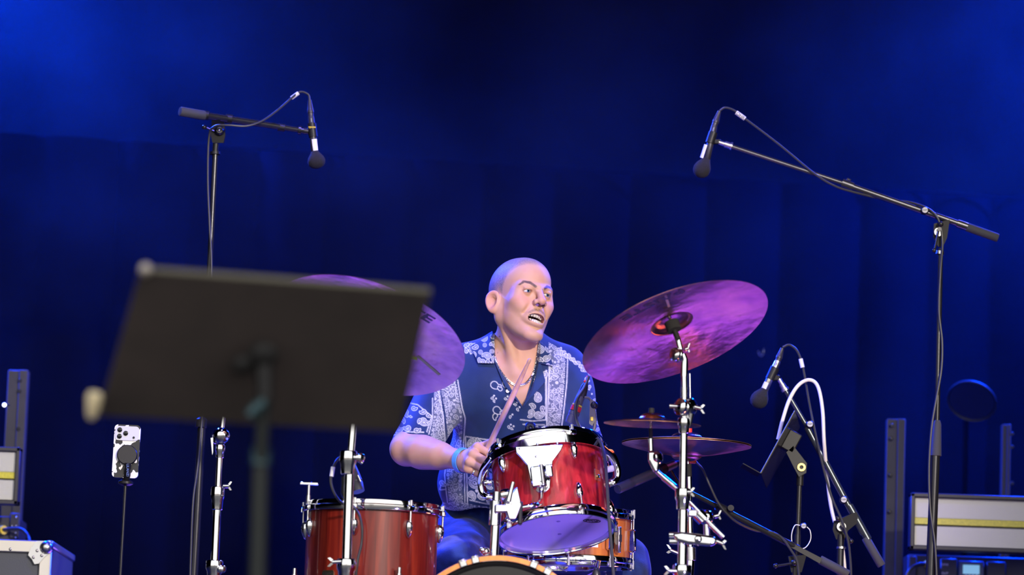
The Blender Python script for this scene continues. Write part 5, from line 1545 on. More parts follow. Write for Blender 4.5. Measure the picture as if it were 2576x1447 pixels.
def foam_mic(label, top, c1_, c2_, foam, fr, Y, body=None, sticker=None, letter=None):
    """slim condenser microphone hanging head down in a foam windscreen; points are pixels along its axis"""
    body = body or PURPLEBLK
    a, b, c, d = P(*top, Y), P(*c1_, Y), P(*c2_, Y), P(*foam, Y)
    t = thing('microphone', label, 'microphone', c)
    ax = (d - a).normalized()
    MB().rings(a, b, [(0, 0.0), (0.01, 0.0055), (0.15, 0.0062), (0.62, 0.0095), (0.64, 0.0100), (0.8, 0.0100), (0.82, 0.0088), (1, 0.0088)], 20).build('connector', PURPLEBLK, t)
    MB().rings(b, c, [(0, 0.0085), (0.05, 0.0098), (0.40, 0.0102), (0.42, 0.0106), (0.98, 0.0106), (1, 0.0090)], 20).build('body', body, t)
    r = M_(fr, Y)
    L = (d - c).length
    MB().rings(c - ax * 0.006, d + ax * r * 0.95, [(0, 0.0), (0.005, 0.011), (0.10, 0.0135), (0.35, r * 0.88), (0.55, r), (0.75, r * 0.93), (0.90, r * 0.68), (0.97, r * 0.35), (1, 0)], 28).build('windscreen', FOAM, t)
    if sticker:
        s0, s1, off = sticker
        p0, p1 = P(*s0, Y), P(*s1, Y); w = ax.cross((CAM - p0).normalized()).normalized()
        nn = (CAM - p0).normalized()
        V = []; F = []
        for k in range(7):
            an = -0.75 + 1.5 * k / 6 + off
            q = (nn * math.cos(an) + w * math.sin(an)) * 0.0112
            V += [b + ax * ((p0 - b).dot(ax)) + q, b + ax * ((p1 - b).dot(ax)) + q]
        for k in range(6): F.append((2 * k, 2 * k + 1, 2 * k + 3, 2 * k + 2))
        MB().add(V, F).build('sticker', WTAPE, t)
    MB().tube([b.lerp(c, 0.06) + ax.cross(CU) * 0 + (CAM - b).normalized() * 0.009, b.lerp(c, 0.16) + (CAM - b).normalized() * 0.0105], 0.0018, 8).build('switch', STEEL, t)
    return t, ax

def mic_stand(label, name='microphone_stand'): pass

# --- left overhead
LY = 10.98
m1, ax1 = foam_mic('overhead microphone in a foam windscreen hanging at the left boom end', (779, 251), (782, 292), (792, 386), (797, 403), 23, LY + 0.05, sticker=((788, 350), (791, 379), -0.25))
lb = P(494, 1447, LY)
ls = thing('microphone_stand', 'tall black boom stand left, its short boom just above the curtain line', 'microphone stand', (lb.x, LY, FZ))
MB().tube([Vector((lb.x - 0.010, LY, FZ + 0.10)), P(508, 1062, LY)], 0.0122, 16).build('lower_tube', BLKSAT, ls)
MB().rings(P(505, 1078, LY), P(508, 1050, LY), [(0, 0.012), (0.1, 0.0165), (0.8, 0.0165), (1, 0.010)], 18).build('height_clutch', BLKMET, ls)
seg(ls, [(508, 1062), (542, 380)], 0.0085, 'upper_tube', BLKSAT, LY); seg(ls, [(541, 389), (541, 382)], 0.0155, 'ring', BLKMET, LY)
seg(ls, [(541, 386), (543, 362)], 0.0098, 'top_sleeve', BLKMET, LY)
MB().prism([(-0.016, -0.032), (0.016, -0.032), (0.021, -0.010), (0.018, 0.035), (-0.018, 0.035), (-0.021, -0.010)], P(549, 332, LY), CR, CU, 0.022).build('pivot_plate', BLKMET, ls, sharp=30)
MB().lathe([(0, 0.012), (0.009, 0.012), (0.015, 0.004), (0.015, -0.012), (0, -0.012)], P(552, 329, LY - 0.012), (0.1, -1, 0), 20).build('pivot_disc', BLKSAT, ls)
MB().sphere(P(551, 328, LY - 0.025), 0.0042, 10).build('pivot_screw', STEEL, ls)
MB().tube(PL([(540, 331), (520, 322)], LY - 0.012), 0.0035, 8).sphere(P(514, 320, LY - 0.012), 0.0075, 12).build('pivot_lever', BLKSAT, ls)
bm_ = [(0.0, (456, 281)), (0.18, (515, 290))]
MB().rings(P(452, 280, LY - 0.12), P(516, 291, LY - 0.08), [(0, 0.0), (0.01, 0.0125), (0.05, 0.0140), (0.97, 0.0140), (1, 0.0125)], 22).build('grip', GRIP, ls)
MB().tube([P(515, 290, LY - 0.08), P(640, 309, LY), P(757, 328, LY + 0.05)], [0.0105, 0.0098, 0.0078], 16).build('boom_tube', BLKSAT, ls)
for p, k in (((517, 290), -0.08), ((576, 299), -0.04), ((708, 321), 0.03)):
    q = P(*p, LY + k); MB().tube([q - CR * 0.010 + CU * 0.0015, q + CR * 0.010 - CU * 0.0015], 0.0135 if p[0] < 600 else 0.0115, 18).build('boom_collar', BLKMET, ls)
MB().rings(P(750, 327, LY + 0.05), P(776, 331, LY + 0.05), [(0, 0.008), (0.05, 0.0130), (0.3, 0.0130), (0.32, 0.0085), (0.55, 0.0085), (0.57, 0.010), (1, 0.0085)], 16).build('thread', BLKSAT, ls)
cl = P(786, 328, LY + 0.05)
MB().lathe([(0.0108, -0.020), (0.0135, -0.020), (0.0135, 0.020), (0.0108, 0.020)], cl, ax1, 22, closed=True).build('mic_clip', BLKMET, ls)
write_on(ls, 'rycote', 0.008, cl + ax1 * -0.010 + (CAM - cl).normalized() * 0.0138, CR, -ax1, YELP, 'lettering', bold=0.0002)
tripod(ls, lb.x - 0.010, LY, FZ + 0.14, 0.30, 0.008, BLKMET, rot=0.3)
c = cable('microphone_cable', 'black cable looping from the left overhead microphone down its stand', [(779, 252, 11.03), (775, 238, 11.03), (757, 231, 11.02), (740, 241, 11.01), (700, 276, 10.98), (660, 304, 10.95), (620, 317, 10.93), (572, 315, 10.92), (540, 318, 10.93), (526, 345, 10.95), (523, 450, 10.96), (527, 560, 10.96), (532, 690, 10.96), (520, 900, 10.96), (500, 1150, 10.95), (486, 1260, 10.93), (480, 1400, 10.93), (478, 1470, 10.93)], LY, 0.0034)
tape_on(c, (751, 234), (733, 247), 11.015, 0.0058)

# --- right overhead
RY = 11.0
m2, ax2 = foam_mic('overhead microphone in a foam windscreen hanging at the high right boom end', (1810, 279), (1797, 316), (1777, 404), (1762, 426), 22.5, RY, sticker=((1789, 368), (1780, 402), 0.9))
rb = P(2342, 1447, RY)
rs_ = thing('microphone_stand', 'tall black stand at the right whose long boom slopes down to its grip', 'microphone stand', (rb.x, RY, FZ))
MB().tube([Vector((rb.x - 0.012, RY, FZ + 0.10)), P(2353, 1140, RY)], 0.0140, 18).build('lower_tube', BLKSAT, rs_)
seg(rs_, [(2353, 1142), (2357, 1140)], 0.014, 'tube_top', BLKSAT, RY)
MB().rings(P(2354, 1148, RY), P(2358, 1058, RY), [(0, 0.0135), (0.01, 0.0165), (0.9, 0.0120), (1, 0.0085)], 20).build('height_clutch', GRIP, rs_)
seg(rs_, [(2357, 1065), (2366, 625)], 0.0078, 'upper_tube', BLKSAT, RY); seg(rs_, [(2364, 640), (2365, 632)], 0.0125, 'ring', STEEL, RY)
MB().prism([(-0.020, 0.022), (0.026, 0.034), (0.018, -0.020), (0.006, -0.045), (-0.008, -0.045), (-0.022, -0.015)], P(2366, 582, RY), CR, CU, 0.018).build('pivot_plate', BLKMET, rs_, sharp=30)
MB().lathe([(0, 0.010), (0.012, 0.010), (0.012, -0.004), (0, -0.004)], P(2360, 585, RY - 0.010), (0, -1, 0), 20).build('pivot_disc', SILVB, rs_)
MB().lathe([(0, 0.012), (0.006, 0.012), (0.006, 0), (0, 0)], P(2362, 578, RY - 0.020), (0, -1, 0), 12).build('pivot_bolt', BLKSAT, rs_)
MB().tube(PL([(2361, 582), (2352, 625)], RY - 0.03), 0.0032, 8).sphere(P(2350, 630, RY - 0.03), 0.0068, 12).sphere(P(2367, 564, RY - 0.03), 0.0078, 12).build('pivot_lever', BLKSAT, rs_)
BOOM = mat('satin_boom_tube', (0.16, 0.155, 0.17), 0.2, 0.9, rnoise=0.04)
seg(rs_, [(1838, 368), (2132, 465)], 0.0072, 'inner_boom', BOOM, RY); seg(rs_, [(2120, 461), (2420, 566)], 0.0095, 'outer_boom', BOOM, RY)
seg(rs_, [(2118, 460), (2146, 470)], 0.0130, 'boom_collar', BOOM, RY); seg(rs_, [(2408, 562), (2434, 571)], 0.0125, 'end_collar', BOOM, RY)
MB().rings(P(2432, 571, RY), P(2511, 599, RY), [(0, 0.0115), (0.02, 0.0128), (0.97, 0.0128), (1, 0.0115)], 22).build('grip', GRIP, rs_)
MB().tube([P(2128, 456, RY + 0.008), P(2133, 450, RY + 0.008), P(2140, 454, RY + 0.008)], 0.0035, 8).build('cable_clip', BOOM, rs_)
def logo_knob(root, p, Y, r=0.0115):
    c = P(*p, Y)
    k = MB().lathe([(0, 0.010), (r * 0.75, 0.010), (r, 0.006), (r, -0.010), (0, -0.010)], c, (0, -1, 0), 22).build('clutch_knob', BLKMET, root)
    MB().lathe([(0, 0.0112), (r * 0.72, 0.0112), (r * 0.74, 0.0098), (0, 0.0098)], c, (0, -1, 0), 20).build('knob_cap', mat('grey_knob_cap', (0.42, 0.42, 0.44), 0.4), k)
    write_on(k, 'K&M', r * 0.62, c + Vector((0, -0.0116, 0)), (1, 0, 0), (0, 0, 1), INK)
logo_knob(rs_, (2326, 530), RY - 0.012)
MB().rings(P(1842, 369, RY), P(1808, 358, RY), [(0, 0.0075), (0.02, 0.0125), (0.14, 0.0125), (0.16, 0.010), (0.55, 0.010), (0.57, 0.0075), (0.99, 0.0075)], 16).build('thread', STEEL, rs_)
cl = P(1790, 347, RY)
MB().lathe([(0.0108, -0.017), (0.0138, -0.017), (0.0138, 0.017), (0.0108, 0.017)], cl, ax2, 22, closed=True).box(P(1805, 357, RY), (0.010, 0.007, 0.007), (CR, Vector((0, 1, 0)), CU), 0.002).build('mic_clip', BLKMET, rs_)
tripod(rs_, rb.x - 0.012, RY, FZ + 0.14, 0.32, 0.008, BLKMET, rot=0.9)
c = cable('microphone_cable', 'black cable from the right overhead microphone, crossing its long boom', [(1811, 278), (1824, 271), (1845, 277), (1868, 294), (1960, 364), (2050, 438, RY - 0.014), (2100, 468, RY - 0.014), (2150, 484, RY - 0.012), (2230, 503, RY + 0.010), (2290, 509, RY + 0.008), (2338, 527, RY - 0.016), (2362, 556, RY - 0.020), (2371, 610, RY - 0.022), (2366, 680, RY - 0.014), (2362, 780, RY - 0.012), (2370, 860, RY - 0.012), (2368, 930, RY - 0.014), (2356, 1000, RY - 0.016), (2343, 1080, RY - 0.02), (2337, 1180, RY - 0.02), (2340, 1280, RY - 0.02), (2352, 1370, RY - 0.02), (2357, 1470, RY - 0.02)], RY, 0.0034)
tape_on(c, (1852, 283), (1874, 299), RY, 0.0066, txt='OHR')

# --- hi-hat microphone on the right
QY = 11.05
m3, ax3 = foam_mic('silver microphone with foam windscreen aimed down, left of the white cable', (1968, 876), (1957, 908), (1922, 984), (1908, 1006), 23, QY, SILVB, sticker=((1929, 962), (1922, 984), 0.5))
qb = P(2112, 1447, QY)
qs = thing('microphone_stand', 'black boom stand slanting down to the right beside the white cable', 'microphone stand', (qb.x, QY, FZ))
DGREEN = mat('satin_grey_green_tube', (0.055, 0.065, 0.07), 0.25, 0.6)
MB().tube([Vector((qb.x, QY, FZ + 0.10)), P(2115, 1345, QY)], 0.0105, 16).build('upright_tube', BLKSAT, qs); seg(qs, [(2116, 1381), (2116, 1376)], 0.0140, 'ring', STEEL, QY)
seg(qs, [(1976, 982), (2040, 1090)], 0.0072, 'inner_boom', DGREEN, QY); seg(qs, [(2030, 1075), (2172, 1344)], 0.0098, 'outer_boom', DGREEN, QY); seg(qs, [(2136, 1272), (2184, 1358)], 0.0118, 'boom_sleeve', DGREEN, QY)
MB().rings(P(2177, 1353, QY), P(2218, 1424, QY), [(0, 0.0112), (0.03, 0.0125), (0.97, 0.0125), (1, 0.011)], 22).build('grip', GRIP, qs)
MB().rings(P(1977, 984, QY), P(1960, 954, QY), [(0, 0.008), (0.02, 0.0120), (0.2, 0.0120), (0.22, 0.009), (0.6, 0.009), (0.62, 0.007), (1, 0.007)], 16).build('thread', STEEL, qs)
logo_knob(qs, (2037, 1068), QY - 0.012); logo_knob(qs, (2122, 1258), QY - 0.012)
MB().prism([(-0.020, 0.012), (0.045, 0.040), (0.050, 0.010), (0.020, -0.015), (0.010, -0.040), (-0.014, -0.040), (-0.024, -0.012)], P(2115, 1322, QY), CR, CU, 0.018).build('pivot_plate', BLKMET, qs, sharp=30)
MB().lathe([(0, 0.010), (0.013, 0.010), (0.013, -0.004), (0, -0.004)], P(2116, 1326, QY - 0.010), (0, -1, 0), 20).build('pivot_disc', SILVB, qs)
MB().tube(PL([(2114, 1322), (2138, 1358)], QY - 0.03), 0.0035, 8).sphere(P(2141, 1362, QY - 0.03), 0.0075, 12).sphere(P(2108, 1305, QY - 0.03), 0.0075, 12).build('pivot_lever', BLKSAT, qs)
cl = P(1943, 940, QY)
MB().lathe([(0.0108, -0.019), (0.0138, -0.019), (0.0138, 0.019), (0.0108, 0.019)], cl, ax3, 22, closed=True).box(P(1954, 951, QY), (0.009, 0.007, 0.008), (CR, Vector((0, 1, 0)), CU), 0.002).build('mic_clip', BLKMET, qs)
tripod(qs, qb.x, QY, FZ + 0.14, 0.30, 0.008, BLKMET, rot=0.1)
c = cable('microphone_cable', 'black cable from the silver microphone, running down the slanting boom', [(1969, 874), (1985, 868), (2003, 880), (2015, 906), (2024, 945), (2035, 1010), (2049, 1080, QY - 0.014), (2068, 1165, QY - 0.016), (2092, 1250, QY - 0.016), (2118, 1310, QY - 0.034), (2133, 1360, QY - 0.034), (2139, 1410, QY - 0.03), (2142, 1470, QY - 0.03)], QY, 0.0036)
tape_on(c, (2014, 903), (2019, 925), QY, 0.0062)
cable('white_cable', 'thick white cable arching over the small music stand at the right', [(1957, 1106, 10.98), (1968, 1060, 10.98), (1985, 1008, 10.99), (2008, 970, 11.0), (2035, 956, 11.02), (2057, 972, 11.02), (2069, 1030, 11.02), (2073, 1110, 11.02), (2080, 1190, 11.06), (2088, 1260, 11.08), (2100, 1315, 11.08), (2116, 1360, 11.08), (2124, 1420, 11.08), (2126, 1470, 11.08)], 11.0, 0.0052, mat('white_cable', (0.78, 0.75, 0.70), 0.5))

# --- low boom with dark pencil microphone pointing at the snare
KY = 10.95
kp = P(2000, 1425, KY)
ks = thing('microphone_stand', 'low black boom stand reaching from lower right towards the hi-hats', 'microphone stand', (kp.x, KY, FZ))
MB().tube([Vector((kp.x, KY, FZ + 0.08)), P(2001, 1428, KY)], 0.0105, 16).build('upright_tube', BLKSAT, ks)
MB().tube([P(1722, 1232, 10.82), P(1850, 1298, 10.88)], 0.0072, 14).build('inner_boom', BLKSAT, ks); MB().tube([P(1806, 1276, 10.86), P(2008, 1380, KY)], 0.0098, 16).build('outer_boom', BLKSAT, ks)
MB().tube([P(1803, 1273, 10.86), P(1835, 1289, 10.875)], 0.0128, 16).build('boom_collar', BLKMET, ks)
MB().hull(PL([(1985, 1362), (2068, 1405), (2062, 1418), (1980, 1372)], KY - 0.014) + PL([(1985, 1362), (2068, 1405), (2062, 1418), (1980, 1372)], KY + 0.014)).build('boom_sleeve', BLKMET, ks)
MB().rings(P(2062, 1408, KY), P(2134, 1446, KY), [(0, 0.0118), (0.03, 0.0130), (0.97, 0.0130), (1, 0.011)], 22).build('grip', GRIP, ks)
MB().lathe([(0, 0.012), (0.009, 0.012), (0.009, -0.006), (0, -0.006)], P(1838, 1281, 10.86), (0, -1, 0.2), 16).build('clutch_knob', BLKMET, ks)
MB().prism([(-0.022, 0.015), (0.030, 0.020), (0.016, -0.030), (-0.014, -0.030)], P(2002, 1413, KY), CR, CU, 0.02).build('pivot_plate', BLKMET, ks, sharp=30)
MB().tube(PL([(1998, 1417), (1955, 1424)], KY - 0.025), 0.0038, 8).sphere(P(1951, 1424, KY - 0.025), 0.0075, 12).sphere(P(1998, 1416, KY - 0.025), 0.0095, 12).build('pivot_lever', BLKSAT, ks)
tripod(ks, kp.x, KY, FZ + 0.12, 0.28, 0.008, BLKMET, rot=0.6)
pa, pb = P(1553, 1231, 10.60), P(1712, 1161, 10.80)
pm = thing('microphone', 'dark pencil microphone pointing at the snare from under the splash cymbal', 'microphone', pa)
BLUEBLK = mat('blue_black_mic', (0.022, 0.022, 0.045), 0.38, 0.2)
MB().rings(pa, pb, [(0, 0.0), (0.003, 0.0128), (0.02, 0.0138), (0.20, 0.0142), (0.21, 0.0132), (0.24, 0.0132), (0.25, 0.0140), (0.74, 0.0140), (0.75, 0.0118)], 24).build('body', BLUEBLK, pm)
MB().rings(pa, pb, [(0.74, 0.0), (0.745, 0.0122), (0.90, 0.0122), (0.905, 0.0)], 24).build('silver_band', SILVB, pm)
pax = (pb - pa).normalized(); pn_ = (CAM - pa).normalized()
write_on(pm, 'AKG', 0.011, pa.lerp(pb, 0.82) + pn_ * 0.0124, pax, pn_.cross(pax), INK, bold=0.0003)
MB().rings(pa, pb, [(0.90, 0.0), (0.905, 0.0110), (1.0, 0.0105), (1.08, 0.008), (1.1, 0)], 20).build('connector', BLKMET, pm)
MB().tube([pb + pax * 0.012, P(1748, 1160, 10.83)], [0.0085, 0.0080], 14).build('orange_ring', ORANGEP, pm)
for k in range(8): MB().box(pa.lerp(pb, 0.030) + (pn_ * math.cos(-1.2 + 0.34 * k) + pn_.cross(pax) * math.sin(-1.2 + 0.34 * k)) * 0.0140, (0.0006, 0.0006, 0.004), (pn_, pn_.cross(pax), pax)).build('grille_slot', INK, pm)
MB().tube([P(1722, 1232, 10.82), P(1700, 1205, 10.80), pa.lerp(pb, 0.80)], 0.0055, 10).lathe([(0.0125, -0.012), (0.0150, -0.012), (0.0150, 0.012), (0.0125, 0.012)], pa.lerp(pb, 0.70), pax, 20, closed=True).build('mic_clip', BLKMET, ks)
cable('microphone_cable', 'black cable from the orange plug down along the low boom', [(1750, 1162, 10.83), (1768, 1182, 10.82), (1785, 1220, 10.82), (1805, 1262, 10.83), (1828, 1292, 10.84), (1855, 1315, 10.86), (1900, 1335, 10.90), (1935, 1338, 10.91), (1965, 1352, 10.92), (1990, 1385, 10.92), (2006, 1415, 10.92), (2012, 1470, 10.92)], KY, 0.0036)

# --- clip microphone on the rack tom
ty = 10.42
tm = thing('microphone', 'clip-on drum microphone with red ring on the red tom\'s right rim', 'microphone', P(1497, 1110, ty))
GREYM = mat('grey_mic', (0.11, 0.105, 0.12), 0.45, 0.2); CLIPM = mat('grey_brown_clip', (0.10, 0.09, 0.075), 0.5)
ma, mbb = P(1434, 1066, ty), P(1466, 984, ty)
MB().rings(ma, mbb, [(0, 0.0), (0.01, 0.0145), (0.20, 0.0155), (0.21, 0.0145), (0.26, 0.0145), (0.27, 0.0155), (0.36, 0.0155), (0.37, 0.0130), (0.8, 0.0125), (1, 0.0105)], 22).build('body', GREYM, tm)
MB().rings(ma, mbb, [(0.38, 0.0), (0.385, 0.0150), (0.52, 0.0150), (0.525, 0)], 22).build('red_ring', REDP, tm)
MB().rings(ma, mbb, [(0.53, 0.0), (0.535, 0.0140), (0.58, 0.0140), (0.585, 0)], 22).build('yellow_ring', YELP, tm)
MB().rings(P(1462, 1000, ty), P(1474, 963, ty), [(0, 0.0115), (0.1, 0.0125), (0.7, 0.0105), (1, 0.006)], 18).build('connector', PURPLEBLK, tm)
MB().tube(PL([(1474, 966), (1480, 950)], ty), 0.004, 10).build('cable_boot', mat('blue_boot', (0.10, 0.12, 0.42), 0.5), tm)
MB().sphere(P(1478, 949, ty), 0.0042, 10).sphere(P(1472, 960, ty - 0.006), 0.0045, 10).build('red_mark', REDP, tm)
MB().tube(catmull(PL([(1455, 1008), (1449, 1040), (1456, 1070), (1472, 1088), (1490, 1090), (1497, 1062), (1494, 1030), (1484, 1004), (1470, 1000)], ty - 0.012), 5), 0.0042, 10).build('spring_clip', CLIPM, tm)
MB().hull(PL([(1484, 1002), (1496, 1010), (1498, 1056), (1490, 1072), (1482, 1066), (1486, 1030)], ty - 0.018) + PL([(1484, 1002), (1496, 1010), (1498, 1056), (1490, 1072), (1482, 1066), (1486, 1030)], ty + 0.004)).build('clip_arm', CLIPM, tm)
MB().sphere(P(1494, 1020, ty - 0.012), 0.0115, 16).build('clip_knob', BLKMET, tm)
MB().box(P(1489, 1054, ty - 0.021), (0.0038, 0.002, 0.0055), (CR, Vector((0, 1, 0)), CU), 0.001).build('clip_badge', YELP, tm)
MB().hull(PL([(1476, 1086), (1500, 1083), (1505, 1112), (1472, 1112)], ty - 0.018) + PL([(1476, 1086), (1500, 1083), (1505, 1112), (1472, 1112)], ty + 0.012)).build('rim_clamp', CLIPM, tm)
cable('microphone_cable', 'black cable hanging from the tom microphone over the red shell', [(1480, 948, ty), (1470, 975, ty - 0.014), (1452, 1005, ty - 0.03), (1447, 1045, ty - 0.035), (1458, 1078, ty - 0.035), (1478, 1092, ty - 0.035), (1500, 1100, 10.36), (1514, 1120, 10.31), (1522, 1160, 10.27), (1527, 1220, 10.235), (1532, 1300, 10.21), (1539, 1390, 10.20), (1545, 1470, 10.20)], ty, 0.0046)
# small round-faced device on the far rim
sm = thing('sensor', 'small round black device with lens on the far rim of the red tom', 'device', P(1334, 1090, 10.56))
MB().box(P(1334, 1080, 10.575), (0.014, 0.012, 0.018), None, 0.005).build('housing', BLKMET, sm)
MB().lathe([(0, 0.004), (0.005, 0.004), (0.006, 0.008), (0.0105, 0.008), (0.0115, 0.004), (0.0115, -0.002), (0, -0.002)], P(1334, 1077, 10.562), (0, -1, 0), 22).build('lens_ring', BLKSAT, sm)
MB().sphere(P(1335, 1077, 10.558), 0.005, 12, ax=(0, -1, 0), sc=(1, 1, 0.4)).build('lens', mat('lens_glass', (0.01, 0.01, 0.03), 0.03, coat=1), sm)
# floor tom microphone behind the chrome stand
gm = thing('microphone', 'black drum microphone behind the chrome stand above the floor tom', 'microphone', P(893, 1262, 10.16))
MB().rings(P(902, 1238, 10.14), P(884, 1170, 10.16), [(0, 0.0), (0.01, 0.0165), (0.30, 0.0180), (0.33, 0.0168), (0.36, 0.0168), (0.38, 0.0180), (0.7, 0.0150), (1, 0.011)], 22).build('body', PURPLEBLK, gm)
MB().tube(PL([(868, 1200), (866, 1240), (880, 1272)], 10.14), 0.010, 12).build('clip', BLKMET, gm)
MB().box(P(884, 1276, 10.11), (0.012, 0.010, 0.020), None, 0.004).build('rim_clamp', BLKMET, gm)
MB().tube(PL([(900, 1196), (907, 1212)], 10.122), 0.002, 8).build('switch', STEEL, gm)
c = cable('microphone_cable', 'black cable curving beside the chrome stand and down over the floor tom', [(882, 1160, 10.12), (866, 1147, 10.06), (848, 1158, 10.03), (837, 1180, 10.02), (832, 1208, 10.02), (838, 1235, 10.02), (852, 1258, 10.03), (870, 1272, 10.04), (890, 1278, 10.05), (904, 1298, 10.04), (911, 1330, 10.03), (909, 1370, 10.03), (900, 1410, 10.02), (893, 1470, 10.02)], 10.03, 0.0036)
tape_on(c, (838, 1175), (834, 1199), 10.02, 0.0056)
# black pole with rounded end beside the bass drum
bp0 = P(1500, 1425, 10.02)
bp_ = MB().rings(Vector((bp0.x + 0.02, 10.05, FZ)), bp0, [(0, 0.0), (0.0, 0.012), (0.93, 0.0125), (0.97, 0.0105), (0.99, 0.006), (1, 0)], 20).build('black_pole', BLKSAT)
tag(bp_, 'upright black pole with rounded tip between bass drum and snare', 'pole')

# ================================================================= small music stand on the right
NY = 11.0
nb = P(2006, 1447, NY)
ns = thing('music_stand', 'thin black music stand seen edge-on behind the slanting boom', 'music stand', (nb.x, NY, FZ))
dA, dB = P(1914, 1191, NY - 0.12), P(2000, 1034, NY - 0.12)
wv = P(1972, 1142, NY + 0.14) - P(1952, 1116, NY - 0.12)
nd = (dB - dA).cross(wv).normalized()
MB().prism([(0, 0), ((dB - dA).length, 0), ((dB - dA).length, 1.0 * wv.length), (0, wv.length)], dA, (dB - dA).normalized(), (wv - (dB - dA).normalized() * wv.dot((dB - dA).normalized())).normalized(), 0.0025).build('desk', BLKSAT, ns)
dL = P(1869, 1166, NY - 0.12)
MB().prism([(0, 0), ((dL - dA).length, 0), ((dL - dA).length, wv.length), (0, wv.length)], dA, (dL - dA).normalized(), (wv - (dL - dA).normalized() * wv.dot((dL - dA).normalized())).normalized(), 0.0025).build('ledge', BLKSAT, ns)
MB().tube([dA, dB], 0.0032, 8).build('desk_edge', BOOM, ns)
MB().box(P(1990, 1112, NY), (0.030, 0.020, 0.020), ((dB - dA).normalized(), Vector((0, 1, 0)), (dB - dA).normalized().cross(Vector((0, 1, 0)))), 0.003).build('clamp_block', BLKMET, ns)
MB().hull(PL([(1978, 1138), (1996, 1122), (2030, 1166), (2028, 1190), (2010, 1200), (1998, 1178)], NY - 0.02) + PL([(1978, 1138), (1996, 1122), (2030, 1166), (2028, 1190), (2010, 1200), (1998, 1178)], NY + 0.02)).build('tilt_arm', BLKMET, ns)
MB().lathe([(0.006, 0.004), (0.012, 0.004), (0.013, 0.002), (0.013, -0.002), (0.006, -0.002)], P(2016, 1176, NY - 0.021), (0, -1, 0), 20, closed=True).build('tilt_disc', BRASS, ns)
seg(ns, [(2012, 1195), (2006, 1360)], 0.0072, 'upper_pole', BLKSAT, NY); MB().tube([P(2006, 1345, NY), Vector((nb.x, NY, FZ + 0.08))], 0.0095, 14).build('lower_pole', BLKSAT, ns); seg(ns, [(2013, 1190), (2012, 1222)], 0.0105, 'collar', BLKMET, NY)
logo_knob(ns, (2021, 1324), NY - 0.014, 0.0098)
tripod(ns, nb.x, NY, FZ + 0.12, 0.24, 0.006, BLKMET, rot=1.2)
lo = MB().tube(catmull(PL([(2012, 1322), (2000, 1322), (1992, 1342), (1993, 1366), (2006, 1380), (2026, 1378), (2039, 1358), (2038, 1336), (2030, 1326)], NY - 0.03), 6), 0.0013, 6).build('wire_loop', mat('pale_wire', (0.6, 0.57, 0.5), 0.4, 0.5))
tag(lo, 'thin pale wire loop hanging from the knob of the small music stand', 'wire')

# ================================================================= foreground music stand
TL, TR, BR_, BL = P(352, 686, 6.30), P(1083, 741, 6.404), P(1008, 1084, 6.63), P(249, 1043, 6.5265)
DESK = mat('brown_black_enamel', (0.082, 0.066, 0.064), 0.55, noise=(0.060, 0.050, 0.049), bscale=6, bump=0.05)
fl = (BL + BR_) / 2
pf = P(652, 1447, 6.48)
fs = thing('music_stand', 'large dark music stand out of focus in the foreground, its back to us', 'music stand', (pf.x, 6.48, FZ))
dx_ = (TR - TL).normalized(); dn = dx_.cross(BL - TL).normalized(); dy_ = dn.cross(dx_)
if dn.y > 0: dn = -dn
inner = -dn
MB().hull([p + o for p in (TL, TR, BR_, BL) for o in (Vector((0, 0, 0)), inner * 0.003)]).build('desk', DESK, fs)
MB().hull([p + o for p in (TL, TR) for o in (Vector((0, 0, 0)), inner * 0.012, (TL - BL).normalized() * 0.004, (TL - BL).normalized() * 0.004 + inner * 0.012)]).build('top_flange', mat('worn_edge', (0.11, 0.10, 0.075), 0.5), fs)
lipd = inner * 0.055
MB().hull([p + o for p in (BL, BR_) for o in (Vector((0, 0, 0)), lipd, (BL - TL).normalized() * 0.003, (BL - TL).normalized() * 0.003 + lipd)]).build('ledge', DESK, fs)
MB().sphere(P(366, 678, 6.29), 0.011, 14).build('corner_cap', mat('corner_cap', (0.45, 0.40, 0.36), 0.35, 0.3), fs)
cc_ = P(648, 930, 6.44)
MB().sphere(P(662, 893, 6.43), 0.026, 18, ax=dn, sc=(1, 1, 0.7)).build('tilt_knob', RUBBER, fs)
MB().sphere(P(612, 918, 6.44), 0.020, 16, ax=dn, sc=(1, 1, 0.7)).build('lock_knob', RUBBER, fs)
MB().tube(PL([(663, 885), (666, 1010)], 6.44), [0.017, 0.014], 16).build('head_bracket', BLKMET, fs)
TEAL = mat('dark_teal_paint', (0.03, 0.07, 0.085), 0.4, 0.3)
MB().tube([P(628, 1046, 6.43), P(648, 1024, 6.43), P(668, 1012, 6.43)], 0.010, 12).build('lever', TEAL, fs)
MB().tube([P(664, 1008, 6.45), P(654, 1200, 6.47)], 0.0125, 18).build('upper_tube', mat('dark_tube', (0.008, 0.012, 0.014), 0.45, 0.2), fs)
MB().rings(P(655, 1172, 6.47), P(657, 1128, 6.47), [(0, 0.013), (0.05, 0.0165), (0.95, 0.0165), (1, 0.0125)], 20).build('height_collar', TEAL, fs)
MB().tube([P(655, 1180, 6.47), Vector((pf.x, 6.48, FZ + 0.06))], 0.0150, 18).build('lower_tube', mat('dark_tube', (0.008, 0.012, 0.014), 0.45, 0.2), fs)
tripod(fs, pf.x, 6.48, FZ + 0.09, 0.26, 0.009, BLKMET, rot=0.5)
cap_ = MB().rings(P(229, 1055, 6.49), P(240, 984, 6.47), [(0, 0), (0.03, 0.006), (0.2, 0.0095), (0.75, 0.0135), (0.92, 0.0115), (1, 0)], 16).build('clip', mat('cream_plastic', (0.78, 0.66, 0.42), 0.5))
tag(cap_, 'small cream clip at the lower left corner of the foreground music stand', 'clip')

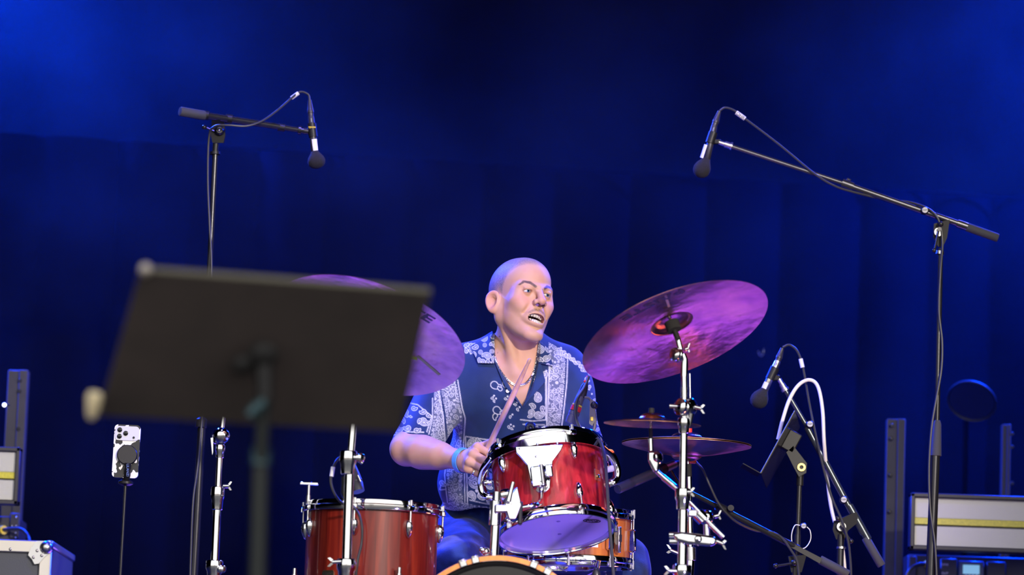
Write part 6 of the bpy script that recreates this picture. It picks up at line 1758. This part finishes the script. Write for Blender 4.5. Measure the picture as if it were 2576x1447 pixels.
# ================================================================= phone on its mount
FYp = 10.7
pb_ = P(305, 1447, FYp)
pd_ = thing('phone_stand', 'thin black stand with round magnetic mount behind the phone', 'phone stand', (pb_.x, FYp, FZ))
MB().tube([Vector((pb_.x - 0.006, FYp, FZ + 0.05)), P(316, 1218, FYp)], 0.0042, 10).build('pole', BLKSAT, pd_)
MB().rings(P(316, 1222, FYp), P(317, 1208, FYp), [(0, 0.012), (0.3, 0.021), (0.7, 0.021), (1, 0.012)], 22).build('base_disc', BLKMET, pd_)
MB().tube([P(317, 1210, FYp), P(320, 1196, FYp - 0.014), P(322, 1165, FYp - 0.022)], 0.0095, 12).build('neck', BLKMET, pd_)
V_, F_ = text_geo('ULANZI', 0.010, 0.0002); nt_ = P(321, 1183, FYp - 0.034)
MB().add([nt_ + CU * -v.x + CR * v.y + Vector((0, -0.0003, 0)) for v in V_], F_).build('lettering', mat('pale_blue_print', (0.35, 0.5, 0.75), 0.5), pd_)
MB().lathe([(0, 0.006), (0.026, 0.006), (0.0285, 0.003), (0.0285, -0.003), (0, -0.003)], P(320, 1145, FYp - 0.016), (0.08, -1, 0.05), 32).build('magnet_disc', BLKMET, pd_)
tripod(pd_, pb_.x - 0.006, FYp, FZ + 0.08, 0.20, 0.005, BLKMET, rot=0.8)
COW = mat('cow_print_case', (0.80, 0.79, 0.82), 0.4)
_nt = COW.node_tree; _N = _nt.nodes
_n = _N.new('ShaderNodeTexNoise'); _n.inputs['Scale'].default_value = 48; _n.inputs['Detail'].default_value = 1.5
_t = _N.new('ShaderNodeTexCoord'); _r = _N.new('ShaderNodeValToRGB'); _r.color_ramp.interpolation = 'CONSTANT'
_r.color_ramp.elements[0].color = (0.012, 0.012, 0.014, 1); _r.color_ramp.elements[1].position = 0.51; _r.color_ramp.elements[1].color = (0.80, 0.79, 0.82, 1)
_nt.links.new(_t.outputs['Object'], _n.inputs['Vector']); _nt.links.new(_n.outputs['Fac'], _r.inputs['Fac']); _nt.links.new(_r.outputs['Color'], _N['Principled BSDF'].inputs['Base Color'])
ph = thing('phone', 'smartphone in a black and white cow print case on the thin stand', 'phone', P(320, 1203, FYp))
pcx, pu, pr = P(318, 1136, FYp - 0.006), (P(322, 1070, FYp) - P(314, 1203, FYp)).normalized(), Vector((1, 0, 0))
pr = (pr - pu * pr.dot(pu)).normalized(); pnn = pu.cross(pr).normalized()
if pnn.y > 0: pnn = -pnn
def rrect(w, h, r, n=6):
    o = []
    for cx_, cy_, a0 in ((w - r, h - r, 0), (-w + r, h - r, 90), (-w + r, -h + r, 180), (w - r, -h + r, 270)):
        for k in range(n + 1): a = R(a0 + 90 * k / n); o.append((cx_ + r * math.cos(a), cy_ + r * math.sin(a)))
    return o
MB().prism(rrect(0.0365, 0.0745, 0.011), pcx, pr, pu, 0.010).build('case', COW, ph, sharp=30)
MB().prism(rrect(0.0330, 0.020, 0.009), pcx + pu * 0.050 + pnn * 0.006, pr, pu, 0.004).build('camera_island', mat('pale_grey_glass', (0.62, 0.62, 0.68), 0.25), ph, sharp=30)
for a_, b_, r_ in ((-0.021, 0.059, 0.0068), (-0.021, 0.041, 0.0068), (-0.004, 0.050, 0.0068), (0.019, 0.039, 0.003)):
    MB().lathe([(0, 0.0035), (r_ * 0.7, 0.0035), (r_, 0.0025), (r_, -0.002), (0, -0.002)], pcx + pr * a_ + pu * b_ + pnn * 0.008, pnn, 20).build('camera_lens', mat('lens_black', (0.006, 0.006, 0.008), 0.08), ph)

# ================================================================= light fixtures, racks and cases at the sides
HOUSE = mat('dark_housing', (0.030, 0.028, 0.036), 0.5, bump=0.05, bscale=200); POST = mat('grey_metal_post', (0.036, 0.035, 0.046), 0.7, 0.0, noise=(0.028, 0.027, 0.036), bscale=20)
def led_material():
    m = mat('led_pixel_grid', (0.7, 0.7, 0.7), 0.35)
    nt = m.node_tree; N = nt.nodes; L = nt.links
    tc = N.new('ShaderNodeTexCoord'); mp = N.new('ShaderNodeVectorMath'); mp.operation = 'SCALE'; mp.inputs['Scale'].default_value = 1 / 0.0052
    L.new(tc.outputs['Object'], mp.inputs[0])
    fr = N.new('ShaderNodeVectorMath'); fr.operation = 'FRACTION'; L.new(mp.outputs['Vector'], fr.inputs[0])
    sb_ = N.new('ShaderNodeVectorMath'); sb_.operation = 'SUBTRACT'; sb_.inputs[1].default_value = (0.5, 0, 0.5); L.new(fr.outputs['Vector'], sb_.inputs[0])
    ml = N.new('ShaderNodeVectorMath'); ml.operation = 'MULTIPLY'; ml.inputs[1].default_value = (1, 0, 1); L.new(sb_.outputs['Vector'], ml.inputs[0])
    le = N.new('ShaderNodeVectorMath'); le.operation = 'LENGTH'; L.new(ml.outputs['Vector'], le.inputs[0])
    r = N.new('ShaderNodeValToRGB'); e = r.color_ramp.elements
    e[0].position = 0.30; e[0].color = (0.86, 0.85, 0.82, 1); e[1].position = 0.44; e[1].color = (0.20, 0.20, 0.21, 1)
    L.new(le.outputs['Value'], r.inputs['Fac']); L.new(r.outputs['Color'], N['Principled BSDF'].inputs['Base Color'])
    return m
LED = led_material(); LEDY = mat('yellow_phosphor_strip', (0.64, 0.57, 0.05), 0.35, noise=(0.48, 0.44, 0.04), bscale=150)
def led_bar(label, a, b, Y, wide, side):
    """strobe panel; a,b = pixel of the upper and lower corner on the inner side, side = +1 extends right"""
    A_, B_ = P(*a, Y), P(*b, Y)
    h = A_.z - B_.z; x0 = (A_.x + B_.x) / 2
    cx_ = x0 + side * wide / 2; z0 = (A_.z + B_.z) / 2
    t = thing('led_panel', label, 'light panel', (cx_, Y, B_.z), 'led panels')
    fw_ = 0.014
    for nm, c, hf in (('frame_top', (cx_, Y, z0 + h / 2 - fw_ / 2), (wide / 2, 0.03, fw_ / 2)), ('frame_bottom', (cx_, Y, z0 - h / 2 + fw_ / 2), (wide / 2, 0.03, fw_ / 2)), ('frame_side', (x0 + side * fw_ / 2, Y, z0), (fw_ / 2, 0.03, h / 2)), ('frame_side', (x0 + side * (wide - fw_ / 2), Y, z0), (fw_ / 2, 0.03, h / 2))):
        MB().box(c, hf, None, 0.003).build(nm, HOUSE, t)
    MB().box((cx_, Y + 0.02, z0), (wide / 2 - fw_, 0.025, h / 2 - fw_)).build('housing', HOUSE, t)
    for s_ in (1, -1):
        MB().box((cx_, Y - 0.012, z0 + s_ * (h / 4 - 0.001)), (wide / 2 - fw_, 0.004, h / 4 - fw_ / 2 - 0.007)).build('pixel_grid', LED, t)
    MB().box((cx_, Y - 0.013, z0 + 0.002), (wide / 2 - fw_, 0.005, 0.0095)).build('yellow_strip', LEDY, t)
    return t
led_bar('wide led panel with yellow centre strip at the lower right edge', (2289, 1241), (2286, 1384), 11.75, 0.52, 1)
led_bar('led panel with yellow centre strip at the left edge above the flight case', (54, 1128), (48, 1272), 11.75, 0.52, -1)
def slotted_post(label, x0, x1, y0, y1, Y, holes, base=True):
    a, b = P(x0, y0, Y), P(x1, y1, Y)
    t = thing('rack_post', label, 'post', ((a.x + b.x) / 2, Y, FZ), 'slotted rack posts')
    cx_ = (a.x + b.x) / 2; w = (b.x - a.x) / 2
    MB().box((cx_, Y + 0.02, (a.z + FZ) / 2), (w, 0.02, (a.z - FZ) / 2), None, 0.003).build('rail', POST, t)
    MB().box((cx_ + w * 0.55, Y - 0.004, (a.z + FZ) / 2), (w * 0.42, 0.006, (a.z - FZ) / 2), None, 0.002).build('lip', POST, t)
    for hx, hy in holes:
        MB().lathe([(0, 0.004), (0.0045, 0.004), (0.0065, 0.001), (0.0065, -0.004), (0, -0.004)], P(hx, hy, Y - 0.010), (0, -1, 0), 12).build('bolt', BLKMET, t)
slotted_post('grey slotted post left of the wide led panel', 2231, 2272, 1053, 1376, 12.15, ((2243, 1070), (2242, 1103), (2240, 1195), (2238, 1287)))
slotted_post('narrow grey post rising behind the wide led panel', 2521, 2540, 1067, 1245, 12.36, ((2546, 1092), (2546, 1125), (2546, 1216)))
slotted_post('grey slotted post at the left edge above the led panel', 20, 62, 930, 1128, 12.24, ((50, 958), (49, 985), (46, 1080)))
sp_ = thing('indicator_lamp', 'tiny bright lamp beside the left grey post', 'lamp', P(11, 1026, 12.0))
MB().lathe([(0, 0.006), (0.006, 0.004), (0.0085, -0.002), (0.0085, -0.03), (0, -0.03)], P(11, 1019, 12.0), (0.2, -1, 0), 16).build('lamp_body', HOUSE, sp_)
MB().sphere(P(11, 1019, 11.993), 0.0062, 12).build('bulb', mat('lamp_glow', (0.9, 0.95, 1.0), 0.4, emit=(0.85, 0.92, 1.0, 4.0)), sp_)
MB().tube([P(11, 1019, 12.02), P(11, 1019, 12.06), P(24, 1019, 12.07)], 0.003, 8).build('lamp_wire', BLKMET, sp_)

# control boxes below the right panel
cu_ = thing('control_box', 'dark control box with lit blue screen under the wide led panel', 'control box', (P(2440, 1447, 12.0).x, 12.0, FZ))
def face(parent, x0, x1, y0, y1, Y, d, m, name, bev=0.004, floor=False):
    a, b = P(x0, y0, Y), P(x1, y1, Y); zb_ = FZ if floor else b.z
    return MB().box(((a.x + b.x) / 2, Y + d / 2, (a.z + zb_) / 2), (abs(b.x - a.x) / 2, d / 2, (a.z - zb_) / 2), None, bev).build(name, m, parent)
face(cu_, 2284, 2700, 1394, 1447, 12.0, 0.30, HOUSE, 'body', floor=True)
face(cu_, 2286, 2306, 1398, 1470, 11.985, 0.02, POST, 'bracket'); p1_ = face(cu_, 2366, 2408, 1404, 1500, 11.97, 0.03, HOUSE, 'side_pod'); face(cu_, 2482, 2530, 1412, 1500, 11.97, 0.03, HOUSE, 'side_pod')
scr = face(cu_, 2411, 2475, 1410, 1520, 11.975, 0.03, mat('screen_bezel', (0.06, 0.09, 0.15), 0.4), 'screen_bezel')
face(scr, 2423, 2464, 1421, 1445, 11.970, 0.01, mat('lcd_glow', (0.2, 0.4, 0.5), 0.4, emit=(0.28, 0.62, 0.80, 0.55)), 'screen', 0.0)
for k in range(4): MB().sphere(P(2430 + 9 * k, 1449, 11.97), 0.0045, 10).build('button', WHITE, scr)
for tx, yy_ in (('DMX', 1421), ('OUT', 1443)): write_on(p1_, tx, 0.010, P(2377, yy_, 11.968), (1, 0, 0), (0, 0, 1), WHITE)
MB().lathe([(0, -0.01), (0.008, -0.01), (0.012, 0.0), (0.012, 0.012), (0, 0.012)], P(2331, 1419, 11.985), (0.6, -0.8, 0), 18).build('yellow_plug', YELP, cu_)
cable('power_cable', 'dark cable entering the yellow plug under the wide led panel', [(2326, 1419, 11.975), (2312, 1420, 11.96), (2295, 1428, 11.95), (2282, 1446, 11.95), (2278, 1475, 11.95)], 11.96, 0.006)
# left side unit, plug and flight case
lu = thing('control_box', 'dark box with riveted bracket under the left led panel', 'control box', (P(0, 1300, 11.95).x, 11.95, P(0, 1362, 11.95).z))
face(lu, -180, 40, 1292, 1362, 11.95, 0.25, HOUSE, 'body'); face(lu, 25, 47, 1290, 1356, 11.94, 0.02, POST, 'bracket')
for x_, y_ in ((41, 1302), (40, 1323), (30, 1323), (39, 1341), (39, 1353)): MB().sphere(P(x_, y_, 11.938), 0.0034, 10).build('rivet', STEEL, lu)
MB().lathe([(0, -0.01), (0.010, -0.01), (0.014, 0.0), (0.014, 0.012), (0, 0.012)], P(4, 1334, 11.93), (0.7, -0.7, 0), 18).build('yellow_plug', YELP, lu)
cable('power_cable', 'dark cable arching from the left yellow plug over the flight case', [(8, 1333, 11.92), (30, 1331, 11.90), (52, 1332, 11.88), (66, 1342, 11.86), (73, 1356, 11.84), (74, 1366, 11.80)], 11.9, 0.0055)
CY_ = 11.3
ALU = mat('aluminium_extrusion', (0.60, 0.57, 0.53), 0.38, 0.9, rnoise=0.08, bscale=14); CASEP = mat('grey_case_panel', (0.060, 0.065, 0.085), 0.6, bump=0.2, bscale=250)
fcs = thing('flight_case', 'grey flight case with aluminium edges and ball corner at the lower left', 'flight case', (P(-60, 1447, CY_).x, CY_, FZ))
ca, cbx = P(-330, 1362, CY_), P(132, 1362, CY_)
zt = cbx.z; x0c, x1c = ca.x, cbx.x
MB().box(((x0c + x1c) / 2, CY_ + 0.30, (zt + FZ) / 2), ((x1c - x0c) / 2 - 0.004, 0.296, (zt - FZ) / 2 - 0.004)).build('panel_body', CASEP, fcs)
ew = M_(31, CY_) / 2
for nm, c, hf in (('edge_top', ((x0c + x1c) / 2, CY_ + 0.004, zt - ew), ((x1c - x0c) / 2, 0.012, ew)), ('edge_side', (x1c - ew, CY_ + 0.004, (zt + FZ) / 2), (ew, 0.012, (zt - FZ) / 2)), ('edge_side', (x0c + ew, CY_ + 0.004, (zt + FZ) / 2), (ew, 0.012, (zt - FZ) / 2)), ('edge_bottom', ((x0c + x1c) / 2, CY_ + 0.004, FZ + ew), ((x1c - x0c) / 2, 0.012, ew)), ('edge_depth', (x1c - 0.008, CY_ + 0.3, zt - 0.008), (0.010, 0.30, 0.010))):
    MB().box(c, hf, None, 0.003).build(nm, ALU, fcs)
for sx_, cx_ in ((1, x1c), (-1, x0c)):
    MB().sphere((cx_ - sx_ * 0.016, CY_ - 0.006, zt - 0.020), 0.0205, 22).build('ball_corner', STEEL, fcs)
    kp_ = MB().prism([(0.012, 0.004), (-0.030, 0.002), (-0.046, -0.020), (-0.052, -0.040), (-0.040, -0.052), (-0.032, -0.066), (-0.020, -0.064), (-0.004, -0.044), (0.012, -0.030)], (cx_ - sx_ * 0.016, CY_ - 0.010, zt - 0.004), (sx_, 0, 0), (0, 0, sx_) if sx_ > 0 else (0, 0, 1), 0.004).build('corner_plate', STEEL, fcs, sharp=25)
    for a_, b_ in ((-0.026, -0.026), (-0.012, -0.040), (-0.036, -0.046)): MB().sphere((cx_ - sx_ * 0.016 + sx_ * a_, CY_ - 0.013, zt - 0.004 + b_), 0.0048, 10).build('rivet', ALU, fcs)
MB().sphere(P(26, 1382, CY_ - 0.008), 0.0048, 10).build('rivet', STEEL, fcs)

# round lamp at the right
lc, ln_ = ellipse_pose(2444, 1010, 64, 50, -18, 12.45)
la = -ln_; lr = M_(64, 12.45)
lp_ = thing('par_lamp', 'round dark lamp with bluish glass face beside the right overhead stand', 'lamp', lc)
MB().lathe([(lr, 0.0), (lr * 0.975, 0.003), (lr * 0.95, -0.001), (lr * 0.93, -0.006), (lr * 0.95, -0.010), (lr * 0.98, -0.008)], lc, la, 48, closed=True).build('front_ring', mat('blue_black_ring', (0.005, 0.005, 0.009), 0.6), lp_)
MB().lathe([(0, -0.085), (lr * 0.22, -0.082), (lr * 0.52, -0.050), (lr * 0.94, -0.008), (lr * 0.90, -0.007), (lr * 0.48, -0.047), (0, -0.066)], lc, la, 40).build('housing', mat('matt_black_housing', (0.002, 0.002, 0.003), 0.9, spec=0.1), lp_)
MB().lathe([(0, -0.062), (lr * 0.25, -0.056), (lr * 0.46, -0.043), (lr * 0.72, -0.020), (lr * 0.89, -0.004)], lc, la, 40).build('reflector', mat('dark_mirror', (0.020, 0.020, 0.030), 0.20, 0.6, bump=0.3, bscale=60), lp_)
u_, v_, w_ = frame(la)
for k in range(12):
    rr_ = lr * (0.16 if k < 4 else 0.36); a = k * 1.571 if k < 4 else k * 0.785
    MB().sphere(lc + la * (-0.056 if k < 4 else -0.046) + (u_ * math.cos(a) + v_ * math.sin(a)) * rr_, 0.0055, 12, ax=la, sc=(1, 1, 0.6)).build('lens', mat('clear_lens', (0.35, 0.38, 0.55), 0.05, 0.6), lp_)
MB().tube([lc + la * -0.075, lc + Vector((0, 0.14, -0.02))], 0.012, 10).build('yoke', CLOTH, lp_)
MB().tube([lc + Vector((0, 0.14, -0.02)), Vector((lc.x, lc.y + 0.14, FZ))], 0.010, 12).build('pole', CLOTH, lp_)

# small hook hanging on the curtain
hy = CY(P(1915, 885, 13.2).x) - 0.06
hk = MB().tube(catmull(PL([(1921, 878), (1920, 890), (1914, 896), (1909, 888), (1908, 884)], hy), 5), 0.0013, 8).build('curtain_hook', STEEL)
tag(hk, 'tiny metal hook on the dark curtain right of the tilted cymbal', 'hook')

# ================================================================= haze lit by the blue lamps
hz_ = MB().box((0, 13.05, 2.3), (5.0, 1.5, 2.4)).build('stage_haze', bpy.data.materials.new('blue_lit_haze'))
tag(hz_, 'thin smoke hanging in the blue light above the curtain', 'haze', None, 'stuff')
hm = hz_.data.materials[0]; hm.use_nodes = True
nt = hm.node_tree; N = nt.nodes; L = nt.links
N.remove(N['Principled BSDF'])
vs = N.new('ShaderNodeVolumeScatter'); vs.inputs['Color'].default_value = (0.95, 0.95, 0.97, 1); vs.inputs['Anisotropy'].default_value = 0.35
tc = N.new('ShaderNodeTexCoord'); nz = N.new('ShaderNodeTexNoise'); nz.inputs['Scale'].default_value = 1.9; nz.inputs['Detail'].default_value = 3.0; nz.inputs['Roughness'].default_value = 0.6
L.new(tc.outputs['Object'], nz.inputs['Vector'])
mr = N.new('ShaderNodeMapRange'); mr.inputs['From Min'].default_value = 0.36; mr.inputs['From Max'].default_value = 0.66; mr.inputs['To Min'].default_value = 0.002; mr.inputs['To Max'].default_value = 0.019
L.new(nz.outputs['Fac'], mr.inputs['Value'])
sx = N.new('ShaderNodeSeparateXYZ'); L.new(tc.outputs['Object'], sx.inputs[0])
mz = N.new('ShaderNodeMapRange'); mz.inputs['From Min'].default_value = 0.0; mz.inputs['From Max'].default_value = 2.4; mz.inputs['To Min'].default_value = 0.12; mz.inputs['To Max'].default_value = 1.0
L.new(sx.outputs['Z'], mz.inputs['Value'])
mu = N.new('ShaderNodeMath'); mu.operation = 'MULTIPLY'; L.new(mr.outputs['Result'], mu.inputs[0]); L.new(mz.outputs['Result'], mu.inputs[1])
L.new(mu.outputs['Value'], vs.inputs['Density']); L.new(vs.outputs['Volume'], N['Material Output'].inputs['Volume'])
